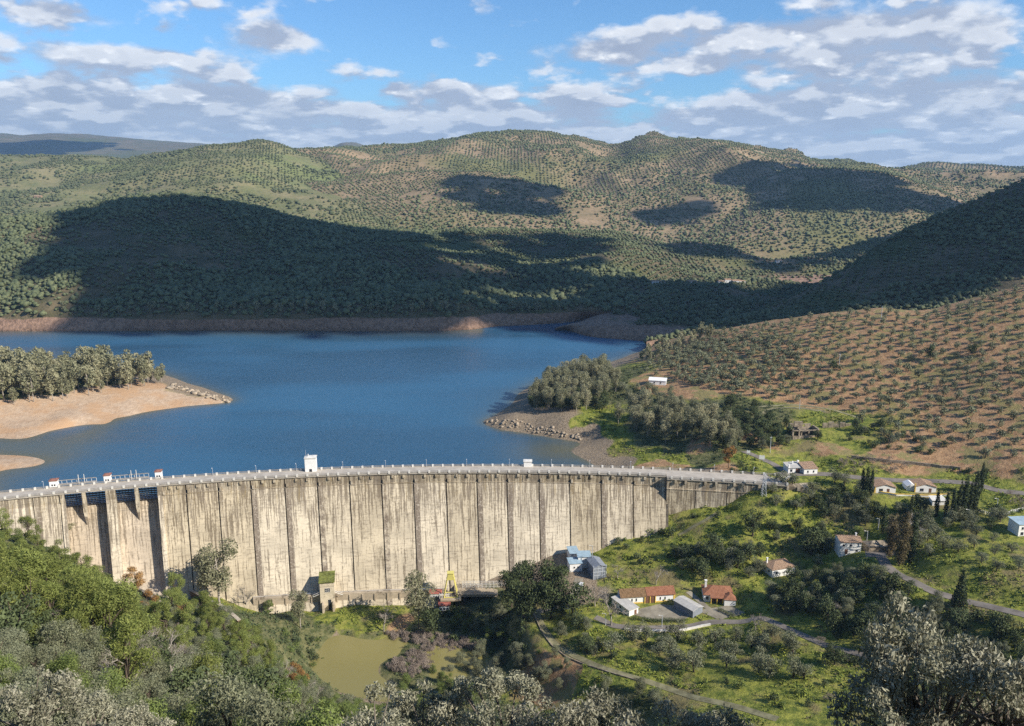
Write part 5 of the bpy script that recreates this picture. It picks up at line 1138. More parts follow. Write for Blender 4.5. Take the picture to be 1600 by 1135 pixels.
F_NEAR = foliage('near_oak_leaves', (0.08, 0.085, 0.045), (0.48, 0.45, 0.33), (0.26, 0.255, 0.17), rough=0.7, transl=0.15)
F_TWIG = foliage('fine_twigs', (0.17, 0.13, 0.10), (0.33, 0.27, 0.22), (0.26, 0.21, 0.17))
F_HAZ = foliage('grey_maquis', (0.05, 0.068, 0.030), (0.15, 0.16, 0.078))
def rblobs(n, R_, z0, z1, r0, r1, flat=0.8, top=1.15):
    out = []
    for i in range(n):
        t = (i + random.random()) / n; z = z0 + (z1 - z0) * t; w_ = R_ * math.sin(math.pi * (.18 + .68*t) ** top) if top else R_
        a = random.uniform(0, 6.283); r = w_ * math.sqrt(random.uniform(.05, 1)); rr = random.uniform(r0, r1)
        out.append((r*math.cos(a), r*math.sin(a), z, rr, rr, rr*flat))
    return out
PROTO = {}
def proto(kind, crown_fn, trunk_fn, fmat, tmat, parts=True):
    """kind -> list of (crown mesh, trunk mesh) or one joined mesh"""
    V, F_ = crown_fn(); mb = MB(); trunk_fn(mb)
    if parts:
        PROTO.setdefault(kind, []).append((mesh_np(kind + '_crown', V, F_, [fmat]), mb.mesh(kind + '_trunk', tmat, True)))
    else:
        # join: crown quads then trunk quads
        tf = [f for f in mb.f if len(f) == 4]; n0 = len(V); V2 = np.vstack([V, np.array(mb.v)]); F2 = np.vstack([F_, np.array(tf) + n0])
        PROTO.setdefault(kind, []).append((mesh_np(kind, V2, F2, [fmat, tmat], np.r_[np.zeros(len(F_)), np.ones(len(tf))]), None))
def mk(kind, n_var, bl_fn, nl, hl, hw, fmat, tmat, trunk, parts=True, **kw):
    for _ in range(n_var):
        bl = bl_fn(); proto(kind, lambda: make_crown(kind, bl, nl, hl, hw, fmat, **kw), lambda mb: trunk(mb, bl), fmat, tmat, parts)
T = lambda h, r, k=99: (lambda mb, bl: branch_set(mb, (0,0,-1.0), (random.uniform(-.3,.3), random.uniform(-.3,.3), h), r, bl[:k]))
random.seed(11)
mk('olive_small', 4, lambda: rblobs(8, 1.9, 1.3, 3.6, 1.0, 1.5, .85, 1.0), 230, .34, .19, F_OLIVE, M_BARK, T(2.0, .24, 3), parts=False)
mk('olive', 5, lambda: rblobs(11, 2.4, 1.6, 5.0, 1.0, 1.7), 1300, .20, .085, F_OLIVE, M_BARK, T(2.6, .30))
mk('dark_tree', 3, lambda: rblobs(12, 3.0, 2.2, 7.0, 1.3, 2.2), 1700, .24, .13, F_DARK, M_BARK, T(4.5, .35))
mk('big_dark_tree', 3, lambda: rblobs(26, 5.8, 4.0, 18.0, 2.0, 3.4), 8500, .30, .16, F_DARK, M_BARK, T(12, .6))
mk('bush', 4, lambda: rblobs(5, 1.1, .5, 1.5, .6, 1.0), 260, .20, .10, F_GREEN, M_BARK, T(.8, .07, 3), parts=False)
mk('dark_bush', 3, lambda: rblobs(6, 1.6, .6, 2.2, .8, 1.2), 320, .22, .12, F_DARK, M_BARK, T(1.0, .1, 3), parts=False)
mk('eucalyptus', 5, lambda: rblobs(17, 3.9, 5.5, 15.5, 1.3, 2.6, 1.0, 1.5), 3200, .34, .12, F_EUC, M_PALEBARK, T(13.5, .30), droop=0.9)
mk('eucalyptus_far', 5, lambda: rblobs(13, 3.4, 5.0, 15.0, 1.2, 2.3, 1.05, 1.5), 640, .62, .28, F_EUC, M_PALEBARK, T(12.5, .26, 6), droop=0.8)
mk('pine', 5, lambda: rblobs(19, 2.9, 2.0, 10.5, .8, 1.5, .75), 8500, .15, .045, F_PINE, M_BARK, T(9.0, .2), shell=.35)
mk('shrub_tree', 4, lambda: rblobs(12, 2.3, 1.0, 6.0, .9, 1.6), 6000, .12, .05, F_GREEN, M_BARK, T(4.0, .18), shell=.4)
mk('grey_tree', 4, lambda: rblobs(12, 2.4, 1.4, 6.2, .9, 1.6), 6500, .12, .045, F_OLIVE, M_BARK, T(4.2, .2), shell=.4)
mk('russet_tree', 2, lambda: rblobs(12, 2.0, 2.6, 8.2, .7, 1.2), 3800, .13, .06, F_RUSSET, M_BARK, T(7.0, .16), shell=.3)
mk('cypress', 3, lambda: [(random.uniform(-.15,.15), random.uniform(-.15,.15), z, .95*math.sin(math.pi*min(1,(z+1.4)/14.2))**.6+.12, .95*math.sin(math.pi*min(1,(z+1.4)/14.2))**.6+.12, 1.3) for z in np.linspace(.8, 12.2, 13)], 1500, .26, .12, F_CYP, M_BARK, T(3, .2, 0), droop=-.8)
mk('cone_cypress', 2, lambda: [(0, 0, z, 2.5*(1-z/11.5)+.25, 2.5*(1-z/11.5)+.25, 1.3) for z in np.linspace(1.2, 10.6, 9)], 2300, .26, .13, F_CYP, M_BARK, T(3, .25, 0), droop=.4)
mk('brown_cypress', 2, lambda: [(random.uniform(-1.2,1.2), random.uniform(-1.2,1.2), z, 2.5*math.sin(math.pi*min(1,(z+2)/26))**.7+.3, 2.5*math.sin(math.pi*min(1,(z+2)/26))**.7+.3, 2.0) for z in np.linspace(2.0, 21.5, 15)], 6000, .30, .12, F_CYPB, M_BARK, T(5, .35, 0), droop=-.5, shell=.4)
def bare_tree(h, r, depth=5, spread=.55, droopy=0):
    mb = MB(); tips = []
    def go(p, d, L_, r_, k):
        q = p + d * L_; mid_ = p + d * L_ * .5 + Vector((random.uniform(-1,1), random.uniform(-1,1), random.uniform(-1,1))) * L_ * .06
        mb.tube([p, mid_, q], [r_, r_*.85, r_*.66], 5 if k > 3 else 3)
        if k == 0: tips.append((q, d)); return
        for _ in range(3 if k > 1 else 4):
            nd = (d + Vector((random.gauss(0,1), random.gauss(0,1), random.gauss(.15,.6))) * spread).normalized(); go(p + d*L_*random.uniform(.55,1.0), nd, L_*random.uniform(.6,.8), r_*.6, k-1)
    go(Vector((0,0,-.5)), Vector((random.uniform(-.1,.1), random.uniform(-.1,.1), 1)).normalized(), h*.30, r, depth); return mb, tips
for kind, h, r, dep, spr, nv in (('bare_tree', 13, .26, 5, .5, 3), ('bare_shrub', 4.5, .07, 4, .75, 3)):
    for _ in range(nv):
        mb, tips = bare_tree(h, r, dep, spr); C = np.array([t[0][:] for t in tips]); k = RNG.integers(0, len(C), 700 if h > 8 else 420)
        Cc = C[k] + RNG.normal(size=(len(k), 3)) * h * .028; V, F_ = leaf_quads(Cc, RNG.normal(size=(len(k), 3)), .30 if h > 8 else .26, .014 if h > 8 else .02)
        PROTO.setdefault(kind, []).append((mesh_np(kind + '_twigs', V, F_, [F_TWIG]), mb.mesh(kind + '_trunk', M_PALEBARK if h > 8 else M_TWIG)))
mk('near_oak', 3, lambda: rblobs(36, 3.1, 1.3, 6.9, .4, .9), 12000, .10, .036, F_NEAR, M_OAKBARK, T(4.8, .2), shell=.25, rndn=1.3)
mk('near_oak_wide', 2, lambda: rblobs(60, 4.8, 1.8, 9.1, .4, 1.0), 21000, .10, .036, F_NEAR, M_OAKBARK, T(6.0, .28), shell=.25, rndn=1.3)
mk('reed', 3, lambda: [(random.uniform(-1,1), random.uniform(-.8,.8), .7, .7, .7, .7) for _ in range(5)], 420, .42, .03, F_TWIG, M_TWIG, T(.6, .05, 2), parts=False, droop=-2.5)
NAMES = {'reed': 'reed_clump', 'olive_small': 'olive_tree', 'olive': 'olive_tree', 'dark_tree': 'holm_oak', 'big_dark_tree': 'evergreen_tree', 'bush': 'bush', 'dark_bush': 'bush', 'eucalyptus': 'eucalyptus_tree', 'eucalyptus_far': 'eucalyptus_tree', 'pine': 'pine_tree',
         'shrub_tree': 'broadleaf_tree', 'grey_tree': 'broadleaf_tree', 'russet_tree': 'russet_tree', 'cypress': 'cypress_tree', 'cone_cypress': 'conifer_tree', 'brown_cypress': 'cypress_tree', 'bare_tree': 'bare_tree', 'bare_shrub': 'bare_shrub', 'near_oak': 'oak_tree', 'near_oak_wide': 'oak_tree'}
CATS = {'reed': 'reeds', 'olive_small': 'olive tree', 'olive': 'olive tree', 'dark_tree': 'tree', 'big_dark_tree': 'tree', 'bush': 'bush', 'dark_bush': 'bush', 'eucalyptus': 'tree', 'eucalyptus_far': 'tree', 'pine': 'pine tree', 'shrub_tree': 'tree', 'grey_tree': 'tree', 'russet_tree': 'tree',
        'cypress': 'cypress', 'cone_cypress': 'conifer', 'brown_cypress': 'cypress', 'bare_tree': 'bare tree', 'bare_shrub': 'bare shrub', 'near_oak': 'tree', 'near_oak_wide': 'tree'}
COUNT = {}
def plant(kind, loc, s=1.0, label=None, group=None, sz=None, tilt=0.0):
    pr = random.choice(PROTO[kind]); nm = NAMES[kind]; COUNT[kind] = COUNT.get(kind, 0) + 1
    sc_ = (s, s, s * (sz or 1.0)); rot = (random.uniform(-tilt, tilt), random.uniform(-tilt, tilt), random.uniform(0, 6.283))
    if pr[1] is None:
        o = bpy.data.objects.new(nm, pr[0]); COL.objects.link(o); o.location = loc; o.scale = sc_; o.rotation_euler = rot
    else:
        o = bpy.data.objects.new(nm, None); COL.objects.link(o); o.location = loc; o.scale = sc_; o.rotation_euler = rot
        for me_, pn in ((pr[0], 'crown'), (pr[1], 'trunk')): c = bpy.data.objects.new(pn, me_); COL.objects.link(c); c.parent = o
    return tag(o, label, CATS[kind], group)
def at(px, py): return G(px, py)
def inside(x, y, poly):
    c = False; n = len(poly); j = n - 1
    for i in range(n):
        xi, yi = poly[i]; xj, yj = poly[j]
        if (yi > y) != (yj > y) and x < (xj-xi)*(y-yi)/(yj-yi+1e-12)+xi: c = not c
        j = i
    return c
OCC = []          # houses and roads that plants keep off
for o in list(bpy.data.objects):
    if o.parent is None and o.type == 'EMPTY' and o.get('category') in ('house','outbuilding','garage','shed','service building','annexe','shelter','valve house','ruin'): OCC.extend([(o.location.x, o.location.y, 7.0)] + [(o.location.x*(1-k_/math.hypot(o.location.x, o.location.y)), o.location.y*(1-k_/math.hypot(o.location.x, o.location.y)), 4.5) for k_ in (7, 11)])
for P, wd in ROADP:
    for p in P[::2]: OCC.append((p[0], p[1], wd*.5+1.3))
for p in ((1030,958),(1055,960),(1010,958),(1140,955)): q = G(*p); OCC.append((q[0], q[1], 6))
OA = np.array(OCC)
def free(x, y, extra=0.0): return not (np.hypot(OA[:,0]-x, OA[:,1]-y) < OA[:,2] + extra).any()
def wpoly(pxs): return [tuple(G(*p)[:2]) for p in pxs]
def scatter_pts(poly, spacing, jitter=.5, n_max=9999, keep=1.0, extra=0.0, rot=0.0, minz=-99):
    P = np.array(poly); c = P.mean(0); ca, sa = math.cos(rot), math.sin(rot); r = np.hypot(*(P-c).T).max(); out = []; k = int(r/spacing)+2
    for i in range(-k, k+1):
        for j in range(-k, k+1):
            u, v_ = (i + random.uniform(-jitter, jitter))*spacing, (j + random.uniform(-jitter, jitter))*spacing; x, y = c[0]+u*ca-v_*sa, c[1]+u*sa+v_*ca
            if random.random() < keep and inside(x, y, poly) and free(x, y, extra):
                z = float(H(x, y))
                if z > minz: out.append((x, y, z))
    random.shuffle(out); return out[:n_max]
def scatter(kind, pxs, spacing, smin, smax, label, group, jitter=.45, keep=1.0, n_max=9999, world=False, extra=0.0, rot=0.3, minz=-99, sz=None):
    pts = scatter_pts(pxs if world else wpoly(pxs), spacing, jitter, n_max, keep, extra, rot, minz)
    for p in pts: plant(kind if isinstance(kind, str) else random.choice(kind), (p[0], p[1], p[2]-.1), random.uniform(smin, smax), label, group, sz)
    return len(pts)
random.seed(5)
# ---- the olive grove on the red hillside: the largest as trees, the rest as one mass
gp = [tuple(G(*p)[:2]) for p in ((1005,562),(1050,540),(1120,522),(1210,508),(1300,494),(1380,488),(1440,492),(1500,478),(1598,450))]
gp += [tuple(Wd(1720,425,545)[:2]), tuple(Wd(1720,700,400)[:2])] + [tuple(G(*p)[:2]) for p in ((1598,728),(1500,712),(1400,690),(1320,668),(1300,650),(1230,628),(1150,625),(1090,605),(1060,600),(1010,585))]
for (px, py, s) in ((1453,560,1.0),(1518,556,.9),(1302,580,.8)): plant('dark_tree', at(px, py), s, {1453: 'round dark holm oak standing out among the olive rows, left of a second one', 1518: 'dark holm oak among the olive rows right of a larger one', 1302: 'dark green tree at the left part of the olive rows'}[px])
scatter('dark_tree', [(1130,625),(1215,650),(1225,700),(1180,705),(1130,680)], 7.5, .6, 1.0, 'dark tree on the slope left of the roofless ruin', 'trees left of the ruin')
scatter('dark_bush', [(1330,660),(1400,680),(1480,700),(1470,725),(1380,705),(1310,690)], 7, .8, 1.5, 'dark round bush at the foot of the olive hillside', 'bushes at the foot of the olive hill')
scatter(['dark_tree', 'olive'], [(1330,655),(1400,675),(1500,690),(1480,712),(1380,700),(1320,685)], 12, .6, .9, 'tree in the scrub belt below the olive rows', 'trees below the olive rows')
scatter(['dark_bush', 'bush'], [(1480,725),(1560,725),(1600,735),(1600,750),(1520,745)], 7, .9, 1.5, 'dark bush above the road at the right', 'bushes above the right road')
# ---- the right lakeside point
scatter('eucalyptus', [(812,640),(850,650),(905,652),(960,625),(970,605),(940,585),(880,590),(830,612)], 8.5, .72, 1.0, 'eucalyptus on the right lakeside point above the pebbly shore', 'eucalyptus on the right point', minz=7.5)
scatter('dark_tree', [(825,638),(905,650),(950,640),(950,615),(850,615)], 7, .8, 1.1, 'dark bushy tree beneath the eucalyptus of the right point', 'dark trees on the right point', minz=7)
scatter('eucalyptus', [(962,672),(1010,690),(1060,702),(1120,712),(1155,712),(1150,680),(1090,660),(1020,650),(970,645)], 8.0, .68, .98, 'olive-brown eucalyptus in the belt between the lake cove and the grove', 'eucalyptus belt above the cove')
scatter('eucalyptus_far', [(1000,562),(1060,538),(1110,520),(1120,528),(1050,552),(1000,575)], 9, .45, .75, 'tall tree on the lake edge of the olive hill', 'trees along the lake edge of the olive hill')
scatter('olive', [(970,600),(1040,612),(1130,640),(1120,660),(1030,640),(970,625)], 7.5, .8, 1.15, 'olive tree between the white farmhouse and the eucalyptus belt', 'olives by the lakeside farmhouse')
plant('russet_tree', at(1137,733), 1.45, 'large brown-leaved tree near the right end of the dam')
scatter('dark_bush', [(1150,725),(1185,735),(1175,745),(1140,742)], 4.5, .8, 1.3, 'dark bush on the bank behind the right end of the dam', 'bushes behind the dam end')
# ---- left peninsula
wp = wpoly([(0,642),(60,634),(130,622),(200,611),(252,602),(262,598),(235,594)]) + [tuple(Wz(*p)[:2]) for p in ((150,588,8),(60,592,12),(0,590,14),(-90,590,16),(-90,640,14))]
pts = scatter_pts(wp, 6.8, .4, minz=4.5)
for p in pts: plant('eucalyptus_far', (p[0], p[1], p[2]-.2), random.choice((.65,.85,1.0,1.2,1.35))*random.uniform(.9,1.1), 'grey-green eucalyptus in the wood on the sandy left peninsula', 'eucalyptus wood on the left peninsula')
# ---- far shore
for i in range(46):
    px = random.uniform(60, 880); q = SURF['A'].px(px, 492 - random.uniform(0, 8))
    if q is not None: plant('eucalyptus_far', (q[0], q[1], q[2]-1), random.uniform(.5, .85), 'tall tree rising at the edge of the far shore wood', 'trees along the far shore')
print('plants', COUNT)
# ---- masses on the far hills
def ico():
    t = (1+5**.5)/2; V = np.array([(-1,t,0),(1,t,0),(-1,-t,0),(1,-t,0),(0,-1,t),(0,1,t),(0,-1,-t),(0,1,-t),(t,0,-1),(t,0,1),(-t,0,-1),(-t,0,1)], float); V /= np.linalg.norm(V[0])
    F_ = np.array([(0,11,5),(0,5,1),(0,1,7),(0,7,10),(0,10,11),(1,5,9),(5,11,4),(11,10,2),(10,7,6),(7,1,8),(3,9,4),(3,4,2),(3,2,6),(3,6,8),(3,8,9),(4,9,5),(2,4,11),(6,2,10),(8,6,7),(9,8,1)]); return V, F_
IV, IF = ico()
CAMV = Vector((0,0,CAMZ))
def wood(name, key, spacing, rmin, rmax, material, label, lumps=1, grove=0.5, cell=260., occl=True, clump=90., thr=-.25, zmin=13.5, seed=1, rowsp=9.5, py_max=None, flat=.85):
    V, F_ = L[key][:2]; surf = SURF[key].b; P = V.reshape(-1, 3)
    x0, x1, y0, y1 = P[:,0].min(), P[:,0].max(), P[:,1].min(), P[:,1].max(); rg = np.random.default_rng(seed)
    # cells with their own planting
    ncx, ncy = int((x1-x0)/cell)+1, int((y1-y0)/cell)+1; cx_ = x0 + (np.arange(ncx)[None, :] + rg.random((ncy, ncx))) * cell; cy_ = y0 + (np.arange(ncy)[:, None] + rg.random((ncy, ncx))) * cell
    ccx, ccy = cx_.ravel(), cy_.ravel(); typ = rg.random(len(ccx)) < grove; typ |= (key == 'A') & (ccx > -60) & (rg.random(len(ccx)) < .85); rot = rg.random(len(ccx)) * 3.14
    out = []
    def gen(sp_, th, jit):
        r = math.hypot(x1-x0, y1-y0)/2; m = int(r/sp_)+1; a = np.arange(-m, m+1)*sp_; A, B = np.meshgrid(a, a); A = A.ravel() + (rg.random(A.size)-.5)*jit*sp_; B = B.ravel() + (rg.random(B.size)-.5)*jit*sp_
        X = (x0+x1)/2 + A*math.cos(th) - B*math.sin(th); Y = (y0+y1)/2 + A*math.sin(th) + B*math.cos(th); k = (X > x0) & (X < x1) & (Y > y0) & (Y < y1)
        pxx, _ = proj(X, Y, np.full_like(X, 100.)); k &= (pxx > -140) & (pxx < 1740); return X[k], Y[k]
    def cellof(X, Y):
        o = np.empty(len(X), int); wx_ = X + fbm(X, Y, cell*.6, 2, seed)*cell*.35; wy_ = Y + fbm(X, Y, cell*.6, 2, seed+7)*cell*.35
        for i in range(0, len(X), 20000): o[i:i+20000] = ((wx_[i:i+20000, None]-ccx)**2 + (wy_[i:i+20000, None]-ccy)**2).argmin(1)
        return o
    X, Y = gen(spacing, .3, .95); c = cellof(X, Y); dens = fbm(X, Y, clump, 3, seed+3); k = (~typ[c]) & (dens > thr + rg.random(len(X))*.3 - .15); out.append(np.stack([X[k], Y[k], 0*X[k]], 1))
    angs = np.round(rot / (3.14/6)).astype(int)
    for a in np.unique(angs[typ]):
        X, Y = gen(rowsp, a*3.14/6, .22); X2 = X; c = cellof(X, Y); k = typ[c] & (angs[c] == a) & (rg.random(len(X)) < .86*np.clip(1.6+fbm(X, Y, 60, 2, seed+50)*2.5, .25, 1)); out.append(np.stack([X[k], Y[k], 1+0*X[k]], 1))
    P2 = np.vstack(out); good = []
    for (x, y, g_) in P2:
        h = surf.ray_cast(Vector((x, y, 4000)), Vector((0,0,-1)))
        if h[0] is None or h[0].z < zmin: continue
        z = h[0].z; px_, py_ = proj(x, y, z)
        if px_ < -60 or px_ > 1660 or (py_max and py_ > py_max): continue
        if occl:
            tgt = Vector((x, y, z + 9)); d = tgt - CAMV; ds = d.length; hh = surf.ray_cast(CAMV, d.normalized(), ds - 6)
            if hh[0] is not None: continue
        good.append((x, y, z, g_))
    Gd = np.array(good); n = len(Gd); r = np.where(Gd[:,3] > .5, rmin + (rmax-rmin)*(.1+.35*rg.random(n)), rmin + (rmax-rmin) * rg.random(n)**2.2); a = rg.random(n)*6.283
    jit = 1 + (rg.random((n, 12))-.5)*.95
    VV = IV[None]*jit[..., None]*r[:, None, None]; ca, sa = np.cos(a)[:, None], np.sin(a)[:, None]
    xx = VV[...,0]*ca - VV[...,1]*sa + Gd[:,0:1]; yy = VV[...,0]*sa + VV[...,1]*ca + Gd[:,1:2]; zz_ = VV[...,2]*flat + Gd[:,2:3] + r[:, None]*.62
    if lumps > 1:
        parts_ = [np.stack([xx, yy, zz_], -1)]
        for q_ in range(lumps - 1):
            s_ = rg.uniform(.5, .8, n)[:, None]; o_ = rg.normal(size=(n, 3)) * np.array([.75, .75, .35]) * r[:, None]
            parts_.append(np.stack([(xx - Gd[:,0:1])*s_ + Gd[:,0:1] + o_[:,0:1], (yy - Gd[:,1:2])*s_ + Gd[:,1:2] + o_[:,1:2], (zz_ - Gd[:,2:3])*s_ + Gd[:,2:3] + np.abs(o_[:,2:3])], -1))
        AA = np.vstack(parts_); VV = AA.reshape(-1, 3); n = len(AA)
    else: VV = np.stack([xx, yy, zz_], -1).reshape(-1, 3)
    FF = (IF[None] + 12*np.arange(n)[:, None, None]).reshape(-1, 3)
    o = link(name, mesh_np(name, VV, FF, [material])); tag(o, label, 'woodland', kind='stuff'); print(name, key, n)
    return o
wood('maquis', 'A', 4.7, 1.6, 4.2, F_HAZ, 'dense evergreen scrub and olive rows covering the hill beyond the water', 2, grove=.13, cell=220, thr=-.95, zmin=12.6, seed=3, rowsp=8.0)
wood('maquis', 'B', 6.0, 1.5, 3.8, F_HAZ, 'dark wood on the low headland at the far right of the lake', 2, grove=.25, cell=160, thr=-.8, zmin=11.5, seed=4)
wood('olive_rows', 'C', 7.5, 1.5, 3.4, F_HAZ, 'scrub and olive rows on the low ridge right of centre', grove=.6, cell=200, thr=-.5, zmin=3, seed=5)
wood('maquis', 'D', 4.6, 1.4, 3.2, F_HAZ, 'scrub and olive trees on the steep shaded hill at the right', 2, grove=.30, cell=150, thr=-.8, zmin=-50, seed=6, rowsp=8.0)
wood('olive_rows', 'G', 11.0, 1.9, 4.8, F_HAZ, 'olive rows and scattered oaks on the green hills at far left', 2, grove=.5, cell=330, thr=-.15, zmin=5, seed=7, rowsp=11.5, flat=.8)
wood('olive_rows', 'E', 10.0, 1.8, 4.6, F_HAZ, 'scrub and olive rows across the long sunlit range of hills', 2, grove=.55, cell=330, thr=-.40, zmin=5, seed=8, rowsp=10.2, flat=.8)
wood('maquis', 'H', 9.5, 1.8, 4.4, F_HAZ, 'scrub and olive rows on the far hill at the right', 2, grove=.35, cell=260, thr=-.6, zmin=5, seed=9, rowsp=11)
wood('maquis', 'I', 16.0, 3.0, 6.0, F_HAZ, 'scrub on the farthest ridge at the right', grove=.4, cell=380, thr=-.4, zmin=5, seed=10, rowsp=14)
# ================================================================ village and slopes right of the dam
random.seed(21)
S_ = scatter
S_('olive', [(1225,752),(1300,750),(1370,775),(1400,800),(1350,835),(1300,815),(1240,800),(1190,790)], 7.6, .85, 1.25, 'olive tree on the green slope just below the end of the dam road', 'olives below the dam road')
S_('olive', [(1480,870),(1500,835),(1600,845),(1640,900),(1600,912),(1530,898)], 9.5, .7, 1.0, 'round olive tree in the bright grassy field at the far right', 'olives in the right field', jitter=.2)
S_('olive', [(1420,800),(1500,800),(1600,815),(1600,845),(1500,830),(1470,870),(1420,880)], 7.0, .9, 1.25, 'olive tree on the slope between the brown cypresses and the right field', 'olives above the right field')
S_('olive', [(955,1000),(1060,995),(1190,985),(1235,1010),(1260,1070),(1160,1060),(1040,1045),(950,1025)], 8.2, 1.0, 1.4, 'olive tree on the grassy slope between the two lower tracks', 'olives between the lower tracks', jitter=.4)
S_(['dark_tree','olive'], [(1180,925),(1240,925),(1330,895),(1390,905),(1400,950),(1320,970),(1250,960),(1190,945)], 6.0, .8, 1.2, 'tree in the shaded copse below the two-storey white house', 'copse below the two-storey house')
S_(['olive','dark_tree'], [(1060,870),(1130,865),(1190,870),(1190,905),(1130,915),(1070,905)], 6.2, .8, 1.15, 'grey-green tree behind the bungalow with the terracotta roof', 'trees behind the bungalow')
S_(['dark_tree','olive'], [(1240,820),(1290,830),(1310,860),(1260,880),(1235,860)], 6.2, .8, 1.15, 'tree on the slope left of the two-storey white house', 'trees left of the two-storey house')
S_(['dark_tree','olive'], [(1335,785),(1400,798),(1455,800),(1470,808),(1440,830),(1380,830),(1345,810)], 6.4, .7, 1.05, 'tree on the slope below the two roadside cottages', 'trees below the roadside cottages')
S_(['dark_bush','bush'], [(950,850),(1000,838),(1045,826),(1100,800),(1150,782),(1200,768),(1210,776),(1150,800),(1080,830),(980,858)], 5.2, .7, 1.4, 'bush along the foot of the right wing of the dam', 'bushes along the dam wing')
S_(['bush','dark_bush'], [(960,870),(1060,845),(1150,810),(1230,800),(1240,870),(1150,860),(1060,870),(990,890)], 6.0, .5, 1.2, 'low bush on the open green slope right of the dam', 'bushes on the open green slope', keep=.75)
S_(['bush','dark_bush'], [(880,1000),(960,1020),(1100,1060),(1230,1090),(1330,1040),(1400,1000),(1500,1010),(1600,1030),(1600,1060),(1300,1120),(1180,1105),(1000,1060)], 6.0, .6, 1.5, 'green bush on the lower right slope near the track', 'bushes on the lower right slope', keep=.6)
S_('dark_bush', [(1430,950),(1520,965),(1600,990),(1600,1030),(1500,1020),(1420,1000)], 5.0, .8, 1.5, 'dark bush below the asphalt road at right', 'bushes below the right road')
S_(['dark_tree','dark_bush'], [(1260,1000),(1330,985),(1400,985),(1480,1000),(1480,1060),(1380,1060),(1300,1040)], 6.5, .9, 1.3, 'dark tree in the hollow left of the big foreground oak', 'trees in the hollow')
S_(['bush','dark_bush'], [(1480,810),(1600,815),(1600,800),(1540,790)], 5, .6, 1.1, 'bush near the white balustrade at the far right', 'bushes near the balustrade')
for (px, py, k, s, lab) in ((1176,838,'dark_tree',1.45,'round dark-green pine standing alone on the open slope under the dam wing'),
    (1268,868,'dark_tree',1.6,'bushy dark-green pine left of the two-storey white house'),
    (820,968,'big_dark_tree',1.22,'large dark evergreen, leftmost of the clump right of the yellow crane'), (862,966,'big_dark_tree',1.2,'large dark evergreen in the middle of the clump by the service buildings'), (798,950,'big_dark_tree',.95,'smaller dark evergreen against the dam behind the big clump'),
    (893,962,'dark_tree',1.9,'bright green-tinged tree at the right edge of the big evergreen clump'),
    (655,982,'eucalyptus',1.5,'tall grey-brown eucalyptus in front of the dam, left of the red pump house'), (672,990,'dark_tree',1.5,'green tree leaning beside the tall eucalyptus at the dam foot'), (470,982,'eucalyptus',1.05,'grey-green eucalyptus left of the mossy-roofed valve house'),
    (345,948,'eucalyptus',1.8,'tall thin-crowned eucalyptus in front of the dam near the right spillway wall'), (322,940,'eucalyptus',1.3,'shorter eucalyptus beside the tall thin-crowned one'), (120,860,'eucalyptus',.85,'wispy tree standing in front of the left spillway'), (385,950,'bare_tree',1.05,'grey bare tree in front of the dam right of the thin-crowned eucalyptus'),
    (275,945,'pine',1.15,'bright green pine at the foot of the right spillway wall'), (600,988,'bare_tree',1.15,'pale bare tree on the orange leaf litter at the dam foot'), (420,960,'shrub_tree',1.0,'light green tree left of the grey eucalyptus by the river'),
    (955,978,'bare_tree',1.45,'large bare pale-branched tree left of the long white house'), (930,948,'bare_tree',1.15,'bare tree in front of the grey shed'), (965,905,'bare_tree',.8,'thin bare tree right of the grey shed'), (1025,915,'bare_tree',.85,'bare tree behind the long white house'),
    (1398,862,'bare_tree',1.9,'tall white bare tree above the brown cypresses'), (1300,970,'bare_tree',.8,'brown bare tree on the dark slope below the copse'), (1180,985,'bare_tree',.7,'brown bare tree right of the red-roofed bungalow'),
    (1282,1005,'bare_shrub',1.1,'pale leafless shrub beside the lower track'), (1325,1035,'bare_shrub',1.2,'brown leafless shrub under the lower track'), (1295,1095,'bare_shrub',1.2,'grey leafless shrub on the bright grass at lower right'),
    (408,0,'',0,''),
    (1405,885,'brown_cypress',1.0,'tall brown cypress with tattered crown beside the asphalt road'), (1390,872,'brown_cypress',.82,'second brown cypress, the shorter one left of the tallest'), (1422,880,'cypress',1.55,'dark cypress right of the tall brown pair'),
    (1498,950,'cone_cypress',1.25,'dark conical conifer beside the asphalt road at right'), (1379,835,'cypress',1.0,'dark cypress standing alone left of the bare white tree'), (1421,818,'cypress',.95,'dark cypress right of the bare white tree'),
    (1346,775,'cypress',1.0,'dark cypress, leftmost of the tight clump left of the roadside cottages'), (1353,777,'cypress',1.08,'dark cypress in the middle of the clump left of the roadside cottages'), (1360,776,'cypress',.95,'dark cypress, rightmost of the clump left of the roadside cottages'),
    (1462,808,'cypress',.95,'cypress, leftmost of the long row at right'), (1476,812,'cypress',.9,'slim cypress, second from the left in the long row'), (1487,812,'cypress',1.05,'cypress, third from the left in the long row'), (1496,811,'cypress',1.25,'tall cypress, fourth from the left in the long row'),
    (1504,810,'cypress',1.4,'tallest cypress, fifth from the left in the long row'), (1513,808,'cypress',1.2,'cypress just right of the tallest in the long row'), (1520,806,'cypress',1.45,'tall cypress, third from the right end of the long row'), (1489,818,'cypress',.7,'short pale cypress in front of the long row'), (1531,772,'cypress',1.1,'cypress, rightmost of the long row, standing farther back')):
    if s: plant(k, at(px, py), s, lab)
S_('bare_shrub', [(1300,722),(1350,715),(1420,725),(1425,738),(1350,742),(1310,738)], 4.2, .8, 1.3, 'brown leafless shrub of the hedge above the dam road', 'leafless hedge above the road')
S_('bare_shrub', [(1570,770),(1640,770),(1640,800),(1580,800)], 4.6, .9, 1.3, 'pinkish-brown leafless shrub at the far right edge', 'leafless shrubs at the right edge')
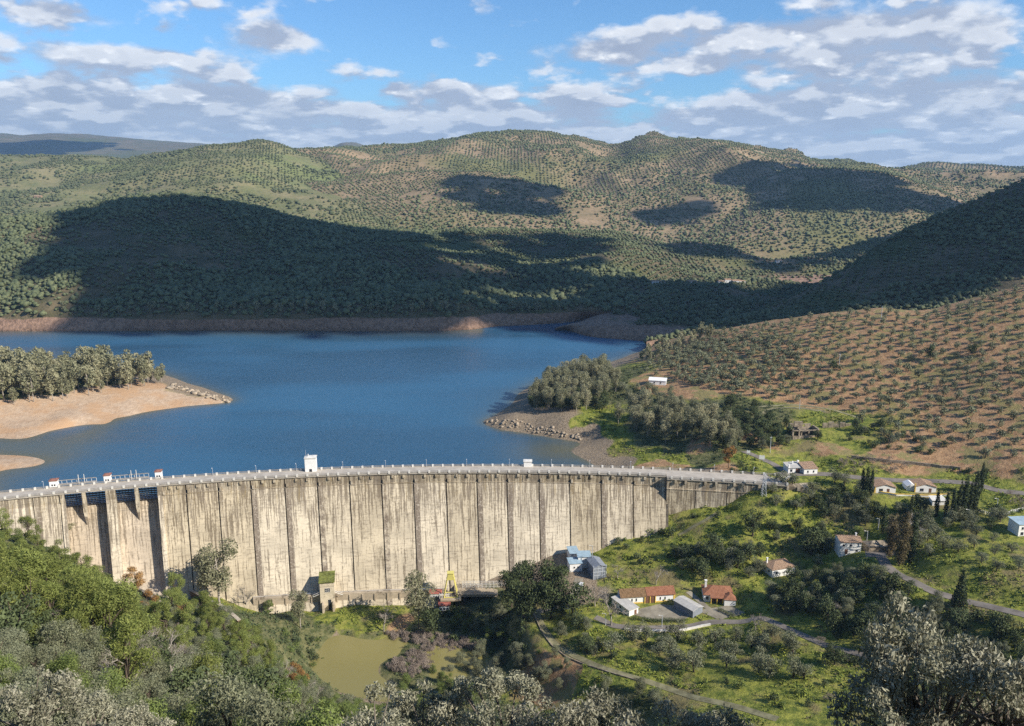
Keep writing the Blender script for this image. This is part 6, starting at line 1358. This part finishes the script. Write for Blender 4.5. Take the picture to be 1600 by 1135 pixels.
S_('bare_shrub', [(1110,835),(1160,840),(1150,860),(1105,860)], 5, .8, 1.1, 'brown leafless shrub on the open slope above the bungalow', 'leafless shrubs above the bungalow')
S_(['grey_tree','dark_tree','shrub_tree'], [(1180,775),(1240,765),(1400,790),(1400,850),(1300,900),(1230,880),(1190,830)], 12.5, .55, .95, 'green tree scattered over the slope between the dam and the two-storey house', 'trees over the middle slope', keep=.8)
S_(['dark_tree','grey_tree'], [(1200,905),(1400,880),(1420,930),(1400,990),(1300,1000),(1200,960)], 7.5, .7, 1.15, 'dark tree in the thick grove between the bungalow and the asphalt road', 'grove between bungalow and road')
S_(['dark_tree','grey_tree'], [(1250,775),(1330,770),(1345,810),(1310,850),(1255,850)], 8.0, .6, .95, 'dark tree in the hollow above the two-storey white house', 'trees above the two-storey house')
S_(['dark_tree','grey_tree'], [(1050,865),(1120,858),(1190,868),(1185,890),(1060,895)], 6.2, .7, 1.0, 'dark tree in the belt above the terracotta-roofed bungalow', 'belt above the bungalow')
S_(['dark_tree','grey_tree'], [(1430,790),(1600,815),(1600,840),(1500,840),(1450,860),(1420,850)], 9, .55, .9, 'tree on the terraces in front of the cypress row', 'trees in front of the cypress row')
S_(['grey_tree','dark_tree'], [(1440,950),(1600,985),(1640,1060),(1500,1070),(1420,1010)], 7.0, .7, 1.1, 'dark tree below the asphalt road at the far right', 'trees below the asphalt road')
S_(['dark_tree','grey_tree'], [(1060,700),(1130,712),(1200,705),(1290,690),(1280,660),(1200,665),(1100,680)], 7.5, .6, 1.0, 'green tree in the belt above the right end of the dam', 'trees above the dam end')
S_(['grey_tree','dark_tree'], [(870,985),(900,975),(960,1005),(930,1030),(880,1010)], 6.5, .6, .95, 'tree in the fork of the two tracks', 'trees in the fork of the tracks')
S_(['grey_tree','bush','dark_bush'], [(820,1010),(900,1045),(1000,1080),(1100,1110),(1000,1120),(850,1080)], 5.5, .6, 1.0, 'scrubby tree below the descending track', 'scrub below the descending track')
# ---- along the river
S_('reed', [(580,985),(680,990),(760,1000),(745,1015),(660,1012),(640,1005)], 2.3, .8, 1.5, 'grey-brown reed clump along the muddy river bank', 'reed clumps along the river')
S_('reed', [(600,1045),(640,1020),(690,1005),(720,1010),(690,1040),(640,1062)], 2.3, .8, 1.5, 'grey-brown reed clump on the spit between the two pools', 'reed clumps on the spit')
S_(['bush','dark_bush'], [(440,975),(500,1000),(505,1040),(470,1040),(430,1000)], 4.4, .7, 1.3, 'bush on the left bank of the muddy pool', 'bushes on the left river bank')
S_(['shrub_tree','grey_tree'], [(700,960),(780,960),(800,1000),(760,1010),(720,990)], 6.0, .6, 1.0, 'grey-green tree in the shade below the service platform', 'trees below the platform')
S_(['dark_bush','bush'], [(700,940),(800,955),(830,985),(820,1010),(760,1020),(700,1000)], 4.6, .7, 1.4, 'dark bush in the shaded gully right of the river', 'bushes in the gully')
S_('grey_tree', [(690,1010),(740,1010),(800,1030),(860,1040),(850,1075),(740,1070)], 6.5, .7, 1.1, 'grey-green tree right of the small second pool', 'trees right of the second pool')
S_(['grey_tree','shrub_tree'], [(630,1065),(700,1050),(740,1070),(740,1110),(620,1110)], 6, .6, 1.0, 'light green tree on the near river bank', 'trees on the near river bank')
# ---- wooded left hillside, from the spillway down to the viewpoint
def band(kinds, pxD, spacing, smin, smax, label, group, keep=1.0, jitter=.45):
    """pxD corners as (pixel x, distance)"""
    poly = [((px-800)/1250*1.06*D, D) for px, D in pxD]
    return scatter(kinds, poly, spacing, smin, smax, label, group, world=True, keep=keep, jitter=jitter)
band(['pine','pine','pine','shrub_tree','grey_tree'], [(-60,200),(-60,292),(55,285),(105,258),(150,225),(150,185),(30,165)], 6.6, .7, 1.4, 'bright yellow-green pine on the upper left hillside beside the spillways', 'bright pines beside the spillways')
band(['shrub_tree','grey_tree','pine','grey_tree','pine','bare_shrub'], [(150,185),(190,215),(225,238),(330,250),(400,235),(400,190),(260,160)], 6.0, .55, 1.1, 'green tree on the hillside below the spillways', 'trees below the spillways')
band(['pine'], [(-70,112),(-70,168),(60,170),(200,165),(190,120),(60,108)], 9.0, 1.2, 1.8, 'tall light-green pine rising from the left edge of the hillside', 'tall pines at the left edge')
band(['grey_tree','shrub_tree','pine','grey_tree','dark_tree','bare_tree'], [(-60,105),(-60,160),(60,165),(180,160),(280,155),(420,150),(420,110),(200,100)], 6.4, .7, 1.4, 'grey-green tree on the middle of the left hillside', 'trees on the middle left hillside')
band(['grey_tree','shrub_tree','bush'], [(400,150),(400,240),(520,250),(600,235),(620,190),(560,150)], 5.6, .6, .95, 'small green tree at the foot of the left hillside near the pool', 'trees near the pool')
band(['shrub_tree','grey_tree'], [(-80,62),(-80,98),(200,96),(420,100),(560,110),(560,78),(300,66)], 5.8, .75, 1.05, 'green tree low on the left, above the nearest oaks', 'green trees at lower left')
for (px, D, k, s, lab) in ((192,250,'russet_tree',1.45,'large orange-brown tree at the foot of the spillways'), (208,222,'russet_tree',1.15,'smaller orange-brown tree in front of the large one by the spillways'), (262,222,'russet_tree',1.1,'golden-orange tree on the left hillside near the training wall'), (437,232,'russet_tree',1.1,'orange-leaved tree on the river bank left of the pool'), (452,215,'russet_tree',.9,'small orange-brown tree below the orange-leaved one on the bank'),
    (18,118,'pine',1.3,'dark-trunked tall pine at the far left edge'), (45,135,'pine',1.15,'leaning tall pine right of the one at the far left edge'), (300,150,'bare_tree',.75,'leaning bare grey tree on the lower left hillside'), (370,215,'bare_tree',.8,'bare grey tree below the right spillway wall'), (470,190,'bare_tree',.6,'bare twiggy tree left of the muddy pool'), (425,225,'bare_tree',.8,'bare purple-brown tree on the river bank')):
    x = (px-800)/1250*1.06*D; plant(k, (x, D, float(H(x, D))-.2), s, lab)
# ---- the nearest trees along the bottom edge
NEAR = [(30,44,'near_oak',1.05,1.15,'pale-leaved oak in the bottom left corner'), (120,50,'near_oak',1.0,1.0,'pale-leaved oak at bottom left, right of the corner one'), (205,46,'near_oak',.95,1.0,'low pale-leaved oak along the bottom edge at left'), (350,66,'grey_tree',1.35,1.2,'large grey-green rounded tree at the bottom left of centre'), (415,60,'grey_tree',1.2,1.15,'grey-green tree just left of the bright green one at the bottom'), (478,56,'shrub_tree',1.15,1.2,'bright green rounded tree left of the large pale oaks'),
  (585,40,'near_oak',1.12,1.1,'pale-leaved oak, leftmost of the three at the bottom centre'), (665,42,'near_oak',1.12,1.2,'pale-leaved oak at the bottom left of centre with a dense rounded crown'), (790,41,'near_oak_wide',.95,1.22,'broad pale-leaved oak at the bottom centre'), (880,38,'near_oak',1.15,1.15,'pale-leaved oak right of the broad central one'), (955,37,'near_oak',1.05,1.05,'brownish pale-leaved oak with bare twigs at the bottom right of centre'), (1090,38,'near_oak',1.05,1.2,'small pale-leaved oak along the bottom edge right of centre'), (1150,40,'near_oak',.95,1.2,'smallest pale-leaved oak along the bottom edge'),
  (1435,33,'near_oak',1.1,1.62,'great pale-leaved oak filling the lower right'), (1480,31,'near_oak_wide',.85,1.3,'spreading oak in front of the great oak at lower right'), (1600,30,'near_oak',1.15,1.25,'pale-leaved oak in the bottom right corner')]
for (px, D, k, s, sz_, lab) in NEAR:
    x = (px-800)/1250*1.12*D; plant(k, (x, D, float(H(x, D)) - .4), s, lab, None, sz_)
for (px, D, k, s, sz_, lab) in NEAR:
    x = (px-800)/1250*1.12*D; ht = {'near_oak': 7.4, 'near_oak_wide': 9.6, 'shrub_tree': 7.2, 'grey_tree': 7.4}[k]*s*sz_; print('near', px, D, 'top', [round(float(v)) for v in proj(x, D, float(H(x, D))-.4+ht)], 'ground', round(float(H(x, D)), 1))

pts = scatter_pts(gp, 8.7, .10, rot=0.30, keep=.95) + scatter_pts(wpoly([(1030,562),(1110,532),(1230,530),(1260,560),(1230,600),(1130,618),(1060,598)]), 7.5, .45); pts.sort(key=lambda p: math.hypot(p[0], p[1]))
def in_frame(p): a, b = proj(*p); return -20 < a < 1620
pts = [p for p in pts if in_frame(p) or random.random() < .5]
nG = 0; nG0 = 0; rest = []
for p in pts:
    if COUNT.get('olive', 0) + COUNT.get('olive_small', 0) < 298 and in_frame(p): plant('olive_small', (p[0], p[1], p[2]-.1), random.uniform(.85, 1.3), 'small grey-green olive tree in the planted rows on the red-soil hillside', 'olive trees of the hillside grove'); nG += 1
    else: rest.append(p)
def merged(name, kind, pts, smin, smax, label=None, cat=None, n_keep=None):
    Vs, Fs, Ms = [], [], []; base = 0; geo_ = []
    for me_, tr in PROTO[kind]:
        V = np.empty(len(me_.vertices)*3, np.float32); me_.vertices.foreach_get('co', V); V = V.reshape(-1, 3); F_ = np.empty(len(me_.loops), np.int32); me_.loops.foreach_get('vertex_index', F_); M_ = np.empty(len(me_.polygons), np.int32); me_.polygons.foreach_get('material_index', M_); geo_.append((V, F_.reshape(-1, 4), M_))
    for (x, y, z) in pts:
        V, F_, M_ = random.choice(geo_); a = random.uniform(0, 6.283); s = random.uniform(smin, smax); ca, sa = math.cos(a)*s, math.sin(a)*s
        Vs.append(np.stack([V[:,0]*ca - V[:,1]*sa + x, V[:,0]*sa + V[:,1]*ca + y, V[:,2]*s + z - .1], 1)); Fs.append(F_ + base); Ms.append(M_); base += len(V)
    me = mesh_np(name, np.vstack(Vs), np.vstack(Fs), list(PROTO[kind][0][0].materials), np.concatenate(Ms)); o = link(name, me); tag(o, label, cat, kind='stuff'); return o
print('grove', len(pts), 'rest', len(rest))
merged('olive_grove', 'olive_small', rest, .82, 1.2, 'far rows of small olive trees near the top of the red hillside', 'olive grove')
# ---- undergrowth: low scrub that nobody could count
def tufts(name, n, rmin, rmax, material, label, sel, seed, flat=.6):
    rg = np.random.default_rng(seed); X = rg.uniform(-330, 330, n*6); Y = rg.uniform(60, 600, n*6); Z = H(X, Y); px_, py_ = proj(X, Y, Z)
    c5 = np.stack([cls2[:, k].reshape(gx.shape)[np.clip(((Y-GY[0])/2.5).astype(int), 0, len(GY)-1), np.clip(((X-GX[0])/2.5).astype(int), 0, len(GX)-1)] for k in range(5)], 1)
    k = (px_ > -40) & (px_ < 1640) & (py_ < 1180) & sel(X, Y, Z, c5, rg)
    X, Y, Z = X[k][:n], Y[k][:n], Z[k][:n]; m = np.array([free(a, b, -.4) for a, b in zip(X, Y)]); X, Y, Z = X[m], Y[m], Z[m]; m = len(X)
    r = rmin + (rmax-rmin)*rg.random(m)**2; K = 9; C = np.stack([X, Y, Z], 1)[:, None] + rg.normal(size=(m, K, 3))*np.array([.5,.5,.25])*r[:, None, None]; C[..., 2] += r[:, None]*flat*.5
    Nn = rg.normal(size=(m*K, 3)); Nn[:, 2] += 1.0; V, F_ = leaf_quads(C.reshape(-1, 3), Nn, np.repeat(r, K)*.45, np.repeat(r, K)*.22)
    o = link(name, mesh_np(name, V, F_, [material])); tag(o, label, 'undergrowth', kind='stuff'); print(name, m)
F_HERB = foliage('herb_leaves', (0.08, 0.115, 0.016), (0.25, 0.275, 0.045)); F_DRY = foliage('dry_scrub', (0.09, 0.085, 0.04), (0.24, 0.20, 0.10))
tufts('tall_grass', 26000, .35, 1.3, F_HERB, 'lush green herbs and grass on the slopes round the village', lambda X, Y, Z, c, g: (c[:,0] > .5) & (fbm(X, Y, 14, 3, 77) > -.12), 5)
tufts('scrub', 16000, .4, 1.5, F_DARK, 'low dark scrub in the gullies and on the shaded slopes', lambda X, Y, Z, c, g: (c[:,4] > .5) & (Z > -40.4) & ((Z > 7) | (Y < 330)), 6)
tufts('dry_scrub', 9000, .3, .9, F_DRY, 'dry brown weeds and reeds by the river and among the grass', lambda X, Y, Z, c, g: ((c[:,0] > .4) | (Z < -37)) & (Z > -40.6) & (fbm(X, Y, 10, 3, 99) > .12) & (Y < 360), 7)
# ---- boulders on the shore points
M_ROCK = plain('shore_rock', (0.36, 0.29, 0.21), 0.95, 0.35, 0.6)
def boulder_mesh():
    V = IV * (1 + (RNG.random((12, 1))-.5)*.5) * np.array([1, .8, .6]); return mesh_np('boulder', V, IF, [M_ROCK])
BM = [boulder_mesh() for _ in range(5)]
def boulder(q, s, label, group):
    o = bpy.data.objects.new('boulder', random.choice(BM)); COL.objects.link(o); o.location = q; o.scale = (s, s*random.uniform(.7,1.1), s*random.uniform(.6,1)); o.rotation_euler = (random.uniform(-.4,.4), random.uniform(-.4,.4), random.uniform(0,6)); tag(o, label, 'boulder', group)
for i in range(85):
    t = random.random(); a = (266 + (362-266)*t, 601 + (626-601)*t); q = G(a[0]+random.uniform(-4,4), a[1]+random.uniform(-1,6)); boulder((q[0], q[1], q[2]+.3), random.uniform(.8, 2.6)*(1.15-.4*t), 'pale boulder of the rocky tip of the left peninsula', 'boulders on the left point')
for i in range(90):
    t = random.random(); a = (758 + (910-758)*t, 664 + (690-664)*t); q = G(a[0]+random.uniform(-6,30)*(1-t*.6), a[1]-random.uniform(0,14)*(1-.5*t)); boulder((q[0], q[1], q[2]+.1), random.uniform(.4, 1.5), 'small pale rock on the pebbly shore of the right point', 'rocks on the right point')
# ---- rock cuts
M_CUT = plain('cut_earth', (0.28, 0.17, 0.10), 0.95, 0.4, 0.5)
# ---- poles, pylon, signs, fences
def pole(px, py, h, label, cat='pole', arm=0.0, lamp=False, name='utility_pole', group=None):
    q = G(px, py); e = empty(name, q, 0, label, cat, group); mb = MB(); mb.tube([(0,0,-.5),(0,0,h)], [.16,.11], 6); mb.build('pole', M_POST, e)
    if lamp: mb = MB(); mb.tube([(0,0,h-.1),(-.8,-.1,h+.15)], [.07,.05], 5); mb.build('arm', M_POST, e); mb = MB(); mb.hexa([(-1.5,-.2,h+.08),(-.8,-.2,h+.08),(-.8,.05,h+.08),(-1.5,.05,h+.08)], [(-1.45,-.18,h+.24),(-.8,-.18,h+.24),(-.8,.03,h+.24),(-1.45,.03,h+.24)]); mb.build('lamp_head', M_WHITE, e)
    elif arm: mb = MB(); mb.box((0,0,h-.4), (arm,.16,.16)); mb.build('cross_arm', M_POST, e)
    return e
pole(1376,505,11.5,'tall white mast standing on top of the olive hillside','mast',name='mast')
pole(1311,572,7.5,'wooden pole among the olive rows','pole',1.2); pole(1249,640,5.5,'thin pole behind the roofless ruin','pole',0); pole(1203,708,8.5,'grey pole beside the road bend behind the dam end','pole',1.2)
pole(925,893,12.0,'tall grey lamp mast behind the grey shed','lamp mast',lamp=True,name='lamp_mast')
for (px, py, lab) in ((890,962,'street lamp at the entrance to the track below the evergreens'), (946,978,'street lamp left of the hedge along the lower track'), (1034,981,'street lamp by the hedge below the gravel yard'), (1354,848,'street lamp beside the two-storey white house'), (1512,815,'street lamp in front of the cypress row'), (1557,797,'street lamp beside the white balustrade at right'), (1372,828,'street lamp above the low shelter')): pole(px, py, 5.0, lab, 'street lamp', lamp=True, name='street_lamp')
q = G(1193,775); e = empty('lattice_mast', q, 0, 'steel lattice mast in front of the right end of the dam', 'lattice mast'); mb = MB(); cs = [(-1,-1),(1,-1),(1,1),(-1,1)]
for cx_, cy_ in cs: mb.tube([(cx_*1.0,cy_*1.0,0),(cx_*.35,cy_*.35,11)], [.1,.07], 4)
mb.build_each('leg', M_POST, e); mb = MB()
for k in range(6):
    z0, z1 = k*11/6, (k+1)*11/6; w0, w1 = 1-.65*z0/11, 1-.65*z1/11
    for i in range(4): a, b = cs[i], cs[(i+1) % 4]; mb.tube([(a[0]*w0,a[1]*w0,z0),(b[0]*w1,b[1]*w1,z1)], [.05,.05], 3); mb.tube([(b[0]*w0,b[1]*w0,z0),(a[0]*w1,a[1]*w1,z1)], [.05,.05], 3)
mb.build('bracing', M_POST, e)
for (px, py, w_, h_, lab) in ((1169,709,1.6,1.3,'small white sign left of the larger one on the bend behind the dam'), (1190,719,2.6,2.0,'white notice board on the road bend behind the dam end')):
    q = G(px, py+3); e = empty('notice_board', q, -.2, lab, 'sign'); mb = MB(); [mb.tube([(x,0,-.3),(x,0,1.6+h_)], [.07,.07], 5) for x in (-w_*.35, w_*.35)]; mb.build_each('post', M_POST, e); mb = MB(); mb.box((0,-.1,1.2+h_/2), (w_,.08,h_)); mb.build('board', M_LIME, e)
def fence(pxs, h, label, spacing=1.8, material=None, name='balustrade', cat='balustrade', rails=2, bars=.28, step=7):
    pts = along(pxs, 0, step); e = empty(name, pts[0], 0, label, cat); acc = 0; mb = MB(); mr = MB(); material = material or M_WHITE
    for a, b in zip(pts[:-1], pts[1:]):
        a, b = Vector(a), Vector(b); L_ = (b-a).length
        for r_ in range(rails): z = h*(r_+1)/rails-.05; mr.tube([a+Vector((0,0,z)), b+Vector((0,0,z))], [.08,.08], 4)
        n_ = max(1, int(L_/spacing))
        for k in range(n_): p = a.lerp(b, k/n_); mb.box((p.x, p.y, p.z+h/2), (bars, bars, h+.1))
    i = 0
    for p_ in mb.pieces()[:95]: part('post', p_, material, e)
    part('rail', mr, material, e); return e
fence([(1524,800),(1545,806),(1562,813)], 1.3, 'white balustrade in front of the terrace at the far right', 1.2)
fence([(1562,813),(1580,802),(1600,798)], 1.3, 'white railing running back along the right side of the terrace', 2.0)
fence([(1196,756),(1212,752),(1233,744)], 1.3, 'cream balustrade above the retaining wall at the road bend', 1.6)
wall_thing(along([(1194,764),(1214,762),(1222,756),(1236,747)], -.6, 4), 1.6, .8, 'retaining_wall', 'cream retaining wall under the balustrade at the right end of the dam', 'retaining wall', M_CONC, .2, M_WHITE)
wall_thing(along([(1360,768),(1400,775),(1450,777),(1480,775)], -.2, 4), .9, .5, 'garden_wall', 'low cream wall in front of the two roadside cottages', 'wall', M_LIME, .12, M_OCHRE)
wall_thing(along([(975,985),(1010,989),(1060,988),(1110,978)], -.1, 4), .8, .4, 'track_wall', 'low pale wall along the outer edge of the lower track', 'wall', M_WHITE, .12, M_WHITE)
wall_thing(along([(834,960),(846,988),(862,1010),(885,1028),(915,1040),(960,1055),(1008,1068)], -.1, 3), .6, .4, 'track_wall', 'low stone kerb wall along the descending track', 'wall', M_STONE)
wall_thing(along([(1330,716),(1380,722),(1440,728),(1500,735)], -.3, 4), 1.6, .6, 'stone_terrace', 'grey rubble terrace wall above the dam road', 'wall', M_STONE)
def hedge(pxs, h, th, label):
    pts = along(pxs, 0, 6); C = []; 
    P = np.array(pts)
    for a, b in zip(P[:-1], P[1:]):
        n_ = int(np.linalg.norm(b-a)*160); t = rnd(n_); c = a + (b-a)*t[:, None]; c += np.stack([(rnd(n_)-.5)*th, (rnd(n_)-.5)*th, rnd(n_)**.6*h], 1); C.append(c)
    C = np.vstack(C); V, F_ = leaf_quads(C - P[0], RNG.normal(size=C.shape) + np.array([0,-.4,.6]), .14, .07); o = link('hedge', mesh_np('hedge', V, F_, [F_DARK])); o.location = P[0]; tag(o, label, 'hedge')
hedge([(987,968),(1020,973),(1072,973)], 1.6, 1.6, 'clipped dark green hedge along the front of the gravel yard')
hedge([(875,958),(888,968),(906,978)], 1.6, 1.6, 'clipped hedge between the two branches of the track'); hedge([(1122,955),(1135,960),(1148,966)], 1.3, 1.4, 'short hedge in front of the terracotta-roofed bungalow')
# parked vehicles seen through the branches by the service yard
M_CAR = plain('white_car_paint', (0.75, 0.75, 0.74), 0.3, 0.03, 1.0); M_CARD = plain('dark_car_paint', (0.06, 0.07, 0.09), 0.3, 0.1, 1.0); M_TYRE = plain('tyre_rubber', (0.02,0.02,0.02), 0.9, 0.1, 1.0)
def car(px, py, rz, material, label, cat='car'):
    q = G(px, py); e = empty('parked_car', (q[0], q[1], q[2]+.15), rz, label, cat); mb = MB()
    prof = [(-2.1,.35),(-2.1,.85),(-1.2,.95),(-.6,1.42),(1.0,1.45),(1.7,.95),(2.1,.85),(2.1,.35)]
    n = len(prof); mb.v = [(x, y, z) for y in (-.85,.85) for x, z in prof]; mb.f = [tuple(range(n)), tuple(range(2*n-1, n-1, -1))] + [(i, (i+1) % n, n+(i+1) % n, n+i)[::-1] for i in range(n)]; mb.m = [0]*len(mb.f); mb.build('body', material, e)
    mb = MB(); mb.poly([(-1.1,-.86,.98),(1.5,-.86,.98),(.95,-.86,1.36),(-.55,-.86,1.36)]); mb.build('window', M_GLASS, e)
    for sx in (-1.3, 1.3):
        for sy in (-.86, .86): mb = MB(); mb.tube([(sx,sy-.1,.33),(sx,sy+.1,.33)], [.33,.33], 12); mb.build('wheel', M_TYRE, e)
car(908,918,1.2,M_CAR,'white car parked in the service yard below the white buildings'); car(884,953,.3,M_CARD,'dark car parked in the shade under the big evergreens'); car(1392,862,.5,M_CARD,'dark car parked beside the low shelter')
# ---- clouds that stand between the sun and the shaded hills
M_CLOUD = plain('cloud_white', (0.85, 0.86, 0.88), 1.0, 0.03, 0.004)
def sphere(sub=2):
    import bmesh
    bm = bmesh.new(); bmesh.ops.create_icosphere(bm, subdivisions=sub, radius=1); V = np.array([v.co[:] for v in bm.verts]); F_ = np.array([[v.index for v in f.verts] for f in bm.faces]); bm.free(); return V, F_
SV, SF = sphere(3)
def cloud_over(poly, keys, alt, spacing, r, step_px, label=None, seed=1, inset=0.0):
    rg = random.Random(seed); xs = [p[0] for p in poly]; ys = [p[1] for p in poly]; tg = []
    y = min(ys)
    while y < max(ys):
        x = min(xs)
        while x < max(xs):
            if inside(x, y, poly):
                best = None
                for k in keys:
                    p = SURF[k].px(x, y)
                    if p is not None and (best is None or p[1] < best[1]): best = p
                if best is not None and all((best[0]-t[0])**2 + (best[1]-t[1])**2 > spacing**2 for t in tg): tg.append(best)
            x += step_px
        y += step_px * .5
    Vs, Fs = [], []; tg = [(p, 1.0) for p in tg]
    for (p, _) in list(tg):
        for _k in range(3): a = rg.uniform(0, 6.283); rr = rg.uniform(.9, 1.7)*r; tg.append((np.array([p[0]+math.cos(a)*rr, p[1]+math.sin(a)*rr, p[2]]), rg.uniform(.16, .34)))
    for i, (p, fs) in enumerate(tg):
        z = alt + rg.uniform(-.2,.2)*r; t = (z - p[2]) / SUNV.z; rr = r * rg.uniform(.85, 1.2) * fs; c = np.array([p[0] + SUNV.x*t, p[1] + SUNV.y*t, z])
        V = SV * rr; nzs = 1 + .16*np.sin(SV[:,0]*7 + i)*np.sin(SV[:,1]*6 + 2*i) + .10*np.sin(SV[:,2]*13 + i*3)*np.sin(SV[:,0]*15 + i); V = V * nzs[:, None]; V[:, 2] *= .55; Vs.append(V + c); Fs.append(SF + len(SV)*i)
    o = link('cloud', mesh_np('cloud', np.vstack(Vs), np.vstack(Fs), [M_CLOUD], smooth=True)); tag(o, kind='structure'); print('cloud lumps', len(tg)); return o
cloud_over([(112,345),(104,395),(135,440),(200,480),(240,512),(420,516),(660,512),(690,470),(660,420),(640,372),(500,352),(330,316),(220,313),(170,324)], 'AB', 1000, 42, 40, 12, seed=2)
cloud_over([(1120,522),(1190,494),(1260,461),(1350,400),(1450,347),(1600,284),(1700,245),(1700,360),(1600,425),(1500,455),(1440,470),(1380,473),(1300,478),(1200,496)], 'D', 1000, 40, 36, 12, seed=3)
cloud_over([(720,285),(760,278),(810,285),(850,300),(830,330),(780,330),(730,322)], 'E', 1400, 80, 56, 10, seed=4)
cloud_over([(1140,280),(1200,258),(1270,262),(1340,270),(1400,285),(1480,315),(1490,340),(1380,325),(1290,325),(1220,330),(1180,300)], 'HE', 1300, 72, 56, 10, seed=5)
cloud_over([(1020,340),(1060,332),(1100,326),(1080,350),(1030,356)], 'HE', 1400, 70, 55, 9, seed=6)
cloud_over([(1190,420),(1290,402),(1400,370),(1480,350),(1400,385),(1310,408),(1230,428)], 'C', 1000, 50, 34, 9, seed=8)
cloud_over([(1045,384),(1100,381),(1150,392),(1190,407),(1150,402),(1080,394)], 'C', 1000, 40, 26, 8, seed=12)
cloud_over([(0,226),(130,222),(140,238),(60,244),(0,242)], 'F', 2200, 420, 330, 10, seed=7)
cloud_over([(640,372),(800,366),(905,372),(925,400),(955,428),(900,450),(880,490),(740,500),(670,505),(690,470),(660,420)], 'AB', 1000, 68, 35, 12, seed=22)
cloud_over([(880,498),(905,522),(1000,531),(1100,528),(1165,505),(1185,475),(1150,452),(1060,446),(1010,442),(960,450),(900,485)], 'AB', 1000, 40, 38, 12, seed=23)
cloud_over([(400,488),(780,480),(880,486),(880,503),(770,512),(400,518)], 'A', 1000, 26, 24, 10, seed=24)
# ---- the air
mh = bpy.data.materials.new('haze'); mh.use_nodes = True; nt = mh.node_tree; nt.nodes.clear(); pv = nt.nodes.new('ShaderNodeVolumePrincipled'); ou = nt.nodes.new('ShaderNodeOutputMaterial'); nt.links.new(pv.outputs[0], ou.inputs['Volume'])
pv.inputs['Color'].default_value = (0.42, 0.66, 1.0, 1); pv.inputs['Density'].default_value = 5.2e-5; pv.inputs['Anisotropy'].default_value = 0.1
mb = MB(); mb.box((0, 5600, 357), (20000, 11600, 806)); hz_ = mb.build('haze', mh); tag(hz_, kind='stuff', label='pale blue haze in the air over the far hills', cat='haze')
